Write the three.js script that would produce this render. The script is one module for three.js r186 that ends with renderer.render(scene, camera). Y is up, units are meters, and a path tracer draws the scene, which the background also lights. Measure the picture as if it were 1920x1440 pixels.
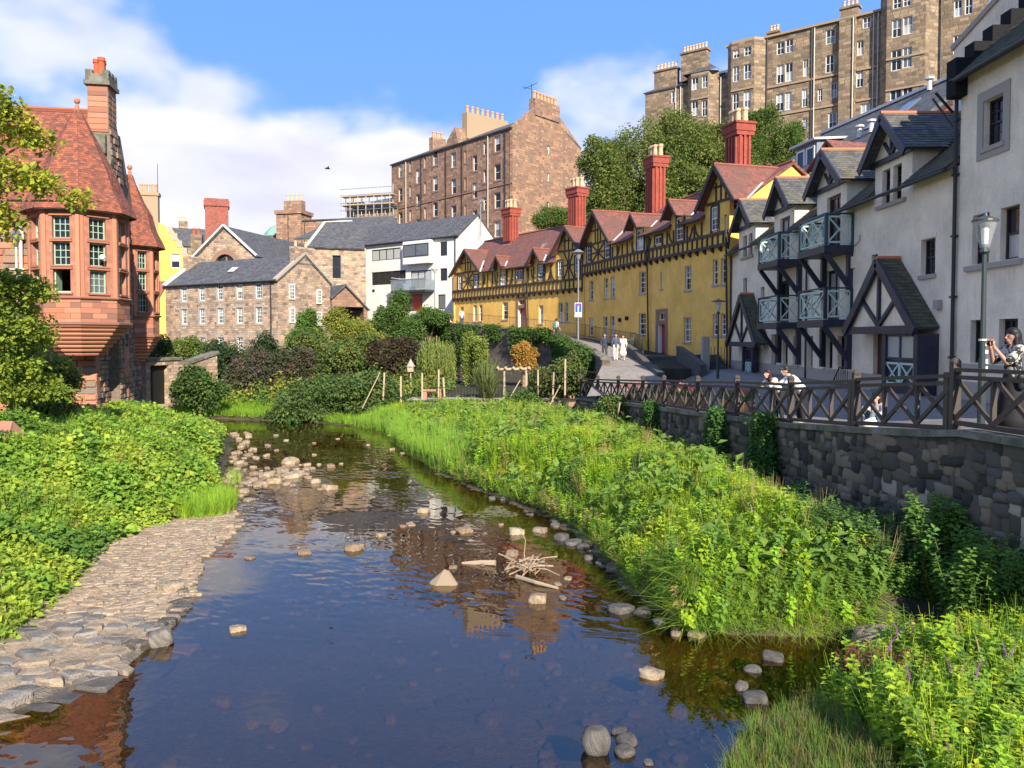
import * as THREE from 'three';
import { mergeGeometries, mergeVertices } from 'three/addons/utils/BufferGeometryUtils.js';
import { ConvexGeometry } from 'three/addons/geometries/ConvexGeometry.js';
import { MarchingCubes } from 'three/addons/objects/MarchingCubes.js';

// ---------------------------------------------------------------- camera, sky, sun, exposure
const scene = new THREE.Scene();
const EYE = 5.2;                                   // metres above the river surface (y = 0)
const camera = new THREE.PerspectiveCamera(2 * Math.atan(720 / 1480) * 180 / Math.PI, 4 / 3, 0.1, 1500);
camera.position.set(0, EYE, 0);
camera.rotation.x = -2 * Math.PI / 180;
camera.setViewOffset(1920, 1440, 0, 34, 1920, 1440);
scene.add(camera);
const renderer = new THREE.WebGLRenderer({ antialias: true });
renderer.toneMapping = THREE.LinearToneMapping;
renderer.toneMappingExposure = 2.15;
renderer.shadowMap.enabled = true;

const SUN_AZ = 25, SUN_EL = 38;                    // behind the camera, to the right
const sunDir = new THREE.Vector3(Math.cos(SUN_EL * Math.PI / 180) * Math.sin(SUN_AZ * Math.PI / 180), Math.sin(SUN_EL * Math.PI / 180), Math.cos(SUN_EL * Math.PI / 180) * Math.cos(SUN_AZ * Math.PI / 180));
const sun = new THREE.DirectionalLight(new THREE.Color(1.0, 0.90, 0.74), 4.1);
sun.position.copy(sunDir).multiplyScalar(200);
sun.castShadow = true;
sun.shadow.radius = 1;
sun.shadow.mapSize.set(4096, 4096);
Object.assign(sun.shadow.camera, { left: -90, right: 90, top: 90, bottom: -90, near: 1, far: 420 });
sun.target.position.set(0, 5, -50);
scene.add(sun, sun.target);

// ---------------------------------------------------------------- noise
function rng(seed) { let a = (seed * 2654435761) >>> 0; return () => { a = (a + 0x6D2B79F5) >>> 0; let t = a; t = Math.imul(t ^ (t >>> 15), t | 1); t ^= t + Math.imul(t ^ (t >>> 7), t | 61); return ((t ^ (t >>> 14)) >>> 0) / 4294967296; }; }
const hash3 = (x, y, z) => { let h = Math.imul(x, 374761393) ^ Math.imul(y, 668265263) ^ Math.imul(z, 2147483647 - 40503); h = Math.imul(h ^ (h >>> 13), 1274126177); h = Math.imul(h ^ (h >>> 16), 2246822519); return ((h ^ (h >>> 15)) >>> 0) / 4294967296; };
const sm = (t) => t * t * (3 - 2 * t);
const lerp = (a, b, t) => a + (b - a) * t;
const clamp = (x, a = 0, b = 1) => Math.min(b, Math.max(a, x));
const sstep = (a, b, x) => sm(clamp((x - a) / (b - a)));
function n2(x, y, seed = 0, per = 0) {            // value noise, periodic when per > 0
  let i = Math.floor(x), j = Math.floor(y); const fx = sm(x - i), fy = sm(y - j);
  const w = per ? (k) => ((k % per) + per) % per : (k) => k;
  const a = hash3(w(i), w(j), seed), b = hash3(w(i + 1), w(j), seed), c = hash3(w(i), w(j + 1), seed), d = hash3(w(i + 1), w(j + 1), seed);
  return lerp(lerp(a, b, fx), lerp(c, d, fx), fy);
}
function fbm(x, y, oct = 5, seed = 0, per = 0) { let s = 0, a = 0.5, t = 0; for (let o = 0; o < oct; o++) { s += a * n2(x, y, seed + o * 17, per); t += a; a *= 0.5; x *= 2; y *= 2; per *= 2; } return s / t; }
function n3(x, y, z, seed = 0) {
  const i = Math.floor(x), j = Math.floor(y), k = Math.floor(z), fx = sm(x - i), fy = sm(y - j), fz = sm(z - k);
  const g = (a, b, c) => hash3(i + a + seed * 131, j + b, k + c);
  return lerp(lerp(lerp(g(0, 0, 0), g(1, 0, 0), fx), lerp(g(0, 1, 0), g(1, 1, 0), fx), fy), lerp(lerp(g(0, 0, 1), g(1, 0, 1), fx), lerp(g(0, 1, 1), g(1, 1, 1), fx), fy), fz);
}
const fbm3 = (x, y, z, oct = 4, seed = 0) => { let s = 0, a = 0.5, t = 0; for (let o = 0; o < oct; o++) { s += a * n3(x, y, z, seed + o * 7); t += a; a *= 0.5; x *= 2.03; y *= 2.03; z *= 2.03; } return s / t; };

// clouds in direction (x, y, z): [cumulus, wisps, brightness]
const CLOUD = [15.48, 29.40, -6.66, 25.84];
function clouds(x, y, z) {
  const yy = Math.max(y, 0) + 0.10, px = x / yy, pz = z / yy, warp = fbm3(x * 5, y * 7, z * 5, 3, 9) - 0.5;
  const d = (0.75 * fbm3(x * 5.2 + warp + CLOUD[0], y * 13 + warp, z * 5.2 + CLOUD[1], 5, 3) + 0.25 * fbm3(x * 15 + warp * 2, y * 34, z * 15, 5, 61)) + 0.62 * (fbm3(x * 1.9 + CLOUD[2], 0, z * 1.9 + CLOUD[3], 2, 5) - 0.5), bank = sstep(0.34, 0.10, y);
  const cum = sstep(0.535, 0.69, d * (0.55 + 0.5 * bank) + 0.085 * bank);
  const wv = fbm(px * 1.3 + 5.3, pz * 0.9 + 1.9, 4, 21), w = 0.6 * fbm(px * 1.25 + wv * 0.9 + CLOUD[0] + 4.6, pz * 0.95 - wv * 0.7 + CLOUD[1] + 5.8, 7, 31) + 0.4 * fbm3(x * 9 + 3, y * 14, z * 9, 5, 51);
  return [cum, 0.8 * sstep(0.52, 0.70, w) * sstep(0.02, 0.2, y), 0.60 + 0.62 * fbm3(x * 7 + warp, y * 20 + 0.35 + warp, z * 7, 5, 41)];
}
// ---------------------------------------------------------------- sky: clear blue with wisps high up and a bank of cumulus low down, all the way round
{
  const W = 2048, H = 1024, data = new Float32Array(W * H * 4);
  for (let j = 0; j < H; j++) {
    const el = (j + 0.5) / H * Math.PI - Math.PI / 2, y = Math.sin(el), c = Math.cos(el);
    for (let i = 0; i < W; i++) {
      const az = ((i + 0.5) / W - 0.5) * 2 * Math.PI, x = c * Math.cos(az), z = c * Math.sin(az), o = (j * W + i) * 4;
      const t = clamp(y / 0.75);
      let r = lerp(0.185, 0.060, Math.pow(t, 0.5)), g = lerp(0.32, 0.168, Math.pow(t, 0.55)), b = lerp(0.56, 0.455, Math.pow(t, 0.8));
      if (y > -0.02) {
        const [cum, wisp, shade] = clouds(x, y, z), cl = [0.52 * shade, 0.52 * shade, 0.525 * shade], k = clamp(cum * 0.95 + wisp * (1 - cum * 0.8));
        r = lerp(r, cl[0], k); g = lerp(g, cl[1], k); b = lerp(b, Math.max(b * 0.98, cl[2]), k);
      } else { r = 0.085; g = 0.082; b = 0.06; }       // below the horizon: the colour of land
      data[o] = r; data[o + 1] = g; data[o + 2] = b; data[o + 3] = 1;
    }
  }
  const sky = new THREE.DataTexture(data, W, H, THREE.RGBAFormat, THREE.FloatType);
  sky.mapping = THREE.EquirectangularReflectionMapping; sky.magFilter = THREE.LinearFilter; sky.minFilter = THREE.LinearFilter; sky.needsUpdate = true;
  scene.background = sky; scene.environment = sky;
}

// ---------------------------------------------------------------- scene graph helpers
const taken = {}, baseOf = new Map();
function numbered(name) { const n = taken[name] = (taken[name] ?? -1) + 1; return n ? `${name}_${String(n).padStart(3, '0')}` : name; }
function thing(name, label, category, [x, y, z] = [0, 0, 0], turn = 0, group) {
  const o = new THREE.Group(); o.name = numbered(name); o.position.set(x, y, z); o.rotation.y = turn;
  o.userData = { label, category }; if (group) o.userData.group = group;
  baseOf.set(o, y); scene.add(o); return o;
}
/** A vertical front from plan point A to B as seen from outside: local x runs along it, z points out, y is measured from the river. */
function front(name, label, category, A, B, base, group) {
  return thing(name, label, category, [A[0], base, A[1]], Math.atan2(-(B[1] - A[1]), B[0] - A[0]), group);
}
function part(parent, name, geo, mat, opt = {}) {
  if (geo.build) geo = geo.build();
  const m = new THREE.Mesh(geo, mat); m.name = name; m.castShadow = m.receiveShadow = true;
  if (opt.at) m.position.set(...opt.at);
  if (opt.rot) m.rotation.set(...opt.rot);
  if (opt.kind) m.userData.kind = opt.kind;
  if (opt.label) m.userData.label = opt.label;
  if (baseOf.has(parent)) m.position.y -= baseOf.get(parent);
  parent.add(m); return m;
}
function solo(name, geo, mat, label, category, group, at) {
  if (geo.build) geo = geo.build();
  const m = new THREE.Mesh(geo, mat); m.name = numbered(name); m.castShadow = m.receiveShadow = true;
  m.userData = { label, category }; if (group) m.userData.group = group; if (at) m.position.set(...at);
  scene.add(m); return m;
}
function setting(name, geo, mat, kind = 'structure', label) {
  if (geo.build) geo = geo.build();
  const m = new THREE.Mesh(geo, mat); m.name = numbered(name); m.castShadow = m.receiveShadow = true; m.userData.kind = kind;
  if (label) m.userData.label = label; scene.add(m); return m;
}

// ---------------------------------------------------------------- mesh builder: flat faces, uv in metres along each face
const V = (x, y, z) => new THREE.Vector3(x, y, z);
class MB {
  constructor() { this.p = []; this.u = []; }
  tri(a, b, c) {
    const e1 = [b[0] - a[0], b[1] - a[1], b[2] - a[2]], e2 = [c[0] - a[0], c[1] - a[1], c[2] - a[2]];
    let n = [e1[1] * e2[2] - e1[2] * e2[1], e1[2] * e2[0] - e1[0] * e2[2], e1[0] * e2[1] - e1[1] * e2[0]];
    const l = Math.hypot(...n) || 1; n = n.map((v) => v / l);
    let t = Math.abs(n[1]) > 0.97 ? [1, 0, 0] : [n[2], 0, -n[0]]; const tl = Math.hypot(...t); t = t.map((v) => v / tl);
    const s = [n[1] * t[2] - n[2] * t[1], n[2] * t[0] - n[0] * t[2], n[0] * t[1] - n[1] * t[0]];
    for (const q of [a, b, c]) { this.p.push(q[0], q[1], q[2]); this.u.push(q[0] * t[0] + q[1] * t[1] + q[2] * t[2], q[0] * s[0] + q[1] * s[1] + q[2] * s[2]); }
    return this;
  }
  quad(a, b, c, d) { return this.tri(a, b, c).tri(a, c, d); }
  hexa(b, t) { // bottom ring of 4, top ring of 4 (counter-clockwise from above)
    this.quad(b[3], b[2], b[1], b[0]).quad(t[0], t[1], t[2], t[3]);
    for (let i = 0; i < 4; i++) { const j = (i + 1) % 4; this.quad(b[i], b[j], t[j], t[i]); }
    return this;
  }
  box(x0, x1, y0, y1, z0, z1) { return this.hexa([[x0, y0, z1], [x1, y0, z1], [x1, y0, z0], [x0, y0, z0]], [[x0, y1, z1], [x1, y1, z1], [x1, y1, z0], [x0, y1, z0]]); }
  /** bar from p to q, w wide (across, horizontal-ish), h deep; across = direction of w */
  bar(p, q, w, h, across) {
    const P = V(...p), Q = V(...q), d = Q.clone().sub(P).normalize();
    let a = across ? V(...across) : (Math.abs(d.y) > 0.99 ? V(1, 0, 0) : V(0, 1, 0).cross(d)); a.addScaledVector(d, -a.dot(d)).normalize();
    const b = d.clone().cross(a), k = (c, i, j) => { const v = c.clone().addScaledVector(a, i * w / 2).addScaledVector(b, j * h / 2); return [v.x, v.y, v.z]; };
    return this.hexa([k(P, -1, -1), k(P, 1, -1), k(P, 1, 1), k(P, -1, 1)].reverse(), [k(Q, -1, -1), k(Q, 1, -1), k(Q, 1, 1), k(Q, -1, 1)].reverse());
  }
  /** polygon pts (counter-clockwise, local xy) with holes, from z0 (back) to z1 (front) */
  prism(pts, z0, z1, holes = []) {
    const c = pts.map((p) => new THREE.Vector2(...p)), hs = holes.map((h) => h.map((p) => new THREE.Vector2(...p)));
    if (THREE.ShapeUtils.isClockWise(c)) c.reverse();
    for (const h of hs) if (!THREE.ShapeUtils.isClockWise(h)) h.reverse();
    const all = [c, ...hs].flat();
    for (const [i, j, k] of THREE.ShapeUtils.triangulateShape(c, hs)) {
      const A = all[i], B = all[j], C = all[k];
      this.tri([A.x, A.y, z1], [B.x, B.y, z1], [C.x, C.y, z1]).tri([C.x, C.y, z0], [B.x, B.y, z0], [A.x, A.y, z0]);
    }
    for (const ring of [c, ...hs]) for (let i = 0; i < ring.length; i++) { const A = ring[i], B = ring[(i + 1) % ring.length]; this.quad([A.x, A.y, z0], [B.x, B.y, z0], [B.x, B.y, z1], [A.x, A.y, z1]); }
    return this;
  }
  /** sheet a b c d (counter-clockwise from its upper side) with thickness th downwards along its normal */
  slab(a, b, c, d, th) {
    const n = V(...b).sub(V(...a)).cross(V(...d).sub(V(...a))).normalize().multiplyScalar(-th), k = (p) => [p[0] + n.x, p[1] + n.y, p[2] + n.z];
    return this.hexa([k(a), k(b), k(c), k(d)], [a, b, c, d]);
  }
  cyl(p, q, r0, r1, n = 8, cap = true) {
    const P = V(...p), Q = V(...q), d = Q.clone().sub(P).normalize(), a = (Math.abs(d.y) > 0.9 ? V(1, 0, 0) : V(0, 1, 0)).cross(d).normalize(), b = d.clone().cross(a);
    const k = (c, r, i) => { const t = i / n * 2 * Math.PI, v = c.clone().addScaledVector(a, Math.cos(t) * r).addScaledVector(b, Math.sin(t) * r); return [v.x, v.y, v.z]; };
    for (let i = 0; i < n; i++) {
      this.quad(k(P, r0, i), k(P, r0, i + 1), k(Q, r1, i + 1), k(Q, r1, i));
      if (cap) { this.tri(k(Q, r1, i), k(Q, r1, i + 1), [Q.x, Q.y, Q.z]); this.tri(k(P, r0, i + 1), k(P, r0, i), [P.x, P.y, P.z]); }
    }
    return this;
  }
  lathe(profile, n, cx = 0, cz = 0, a0 = 0) { // [[r, y], ...] bottom to top
    const k = ([r, y], i) => { const t = a0 + i / n * 2 * Math.PI; return [cx + r * Math.sin(t), y, cz + r * Math.cos(t)]; };
    for (let j = 0; j + 1 < profile.length; j++) for (let i = 0; i < n; i++) {
      const A = k(profile[j], i), B = k(profile[j], i + 1), C = k(profile[j + 1], i + 1), D = k(profile[j + 1], i);
      if (profile[j][0] > 1e-6) this.tri(A, B, C); if (profile[j + 1][0] > 1e-6) this.tri(A, C, D);
    }
    return this;
  }
  tube(pts, r0, r1, n = 6) { for (let i = 0; i + 1 < pts.length; i++) { const t0 = i / (pts.length - 1), t1 = (i + 1) / (pts.length - 1); this.cyl(pts[i], pts[i + 1], lerp(r0, r1, t0), lerp(r0, r1, t1), n, i === 0 || i + 2 === pts.length); } return this; }
  build(smooth) {
    const g = new THREE.BufferGeometry(); g.setAttribute('position', new THREE.Float32BufferAttribute(this.p, 3)); g.setAttribute('uv', new THREE.Float32BufferAttribute(this.u, 2));
    if (smooth) { g.deleteAttribute('uv'); const m = mergeVertices(g, 1e-4); m.computeVertexNormals(); return m; }
    return g;
  }
}
const box = (...a) => new MB().box(...a);
const rect = (x0, x1, y0, y1) => [[x0, y0], [x1, y0], [x1, y1], [x0, y1]];

// ---------------------------------------------------------------- textures and materials
function dataTex(size, fn, srgb = true, w = size, h = size) {
  const d = new Uint8Array(w * h * 4);
  for (let j = 0; j < h; j++) for (let i = 0; i < w; i++) { const c = fn(i / w, j / h), o = (j * w + i) * 4; d[o] = clamp(c[0]) * 255; d[o + 1] = clamp(c[1]) * 255; d[o + 2] = clamp(c[2]) * 255; d[o + 3] = 255; }
  const t = new THREE.DataTexture(d, w, h); t.wrapS = t.wrapT = THREE.RepeatWrapping; t.magFilter = THREE.LinearFilter; t.minFilter = THREE.LinearMipmapLinearFilter; t.generateMipmaps = true;
  if (srgb) t.colorSpace = THREE.SRGBColorSpace; t.needsUpdate = true; return t;
}
const scaled = (t, metres) => { t.repeat.set(1 / metres, 1 / metres); return t; };
const toS = (x) => Math.pow(clamp(x), 1 / 2.2);
/** mottled surface: base linear colour c varied by layered noise between factors lo..hi, with optional blotches of a second colour */
function mottle(c, lo, hi, metres, o = {}) {
  const { seed = 1, freq = 6, c2, amount = 0, sx = 1, sy = 1, size = 512 } = o;
  return scaled(dataTex(size, (u, v) => {
    const a = fbm(u * freq * sx, v * freq * sy, 5, seed, sx === 1 && sy === 1 ? freq : 0), b = n2(u * 128, v * 128, seed + 5, 128), e = fbm(u * 4, v * 4, 4, seed + 9, 4);
    const st = o.streak ? 1 - o.streak * sstep(0.52, 0.72, fbm(u * 48, v * 6, 4, seed + 13, 0)) * sstep(0.35, 0.6, fbm(u * 5, v * 5, 2, seed + 14, 5)) : 1, k = st * lerp(lo, hi, clamp(0.5 + (a - 0.5) * 1.7)) * (0.93 + 0.14 * b), m = c2 ? amount * sstep(0.48, 0.66, e) : 0;
    return [0, 1, 2].map((i) => toS(lerp(c[i], c2 ? c2[i] : c[i], m) * k));
  }), metres);
}
/** far masonry, stones too small to tell apart: courses of uneven blocks in several tones; returns {map, bump} */
function masonry(tones, mortar, metres, rows, cols, o = {}) {
  const { seed = 1, size = 512, joint = 0.06, jitter = 0.5, dirt = 0.35, dirtC = [0.06, 0.05, 0.045] } = o, R = rng(seed);
  const lines = Array.from({ length: rows }, () => { const n = Math.max(2, Math.round(cols * (0.75 + 0.5 * R()))), cuts = Array.from({ length: n }, (_, i) => (i + (R() - 0.5) * jitter) / n); return cuts.map((x) => ({ x, t: tones[Math.floor(R() * tones.length)], k: 0.78 + 0.44 * R(), dy: (R() - 0.5) * 0.2 })); });
  const at = (u, v) => {
    const wob = (n2(u * 40, v * 40, seed + 3, 40) - 0.5) * 0.010; v = ((v + wob) % 1 + 1) % 1; u = ((u + wob) % 1 + 1) % 1;
    const r = Math.floor(v * rows), fy = v * rows - r, L = lines[r]; let k = L.length - 1; for (let i = 0; i < L.length; i++) if (u >= L[i].x && (i + 1 === L.length || u < L[i + 1].x)) { k = i; break; }
    if (u < L[0].x) k = L.length - 1;
    const s = L[k], nx = L[(k + 1) % L.length].x + (k + 1 === L.length ? 1 : 0), du = u < s.x ? u + 1 : u, w = (nx - s.x), fx = (du - s.x) / w;
    const e = Math.min(fx * w * cols, (1 - fx) * w * cols, fy * 1.0, 1 - fy);
    return { s, j: sstep(joint * 0.4, joint * 1.4, e) };
  };
  const map = dataTex(size, (u, v) => {
    const { s, j } = at(u, v), g = 0.80 + 0.4 * fbm(u * 48, v * 48, 3, seed + 21, 48), d = dirt * sstep(0.45, 0.7, fbm(u * 5, v * 5, 4, seed + 31, 5));
    return [0, 1, 2].map((i) => toS(lerp(lerp(mortar[i], s.t[i] * s.k * g, j), dirtC[i], d)));
  });
  const bump = dataTex(size, (u, v) => { const { s, j } = at(u, v), h = j * (0.55 + 0.25 * (s.k - 0.78) / 0.44 + 0.25 * fbm(u * 60, v * 60, 3, seed + 41, 60)); return [h, h, h]; }, false);
  return { map: scaled(map, metres), bump: scaled(bump, metres) };
}
function std(o) { return new THREE.MeshStandardMaterial({ roughness: 0.85, metalness: 0, side: THREE.DoubleSide, ...o }); }
const lin = (r, g, b) => new THREE.Color().setRGB(r, g, b);
const plain = (r, g, b, rough = 0.7, o = {}) => std({ color: lin(r, g, b), roughness: rough, ...o });
const grain = scaled(dataTex(256, (u, v) => { const h = fbm(u * 24, v * 24, 4, 77, 24); return [h, h, h]; }, false), 0.6);
const withStone = ({ map, bump }, d = 0.02, rough = 0.92) => std({ map, bumpMap: bump, bumpScale: d, roughness: rough });
const M = {
  harl: std({ map: mottle([0.88, 0.745, 0.57], 0.88, 1.06, 4.3, { seed: 4, freq: 9, c2: [0.74, 0.63, 0.48], amount: 0.5, streak: 0.09 }), bumpMap: grain, bumpScale: 0.006, roughness: 0.95 }),
  whiteRender: std({ map: mottle([0.76, 0.745, 0.70], 0.92, 1.04, 5.0, { seed: 6, freq: 7, c2: [0.66, 0.64, 0.58], amount: 0.5 }), roughness: 0.9 }),
  yellow: std({ map: mottle([0.90, 0.54, 0.125], 0.86, 1.08, 6.3, { seed: 7, freq: 8, c2: [0.80, 0.46, 0.09], amount: 0.55, streak: 0.1 }), bumpMap: grain, bumpScale: 0.004, roughness: 0.93 }),
  yellowPanel: std({ map: mottle([0.88, 0.54, 0.11], 0.86, 1.08, 4.1, { seed: 8, freq: 8, c2: [0.64, 0.37, 0.10], amount: 0.5 }), roughness: 0.93 }),
  timber: std({ map: mottle([0.050, 0.032, 0.024], 0.6, 1.5, 1.7, { seed: 9, freq: 8, size: 256 }), roughness: 0.7 }),
  navy: std({ map: mottle([0.016, 0.019, 0.036], 0.7, 1.4, 1.7, { seed: 10, freq: 8, size: 256 }), roughness: 0.5 }),
  sage: plain(0.46, 0.60, 0.52, 0.5), teal: plain(0.03, 0.075, 0.085, 0.5),
  whitePaint: plain(0.80, 0.80, 0.77, 0.5), brownFrame: plain(0.035, 0.018, 0.015, 0.5), blackFrame: plain(0.015, 0.015, 0.018, 0.45), greenFrame: plain(0.36, 0.52, 0.40, 0.5), greyFrame: plain(0.03, 0.035, 0.042, 0.4), slateBlue: plain(0.16, 0.20, 0.25, 0.5),
  redDoor: plain(0.34, 0.020, 0.032, 0.4), scarletDoor: plain(0.62, 0.07, 0.03, 0.4), maroonDoor: plain(0.06, 0.012, 0.012, 0.35),
  glass: new THREE.MeshPhysicalMaterial({ color: lin(0.018, 0.021, 0.025), roughness: 0.05, ior: 1.5, side: THREE.DoubleSide }),
  glassBlind: new THREE.MeshPhysicalMaterial({ color: lin(0.42, 0.42, 0.40), roughness: 0.35, clearcoat: 1, clearcoatRoughness: 0.04, side: THREE.DoubleSide }),
  glassGrey: new THREE.MeshPhysicalMaterial({ color: lin(0.11, 0.12, 0.13), roughness: 0.3, clearcoat: 1, clearcoatRoughness: 0.04, side: THREE.DoubleSide }),
  slate: std({ map: (() => { const R = 24, C = 12; return scaled(dataTex(512, (u, v) => { const r = Math.floor(v * R), fy = v * R - r, x = u * C + (r % 2) * 0.5, c = ((Math.floor(x) % C) + C) % C, k = 0.6 + 0.75 * hash3(r, c, 5), e = sstep(0.0, 0.14, fy) * sstep(0.0, 0.05, Math.min(x % 1, 1 - x % 1)), g = 0.8 + 0.4 * fbm(u * 32, v * 32, 3, 3, 32); const w = 0.25 * sstep(0.5, 0.7, fbm(u * 5, v * 5, 4, 8, 5)); return [0.088, 0.088, 0.092].map((q, i) => toS(lerp(q * k * g, [0.14, 0.13, 0.10][i], w) * (0.35 + 0.65 * e))); }), 4.6); })(), roughness: 0.7 }),
  redRoof: std({ map: (() => { const R = 26, C = 22; return scaled(dataTex(512, (u, v) => { const r = Math.floor(v * R), fy = v * R - r, x = u * C + (r % 2) * 0.5, c = ((Math.floor(x) % C) + C) % C, k = 0.72 + 0.5 * hash3(r, c, 7), e = sstep(0.0, 0.2, fy) * sstep(0, 0.06, Math.min(x % 1, 1 - x % 1)), w = 0.62 * sstep(0.42, 0.68, fbm(u * 4, v * 4, 4, 12, 4)); return [0.215, 0.078, 0.058].map((q, i) => toS(lerp(q * k, [0.13, 0.068, 0.052][i], w) * (0.5 + 0.5 * e))); }), 4.4); })(), roughness: 0.88 }),
  redRoofPlain: std({ map: mottle([0.29, 0.09, 0.06], 0.8, 1.15, 2.7, { seed: 13, freq: 9 }), roughness: 0.85 }),
  tile: [[0.27, 0.085, 0.050], [0.33, 0.105, 0.058], [0.21, 0.074, 0.048], [0.155, 0.064, 0.046]].map((c, i) => plain(...c, 0.88)),
  orangeTile: plain(0.60, 0.20, 0.09, 0.85), ridgeTile: plain(0.50, 0.17, 0.08, 0.85),
  slates: [[0.090, 0.092, 0.095], [0.125, 0.120, 0.110], [0.070, 0.072, 0.077], [0.105, 0.100, 0.066], [0.14, 0.125, 0.10]].map((c) => plain(...c, 0.75)),
  mossSlates: [[0.085, 0.078, 0.040], [0.105, 0.094, 0.045], [0.062, 0.058, 0.036], [0.075, 0.072, 0.055]].map((c) => plain(...c, 0.9)),
  sandstone: std({ map: mottle([0.43, 0.185, 0.115], 0.74, 1.12, 1.9, { seed: 14, freq: 8, c2: [0.33, 0.15, 0.10], amount: 0.6 }), bumpMap: grain, bumpScale: 0.006, roughness: 0.93 }),
  sandstones: [[0.45, 0.185, 0.108], [0.40, 0.158, 0.092], [0.49, 0.215, 0.128], [0.33, 0.145, 0.095], [0.44, 0.205, 0.13], [0.25, 0.125, 0.09]].map((c, i) => std({ color: lin(...c), roughness: 0.93, bumpMap: grain, bumpScale: 0.005 })),
  rubbles: [[0.26, 0.185, 0.135], [0.20, 0.150, 0.120], [0.31, 0.205, 0.135], [0.17, 0.145, 0.125], [0.36, 0.20, 0.125], [0.23, 0.19, 0.155]].map((c) => std({ color: lin(...c), roughness: 0.95, bumpMap: grain, bumpScale: 0.015 })),
  mortar: std({ map: mottle([0.20, 0.155, 0.12], 0.7, 1.2, 1.3, { seed: 15, freq: 10, size: 256 }), roughness: 0.98 }),
  potClay: plain(0.55, 0.30, 0.16, 0.85), potRed: plain(0.50, 0.10, 0.04, 0.8), potBuff: plain(0.60, 0.42, 0.26, 0.85),
  brickRed: withStone(masonry([[0.36, 0.095, 0.065], [0.30, 0.08, 0.06], [0.40, 0.12, 0.08]], [0.22, 0.11, 0.09], 2.2, 28, 12, { seed: 21, dirt: 0.2 }), 0.01),
  chimneyRed: std({ map: mottle([0.32, 0.062, 0.040], 0.8, 1.2, 1.9, { seed: 16, freq: 9, c2: [0.26, 0.05, 0.035], amount: 0.6, size: 256 }), roughness: 0.85 }),
  flats: withStone(masonry([[0.47, 0.335, 0.215], [0.37, 0.265, 0.185], [0.29, 0.225, 0.18], [0.52, 0.33, 0.215], [0.43, 0.33, 0.24], [0.24, 0.17, 0.14]], [0.36, 0.28, 0.21], 4.6, 20, 9, { seed: 22, dirt: 0.22, jitter: 0.9 }), 0.03),
  tenGable: withStone(masonry([[0.37, 0.215, 0.135], [0.31, 0.18, 0.115], [0.41, 0.245, 0.15], [0.26, 0.155, 0.11]], [0.29, 0.185, 0.125], 5.6, 18, 8, { seed: 24, dirt: 0.3, dirtC: [0.20, 0.15, 0.11], jitter: 0.8 }), 0.03),
  upper: withStone(masonry([[0.30, 0.215, 0.135], [0.25, 0.18, 0.115], [0.35, 0.255, 0.16], [0.20, 0.15, 0.105]], [0.22, 0.165, 0.11], 6.0, 16, 7, { seed: 25, dirt: 0.4, jitter: 0.4 }), 0.02),
  upperTrim: plain(0.36, 0.265, 0.17, 0.9), stoneTrim: plain(0.38, 0.33, 0.28, 0.92), trimBrown: plain(0.27, 0.16, 0.11, 0.92), leadWhite: plain(0.62, 0.62, 0.60, 0.6),
  coping: std({ map: mottle([0.20, 0.185, 0.155], 0.6, 1.25, 2.1, { seed: 17, freq: 9, c2: [0.10, 0.105, 0.06], amount: 0.7, size: 256 }), bumpMap: grain, bumpScale: 0.01, roughness: 0.95 }),
  wallStones: [[0.062, 0.051, 0.040], [0.080, 0.064, 0.048], [0.046, 0.041, 0.036], [0.10, 0.078, 0.056], [0.13, 0.10, 0.068], [0.070, 0.056, 0.042], [0.042, 0.036, 0.031], [0.055, 0.046, 0.036]].map((c, i) => std({ map: mottle(c, 0.4, 1.9, 0.8, { seed: 60 + i, freq: 8, size: 128, c2: [0.12, 0.11, 0.085], amount: 0.5 }), bumpMap: grain, bumpScale: 0.035, roughness: 0.95 })),
  paleStone: std({ map: mottle([0.30, 0.27, 0.215], 0.7, 1.2, 0.8, { seed: 70, freq: 8, size: 128 }), roughness: 0.95 }),
  wallCore: std({ map: mottle([0.078, 0.067, 0.054], 0.6, 1.4, 1.5, { seed: 18, freq: 12, size: 256 }), roughness: 1 }),
  asphalt: std({ map: mottle([0.20, 0.185, 0.17], 0.85, 1.12, 2.6, { seed: 19, freq: 12 }), roughness: 0.95 }),
  laneStone: std({ map: mottle([0.27, 0.235, 0.20], 0.8, 1.15, 2.4, { seed: 20, freq: 12 }), roughness: 0.95 }),
  stepStone: std({ map: mottle([0.085, 0.078, 0.070], 0.7, 1.3, 1.4, { seed: 26, freq: 9, size: 256 }), roughness: 0.95 }),
  gravel: std({ map: mottle([0.42, 0.36, 0.28], 0.75, 1.2, 1.6, { seed: 27, freq: 16, size: 256 }), roughness: 1 }),
  fenceWood: std({ map: scaled(dataTex(256, (u, v) => { const g = fbm(u * 40, v * 4, 4, 33), k = 0.65 + 0.7 * g; return [0.062, 0.045, 0.036].map((q) => toS(q * k)); }), 0.9), roughness: 0.62 }),
  stakeWood: plain(0.42, 0.33, 0.22, 0.9), driftWood: plain(0.36, 0.27, 0.18, 0.9), twig: plain(0.30, 0.20, 0.12, 0.95),
  iron: plain(0.018, 0.018, 0.02, 0.5, { metalness: 0.4 }), rail: plain(0.10, 0.085, 0.07, 0.6), lampGreen: plain(0.035, 0.050, 0.052, 0.45), steel: plain(0.34, 0.36, 0.38, 0.45, { metalness: 0.6 }), pipe: plain(0.02, 0.02, 0.022, 0.5), pipeWhite: plain(0.55, 0.52, 0.45, 0.6),
  blackSlate: new THREE.MeshPhysicalMaterial({ color: lin(0.022, 0.022, 0.024), roughness: 1, specularIntensity: 0.2, side: THREE.DoubleSide }),
  copper: plain(0.20, 0.36, 0.30, 0.8),
};
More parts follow.
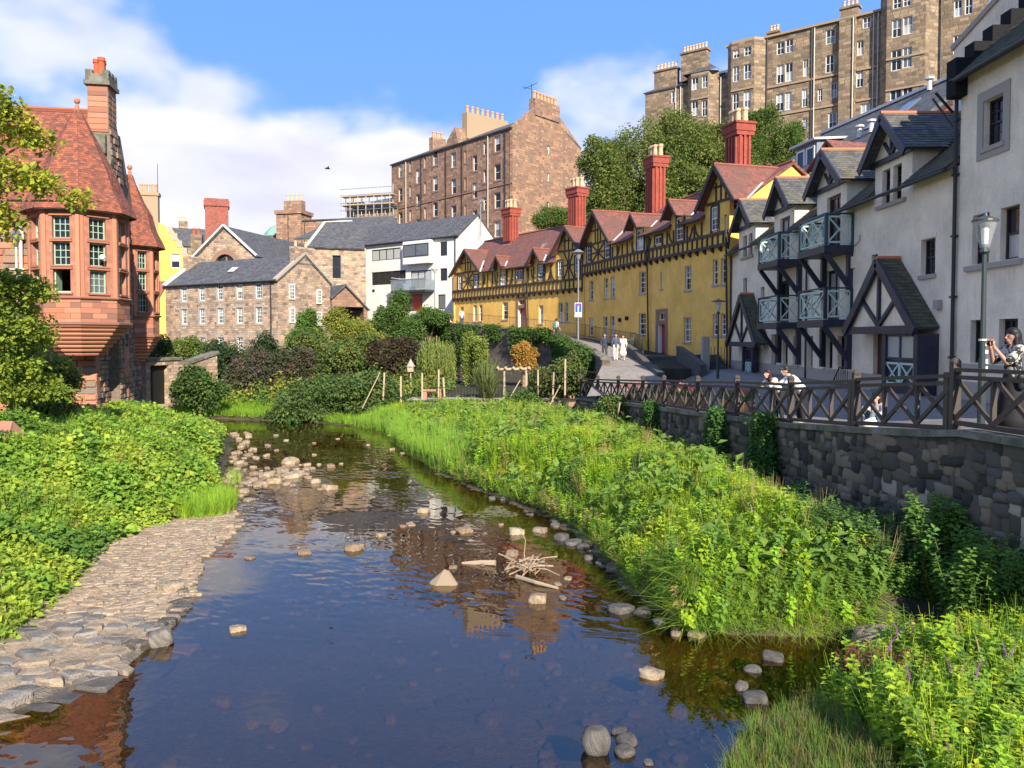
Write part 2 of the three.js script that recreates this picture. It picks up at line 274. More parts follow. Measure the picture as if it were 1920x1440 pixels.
const pick = (a, r) => a[Math.floor(r() * a.length) % a.length];

// ---------------------------------------------------------------- windows
const cache = {};
const cached = (key, make) => cache[key] ??= make();
/** frame geometry: w x h, outer frame f, bars nx by ny in each of `sashes` sashes, origin at lower left, face at z = 0 */
function frameGeo(w, h, nx, ny, sashes, f = 0.06, bar = 0.025) {
  return cached(`f${[w, h, nx, ny, sashes, f, bar].map((x) => Math.round(x * 100)).join('_')}`, () => {
    const m = new MB(); m.box(0, f, 0, h, -0.09, 0).box(w - f, w, 0, h, -0.09, 0).box(f, w - f, 0, f, -0.09, 0).box(f, w - f, h - f, h, -0.09, 0);
    const sh = (h - 2 * f) / sashes;
    for (let s = 0; s < sashes; s++) {
      const y0 = f + s * sh, z = s === sashes - 1 ? -0.012 : -0.035;
      if (s) m.box(f, w - f, y0 - 0.028, y0 + 0.028, -0.08, z);
      for (let i = 1; i < nx; i++) { const x = f + (w - 2 * f) * i / nx; m.box(x - bar / 2, x + bar / 2, y0 + (s ? 0.028 : 0), y0 + sh - (s < sashes - 1 ? 0.028 : 0), -0.07, z - 0.004); }
      for (let j = 1; j < ny; j++) { const y = y0 + sh * j / ny; for (let i = 0; i < nx; i++) { const a = f + (w - 2 * f) * i / nx + (i ? bar / 2 : 0), b = f + (w - 2 * f) * (i + 1) / nx - (i < nx - 1 ? bar / 2 : 0); m.box(a, b, y - bar / 2, y + bar / 2, -0.07, z - 0.004); } }
    }
    return m.build();
  });
}
const paneGeo = (w, h) => cached(`p${Math.round(w * 100)}_${Math.round(h * 100)}`, () => box(0, w, 0, h, -0.008, 0).build());
const winRng = rng(404);
/** window part with its panes and sill; returns the hole it needs in the wall */
function win(parent, s0, s1, y0, y1, o = {}) {
  const { frame = M.whitePaint, nx = 2, ny = 3, sashes = 2, recess = 0.13, z = 0, sill = null, sillOut = 0.07, blind = 0.3, f = 0.06, bar, label, name = 'window' } = o;
  const w = s1 - s0, h = y1 - y0, zz = z - recess, [ox, oz, ry] = o.face || [0, 0, 0], at = [ox + s0 * Math.cos(ry) + zz * Math.sin(ry), y0, oz - s0 * Math.sin(ry) + zz * Math.cos(ry)];
  const m = part(parent, name, frameGeo(w, h, nx, ny, sashes, f, bar), frame, { at, rot: [0, ry, 0], label });
  const sh = (h - 2 * f) / sashes;
  for (let k = 0; k < sashes; k++) { const r = winRng(); part(m, 'pane', paneGeo(w - 2 * f, sh), r < blind * 0.4 ? M.glassBlind : r < blind ? M.glassGrey : M.glass, { at: [f, f + k * sh, -0.052] }); }
  if (sill) part(m, 'sill', box(-0.08, w + 0.08, -0.13, -0.002, -0.05, recess + sillOut), sill);
  return rect(s0, s1, y0, y1);
}
function wall(parent, outline, holes, mat, o = {}) { const { th = 0.35, z = 0, name = 'wall', label } = o; return part(parent, name, new MB().prism(outline, z - th, z, holes), mat, { label }); }
/** gabled roof over a front: ridge runs back from the face; its back edge meets the main slope y = ye0 + (zf0 - z) * k */
function gableRoof(parent, c, hw, ye, ya, zf, meet, mat, o = {}) {
  const { barge, bargeH = 0.26, bargeT = 0.07, th = 0.1, name = 'gable_roof', ridge } = o, zr = meet(ya), ze = meet(ye);
  const m = part(parent, name, new MB().slab([c - hw, ye, zf], [c, ya, zf], [c, ya, zr], [c - hw, ye, ze], th).slab([c, ya, zf], [c + hw, ye, zf], [c + hw, ye, ze], [c, ya, zr], th), mat);
  if (barge) for (const s of [-1, 1]) { const dx = hw, dy = ya - ye, l = Math.hypot(dx, dy); part(m, 'bargeboard', new MB().bar([c + s * (hw + 0.05 * dx / l), ye - 0.05 * dy / l - 0.12, zf + bargeT / 2 + 0.003], [c, ya - 0.12, zf + bargeT / 2 + 0.003], bargeT, bargeH, [0, 0, 1]), barge); }
  if (ridge) part(m, 'ridge_tile', new MB().cyl([c, ya + 0.02, zf + 0.05], [c, ya + 0.02, zr], 0.09, 0.09, 6), ridge);
  return m;
}
/** slates or tiles laid singly on the sloping four-sided sheet eaveA-eaveB-ridgeB-ridgeA */
function slates(parent, A, B, C, D, rowH, w, mats, seed, name = 'slate', merged = false) {
  const R = rng(seed), a = V(...A), b = V(...B), c = V(...C), d = V(...D), L = d.clone().sub(a).length(), rows = Math.ceil(L / rowH);
  const n = b.clone().sub(a).cross(d.clone().sub(a)).normalize(), mb = merged ? mats.map(() => new MB()) : null;
  for (let r = 0; r < rows; r++) {
    const t = r / rows, p = a.clone().lerp(d, t), q = b.clone().lerp(c, t), len = q.distanceTo(p); if (len < w * 0.4) continue;
    const dir = q.clone().sub(p).normalize(), up = n.clone().cross(dir).normalize(), k = Math.max(1, Math.round(len / w)), ww = len / k;
    for (let i = 0; i < k + (r % 2); i++) {
      const x = (i + (r % 2 ? 0 : 0.5)) * ww; let w2 = ww * 0.96; if (r % 2 && (i === 0 || i === k)) w2 *= 0.5;
      const xo = r % 2 && i === 0 ? ww * 0.25 : r % 2 && i === k ? len - ww * 0.25 : x, lift = 0.012 + R() * 0.012, hh = rowH * (1.25 + 0.12 * R());
      const o = p.clone().addScaledVector(dir, xo).addScaledVector(n, 0.022 + lift * 0.4).addScaledVector(up, hh / 2 - 0.03 - 0.02 * R()), mi = Math.floor(R() * mats.length);
      const tilt = up.clone().addScaledVector(n, -0.09).normalize(), nn = dir.clone().cross(tilt).normalize();
      const mat4 = new THREE.Matrix4().makeBasis(dir, tilt, nn).setPosition(o);
      if (merged) { const pt = (x, y, z) => V(x, y, z).applyMatrix4(mat4).toArray(); mb[mi].hexa([pt(-w2 / 2, -hh / 2, 0.007), pt(w2 / 2, -hh / 2, 0.007), pt(w2 / 2, -hh / 2, -0.007), pt(-w2 / 2, -hh / 2, -0.007)], [pt(-w2 / 2, hh / 2, 0.007), pt(w2 / 2, hh / 2, 0.007), pt(w2 / 2, hh / 2, -0.007), pt(-w2 / 2, hh / 2, -0.007)]); continue; }
      const g = cached(`sl${Math.round(w2 * 200)}_${Math.round(rowH * 100)}`, () => box(-w2 / 2, w2 / 2, -rowH * 0.65, rowH * 0.65, -0.007, 0.007).build());
      const s = new THREE.Mesh(g, mats[mi]); s.name = name; s.castShadow = s.receiveShadow = true; s.applyMatrix4(mat4); parent.add(s);
    }
  }
  if (merged) mb.forEach((m, i) => { if (m.p.length) { const s = part(parent, 'slate_course', m, mats[i], { kind: 'stuff' }); } });
}
function pots(parent, list, mat, h = 0.7, r = 0.13) { for (const [x, y, z] of list) part(parent, 'chimney_pot', new MB().lathe([[r * 1.1, 0], [r * 0.95, h * 0.08], [r * 0.8, h * 0.75], [r * 1.05, h * 0.82], [r * 1.0, h], [r * 0.7, h], [r * 0.65, h * 0.8], [0, h * 0.8]], 10), mat, { at: [x, y, z] }); }
// ================================================================ white harled houses along the walkway (front plane x = 13.2, facing the river)
const WX = 13.2, WZ = -47.6;                      // local s = 0 at the far end
{
  const mk = (name, label, s0, s1, base) => front(name, label, 'house', [WX, WZ + s0], [WX, WZ + s1], base, 'harled houses by the walkway');
  const sills = { frame: M.blackFrame, nx: 2, ny: 2, sill: M.stoneTrim, recess: 0.16, blind: 0.25 };
  // ---- tall house with crow-stepped gable
  {
    const S0 = 24.15, S1 = 33.6, base = 3.3, t = mk('harled_house', 'tall white harled house with black crow steps and dark sash windows', S0, S1, base), q = (s) => s - S0, holes = [];
    const eave = 12.85, L = S1 - S0;
    holes.push(win(t, q(25.3), q(26.2), 10.5, 11.8, { ...sills, ny: 2, nx: 3, frame: M.blackFrame }));
    part(t, 'window_surround', new MB().prism(rect(q(25.02), q(26.48), 10.2, 12.08), 0.002, 0.035, [rect(q(25.3), q(26.2), 10.5, 11.8)]), M.stoneTrim);
    for (const [a, b, y0, y1, o] of [[24.85, 25.65, 7.3, 8.7, { frame: M.brownFrame, nx: 1, ny: 1 }], [26.15, 26.95, 7.3, 8.7, { frame: M.brownFrame, nx: 1, ny: 1 }], [24.85, 25.6, 4.5, 5.72, {}], [26.18, 26.98, 4.5, 5.72, { nx: 3 }], [28.6, 29.5, 7.3, 8.7, { frame: M.brownFrame, nx: 1, ny: 1 }], [28.6, 29.5, 4.5, 5.72, {}], [28.6, 29.5, 10.5, 11.8, {}]]) holes.push(win(t, q(a), q(b), y0, y1, { ...sills, ...o, sill: null }));
    part(t, 'sill', box(q(24.6), q(27.15), 7.12, 7.27, -0.1, 0.1), M.stoneTrim);
    part(t, 'sill', box(q(24.6), q(27.2), 4.33, 4.47, -0.1, 0.08), M.stoneTrim);
    wall(t, rect(0, L, base - 0.6, eave), holes, M.harl, { th: 0.4 });
    part(t, 'back_wall', box(0.02, L, base, eave, -8.6, -8.2), M.harl);
    // gable end towards the lower houses: flat part above their roof
    const rz = -4.3, ry = 17.0;
    part(t, 'gable_wall', new MB().prism([[0, base], [8.58, base], [8.58, eave - 0.15], [4.3, ry - 0.25], [0, eave - 0.15]], -0.38, -0.02), M.harl, { at: [0.4, 0, -0.06], rot: [0, Math.PI / 2, 0] });
    const rf = part(t, 'roof', new MB().slab([-0.02, eave - 0.1, 0.32], [L, eave - 0.1, 0.32], [L, ry, rz], [-0.02, ry, rz], 0.14).slab([L, eave, -8.8], [-0.02, eave, -8.8], [-0.02, ry, rz], [L, ry, rz], 0.14), M.slate);
    slates(rf, [0.32, eave - 0.1, 0.32], [4.5, eave - 0.1, 0.32], [4.5, eave + 1.7, -1.65], [0.32, eave + 1.7, -1.65], 0.2, 0.26, M.mossSlates, 81);
    for (let k = 0; k < 9; k++) { const z0 = 0.35 - k * 0.52, y = eave + 0.15 + k * 0.465; part(t, 'crow_step', box(-0.18, 0.32, y - 0.75, y + 0.33, z0 - 0.52, z0), M.blackSlate); }
    part(t, 'gutter', new MB().cyl([0.34, eave - 0.2, 0.40], [L, eave - 0.2, 0.40], 0.075, 0.075, 8), M.pipe);
    // dormer window in the roof
    const d = part(t, 'dormer', box(2.9, 4.7, 13.05, 15.1, -2.4, -0.05), M.slateBlue);
    win(t, 3.1, 4.5, 13.4, 14.95, { frame: M.blackFrame, nx: 3, ny: 2, z: 0.12, recess: 0.05 });
    part(t, 'bracket', new MB().bar([-0.25, 11.5, 0.1], [-0.55, 12.4, 0.55], 0.06, 0.06).bar([-0.25, 11.9, 0.1], [-0.3, 12.5, 0.6], 0.06, 0.06), M.pipe);
    const dp = part(t, 'downpipe', new MB().cyl([-0.08, base, 0.09], [-0.08, eave - 0.25, 0.09], 0.055, 0.055, 8).cyl([-0.08, eave - 0.25, 0.09], [0.1, eave - 0.1, 0.38], 0.055, 0.055, 8), M.pipe);
    for (const y of [4.6, 6.4, 8.2, 10, 11.6]) part(dp, 'pipe_bracket', box(-0.17, 0.01, y, y + 0.06, 0.0, 0.16), M.pipe);
    part(t, 'plinth', box(0, L, base - 0.5, 3.95, 0.003, 0.06), M.stoneTrim);
  }
  // ---- the two lower houses share one builder for wall, roof, dormers and porch
  const meet = (y) => 0.35 - (y - 10.25) / 0.81;  // main slope
  function dormer(t, c, hw, o = {}) {
    const ye = 11.42, ya = 12.95, wallHw = hw - 0.33;
    part(t, 'dormer_wall', new MB().prism([[c - wallHw, 10.3], [c + wallHw, 10.3], [c + wallHw, ye + 0.2], [c, ya - 0.12], [c - wallHw, ye + 0.2]], -0.3, 0.0, o.holes || []), M.harl);
    for (const s of [-1, 1]) part(t, 'dormer_cheek', new MB().prism([[0, 10.4], [0, ye + 0.2], [meet(ye + 0.2), ye + 0.2], [meet(10.4) - 0.1, 10.4]].map(([z, y]) => [-z, y]), -0.06, 0.06), M.harl, { at: [c + s * (wallHw - 0.065), 0, -0.3], rot: [0, Math.PI / 2, 0] });
    const r = gableRoof(t, c, hw, ye, ya, 0.42, meet, M.slate, { barge: M.navy, bargeH: 0.3, name: 'dormer_roof', ridge: M.ridgeTile });
    for (const [k, sd] of [[1, 5], [-1, 9]]) {
      const A = [c + k * hw, ye, 0.42], B = [c + k * hw, ye, meet(ye) + 0.1], C = [c, ya, meet(ya)], D = [c, ya, 0.42];
      if (k > 0) slates(r, A, B, C, D, 0.17, 0.23, M.slates, Math.round(c * 10) + sd, 'slate', o.merged); else slates(r, B, A, D, C, 0.17, 0.23, M.slates, Math.round(c * 10) + sd, 'slate', true);
    }
    part(t, 'gable_beam', box(c - hw + 0.1, c + hw - 0.1, ye - 0.06, ye + 0.12, 0.003, 0.12), M.navy);
    for (const [x, y] of [[0, 1.25], [-0.62, 0.62], [0.62, 0.62]]) part(t, 'gable_strut', new MB().bar([c, ye + 0.1, 0.06], [c + x * 0.85, ye + 0.1 + y * (x ? 0.9 : 1), 0.06], 0.1, 0.1, [0, 0, 1]), M.navy);
    part(t, 'gable_plaster', new MB().prism([[c - hw + 0.2, ye + 0.12], [c + hw - 0.2, ye + 0.12], [c, ya - 0.2]], 0.003, 0.022), M.harl);
  }
  function lowHouse(name, label, S0, S1, base, dormers, holes, t) {
    const L = S1 - S0;
    wall(t, rect(0, L, base - 0.6, 10.3), holes, M.harl, { th: 0.4 });
    part(t, 'back_wall', box(0, L, base, 10.3, -6.9, -6.55), M.harl);
    part(t, 'end_wall', new MB().prism([[0, base], [6.9, base], [6.9, 10.3], [3.2, 12.8], [0, 10.3]], 0, 0.3), M.harl, { at: [0.004, 0, -0.03], rot: [0, Math.PI / 2, 0] });
    const rm = new MB(), cuts = [0, ...dormers.flatMap(([c, hw]) => [c - hw + 0.36, c + hw - 0.36]), L]; for (let i = 0; i + 1 < cuts.length; i++) { const z0 = i % 2 ? -0.32 : 0.35, y0 = 10.25 + (0.35 - z0) * 0.81; rm.slab([cuts[i], y0, z0], [cuts[i + 1], y0, z0], [cuts[i + 1], 12.95, -2.98], [cuts[i], 12.95, -2.98], 0.12); }
    const rf = part(t, 'roof', rm.slab([L, 10.25, -7.1], [0, 10.25, -7.1], [0, 12.95, -2.98], [L, 12.95, -2.98], 0.12), M.slate);
    // slates between the dormers
    for (let i = 0; i < cuts.length; i += 2) if (cuts[i + 1] - cuts[i] > 0.3) slates(rf, [cuts[i], 10.25, 0.35], [cuts[i + 1], 10.25, 0.35], [cuts[i + 1], 12.9, -2.9], [cuts[i], 12.9, -2.9], 0.2, 0.25, M.mossSlates, 300 + i + S0, 'slate', S0 < 10);
    part(t, 'ridge_tiles', new MB().cyl([0, 12.98, -2.98], [L, 12.98, -2.98], 0.1, 0.1, 6), M.ridgeTile);
    part(t, 'gutter', new MB().cyl([0.02, 10.16, 0.42], [L - 0.02, 10.16, 0.42], 0.065, 0.065, 8), M.pipe);
    part(t, 'plinth', box(0, L, base - 0.5, 3.9, 0.003, 0.05), M.stoneTrim);
  }
  function porch(t, c, hw, ye, ya, depth, o = {}) {
    const flat = (y) => 0.0;
    const r = gableRoof(t, c, hw, ye, ya, depth, flat, M.slate, { barge: M.navy, bargeH: 0.32, bargeT: 0.1, name: 'porch_roof', ridge: M.ridgeTile });
    slates(r, [c + hw, ye, depth], [c + hw, ye, 0.02], [c, ya, 0.02], [c, ya, depth], 0.17, 0.2, M.mossSlates, 40 + Math.round(c), 'slate', false);
    slates(r, [c - hw, ye, 0.02], [c - hw, ye, depth], [c, ya, depth], [c, ya, 0.02], 0.17, 0.2, M.mossSlates, 50 + Math.round(c), 'slate', true);
    part(t, 'porch_gable', new MB().prism([[c - hw + 0.25, ye + 0.05], [c + hw - 0.25, ye + 0.05], [c, ya - 0.2]], depth - 0.2, depth - 0.1), M.harl);
    part(t, 'porch_beam', box(c - hw + 0.1, c + hw - 0.1, ye - 0.2, ye + 0.06, depth - 0.14, depth + 0.02), M.navy);
    part(t, 'porch_strut', new MB().bar([c, ye, depth - 0.06], [c, ya - 0.25, depth - 0.06], 0.13, 0.13, [0, 0, 1]), M.navy);
    for (const s of [-1, 1]) part(t, 'porch_strut', new MB().bar([c + s * 0.05, ye + 0.1, depth - 0.06], [c + s * hw * 0.52, lerp(ye, ya, 0.44), depth - 0.06], 0.13, 0.13, [0, 0, 1]), M.navy);
  }
  function xPanel(parent, name, a, b, y0, y1, mat, nx, across, th = 0.05) { // framed X panels between plan points a and b
    const m = new MB(), P = (t, y) => [lerp(a[0], b[0], t), y, lerp(a[1], b[1], t)];
    m.bar(P(0, y0), P(1, y0), th, 0.07, across).bar(P(0, y1), P(1, y1), th, 0.07, across);
    for (let i = 0; i <= nx; i++) m.bar(P(i / nx, y0 + 0.03), P(i / nx, y1 - 0.03), th - 0.004, 0.06, across);
    for (let i = 0; i < nx; i++) m.bar(P(i / nx, y0), P((i + 1) / nx, y1), th - 0.012, 0.055, across).bar(P(i / nx, y1), P((i + 1) / nx, y0), th - 0.02, 0.055, across);
    return part(parent, name, m, mat);
  }
  // ---- middle house with the large porch
  {
    const S0 = 16.5, S1 = 24.11, base = 3.3, t = mk('harled_house', 'low white harled house with a steep mossy porch and one dormer', S0, S1, base), q = (s) => s - S0, c = q(20.03), hs = [], dh = [];
    for (const [a, b] of [[19.49, 20.09], [20.3, 20.9]]) { dh.push(win(t, q(a) - 0.25, q(b) - 0.25, 9.95, 11.15, { ...sills, sill: null, frame: M.blackFrame, nx: 2, ny: 2 })); }
    // the openings run down through the eaves line: cut them from wall and dormer alike
    const cutLow = dh.map(([p]) => rect(p[0], p[0] + 0.6, 9.95, 10.299)), cutUp = dh.map(([p]) => rect(p[0], p[0] + 0.6, 10.301, 11.15));
    part(t, 'sill', box(q(18.9), q(21.0), 9.8, 9.93, -0.1, 0.1), M.stoneTrim);
    hs.push(win(t, q(22.02), q(22.88), 7.22, 8.35, { ...sills, nx: 3 }));
    part(t, 'window_lintel', box(q(21.95), q(22.95), 8.37, 8.5, 0.003, 0.02), M.harl);
    hs.push(win(t, q(18.5), q(19.0), 7.5, 8.25, { ...sills, sill: null, nx: 1, ny: 1, sashes: 1 }));
    hs.push(rect(q(18.75), q(19.55), 3.45, 5.45));
    const door = part(t, 'door', box(q(18.75), q(19.55), 3.45, 5.45, -0.22, -0.16), M.maroonDoor); part(door, 'handle', new MB().lathe([[0, -0.03], [0.03, -0.02], [0.035, 0], [0.03, 0.02], [0, 0.03]], 8), M.steel, { at: [q(18.85), 4.45, -0.13] });
    const fixed = hs.concat(cutLow);
    lowHouse('', '', S0, S1, base, [[c, 1.68]], fixed, t);
    dormer(t, c, 1.66, { holes: cutUp });
    porch(t, q(20.65), 2.55, 5.55, 7.9, 0.75, {});
    // glazed porch front
    const px = q(21.05), pw = 1.95; win(t, px, px + pw, 4.5, 5.34, { frame: M.navy, nx: 2, ny: 1, sashes: 1, z: 0.68, recess: 0.02, blind: 1.6, f: 0.08, bar: 0.1 });
    part(t, 'porch_panel', box(px, px + pw, 3.3, 4.49, 0.52, 0.6), M.navy);
    for (const k of [0, 1]) xPanel(t, 'panel_cross', [px + 0.06 + k * 0.95, 0.63], [px + 0.94 + k * 0.95, 0.63], 3.72, 4.38, M.sage, 1, [0, 0, 1], 0.05);
    for (const x of [px - 0.02, px + pw + 0.12]) part(t, 'porch_post', box(x - 0.12, x + 0.12, 3.3, 5.34, 0.45, 0.69), M.navy);
    part(t, 'porch_side', box(px + pw + 0.02, px + pw + 0.2, 3.3, 5.34, 0.0, 0.44), M.navy);
    part(t, 'alarm_box', box(q(16.85), q(17.15), 7.9, 8.35, 0.0, 0.1), M.harl); part(t, 'vent_box', box(q(23.05), q(23.35), 6.1, 6.38, 0, 0.14), M.stoneTrim);
    part(t, 'wire', new MB().tube([[q(16.6), 8.7, 0.03], [q(17.2), 8.78, 0.03], [q(17.6), 8.9, 0.05], [q(17.65), 9.1, 0.06]], 0.012, 0.012, 5), M.iron);
    part(t, 'doorstep', box(q(18.3), q(20.2), 3.1, 3.44, 0.08, 0.75), M.stoneTrim);
    const hr = part(t, 'handrail', new MB().tube([[q(17.2), 3.6, 0.8], [q(17.7), 4.1, 0.8], [q(18.5), 4.1, 0.8]], 0.022, 0.022, 6), M.iron); for (let k = 0; k < 7; k++) part(hr, 'baluster', new MB().cyl([q(17.3) + k * 0.19, 3.15, 0.8], [q(17.3) + k * 0.19, k < 2 ? 3.75 + k * 0.19 : 4.1, 0.8], 0.012, 0.012, 5), M.iron);
    part(t, 'wall_lantern', new MB().lathe([[0, 0], [0.07, 0.02], [0.09, 0.14], [0.03, 0.2], [0, 0.2]], 8), M.glassBlind, { at: [q(19.9), 5.0, 0.12] });
  }
  // ---- far house with the timber balconies
  {
    const S0 = 0, S1 = 16.46, base = 3.2, t = mk('harled_house', 'white harled house with stacked navy balconies and pale green cross railings', S0, S1, base), hs = [], D = [[3.05, 1.92], [9.1, 1.75], [14.75, 1.85]], cutUp = [[], [], []];
    for (const [a, b] of [[2.3, 3.0], [3.35, 4.05]]) { win(t, a, b, 9.8, 11.0, { ...sills, sill: null }); hs.push(rect(a, b, 9.8, 10.299)); cutUp[0].push(rect(a, b, 10.301, 11.0)); }
    part(t, 'sill', box(2.1, 4.3, 9.66, 9.79, -0.1, 0.1), M.stoneTrim);
    for (const [k, a, b] of [[1, 8.5, 9.9], [2, 14.3, 15.7]]) { // balcony doors, upper and lower
      for (const [y0, y1] of [[8.85, 11.05], [5.95, 8.0]]) {
        const d = win(t, a, b, y0, y1, { frame: y0 > 8 ? M.maroonDoor : M.blackFrame, nx: 2, ny: 1, sashes: 1, f: 0.11, bar: 0.1, name: 'balcony_door', blind: 0.3 });
        if (y0 > 8) { hs.push(rect(a, b, y0, 10.299)); cutUp[k].push(rect(a, b, 10.301, y1)); } else hs.push(d);
      }
    }
    for (const [a, b] of [[14.42, 15.1], [15.6, 16.25], [9.1, 9.8], [10.5, 11.2], [12.4, 12.95]]) hs.push(win(t, a, b, 3.95, 5.3, { ...sills, nx: 1, ny: 1, sashes: 1, sill: a > 14 ? null : M.stoneTrim }));
    part(t, 'sill', box(14.25, 16.4, 3.8, 3.94, -0.1, 0.08), M.stoneTrim);
    hs.push(rect(7.4, 8.2, 3.4, 5.4)); part(t, 'door', box(7.4, 8.2, 3.4, 5.4, -0.25, -0.2), M.maroonDoor);
    hs.push(win(t, 2.4, 3.1, 7.6, 8.6, { ...sills }), win(t, 5.6, 6.2, 6.9, 7.9, { ...sills, nx: 1, sill: null }));
    lowHouse('', '', S0, S1, base, D, hs, t);
    D.forEach(([c, hw], i) => dormer(t, c, hw, { merged: i < 2, holes: cutUp[i] }));
    porch(t, 4.4, 2.75, 4.95, 7.6, 0.7);
    part(t, 'porch_window', box(4.6, 5.75, 3.3, 4.7, 0.35, 0.45), M.navy); win(t, 4.7, 5.65, 4.0, 4.65, { frame: M.navy, nx: 2, ny: 1, sashes: 1, z: 0.55, recess: 0.02, blind: 0.8 });
    for (const k of [0, 1]) xPanel(t, 'panel_cross', [4.68 + k * 0.5, 0.49], [5.12 + k * 0.5, 0.49], 3.35, 3.9, M.sage, 1, [0, 0, 1], 0.05);
    for (const x of [4.5, 6.2]) part(t, 'porch_post', box(x - 0.1, x + 0.1, 3.2, 4.8, 0.42, 0.62), M.navy);
    // balconies: two bays, two decks each
    for (const [a, b] of [[8.75, 11.57], [14.2, 16.94]]) for (const y of [5.95, 8.82]) {
      const dep = 1.1, deck = part(t, 'balcony_deck', box(a - 0.05, b + 0.05, y - 0.3, y - 0.02, 0.003, dep + 0.05), M.navy);
      const pm = y > 7 ? M.teal : M.navy;
      part(t, 'balcony_post', box(a - 0.05, a + 0.07, y, y + 1.18, dep - 0.1, dep + 0.02), pm); part(t, 'balcony_post', box(b - 0.07, b + 0.05, y, y + 1.18, dep - 0.1, dep + 0.02), pm); part(t, 'balcony_post', box(b - 0.07, b + 0.05, y, y + 1.18, 0.003, 0.1), pm);
      part(t, 'handrail', new MB().bar([a, y + 1.2, dep - 0.04], [b, y + 1.2, dep - 0.04], 0.1, 0.06).bar([b - 0.01, y + 1.2, 0.01], [b - 0.01, y + 1.2, dep - 0.1], 0.1, 0.06).bar([a + 0.01, y + 1.2, 0.01], [a + 0.01, y + 1.2, dep - 0.1], 0.1, 0.06), pm);
      xPanel(t, 'balcony_panel', [a + 0.09, dep - 0.04], [b - 0.09, dep - 0.04], y + 0.1, y + 1.08, M.sage, 2, [0, 0, 1]);
      xPanel(t, 'balcony_panel', [b - 0.01, dep - 0.12], [b - 0.01, 0.12], y + 0.1, y + 1.08, M.sage, 1, [1, 0, 0]);
      xPanel(t, 'balcony_panel', [a + 0.01, dep - 0.12], [a + 0.01, 0.12], y + 0.1, y + 1.08, M.sage, 1, [1, 0, 0]);
      for (const x of [a + 0.1, b - 0.1]) { part(t, 'balcony_brace', new MB().bar([x, y - 1.6, 0.1], [x, y - 0.3, dep - 0.05], 0.16, 0.18, [1, 0, 0]), M.navy); part(t, 'wall_post', box(x - 0.11, x + 0.11, y - 1.95, y - 0.31, 0.004, 0.2), M.navy); }
    }
    part(t, 'downpipe', new MB().cyl([12.3, base, 0.08], [12.3, 10.1, 0.08], 0.045, 0.045, 8), M.pipe); part(t, 'downpipe', new MB().cyl([0.1, base, 0.08], [0.1, 10.1, 0.08], 0.05, 0.05, 8), M.pipe);
    part(t, 'wall_lantern', new MB().lathe([[0, -0.1], [0.08, -0.06], [0.1, 0.02], [0.05, 0.1], [0, 0.1]], 8), M.glassBlind, { at: [6.9, 4.75, 0.3] });
    // chimney row behind the ridge
    part(t, 'chimney', box(3.2, 6.4, 12.4, 13.5, -3.6, -2.9), M.stoneTrim); pots(t, [0, 1, 2, 3, 4].map((k) => [3.5 + k * 0.62, 13.5, -3.25]), M.potBuff, 0.75, 0.2);
    const hr = part(t, 'handrail', new MB().tube([[6.5, 3.5, 0.7], [6.9, 4.0, 0.7], [7.5, 4.0, 0.7]], 0.022, 0.022, 6), M.iron); for (let k = 0; k < 5; k++) part(hr, 'baluster', new MB().cyl([6.6 + k * 0.2, 3.1, 0.7], [6.6 + k * 0.2, k < 2 ? 3.6 + k * 0.22 : 4.0, 0.7], 0.012, 0.012, 5), M.iron);
  }
}
// ================================================================ yellow half-timbered terrace, two stepped blocks on a bend
const Yjoint = [6.37, -70.2];
const sash = { frame: M.whitePaint, nx: 2, ny: 2, sashes: 2, recess: 0.12, blind: 0.35 };
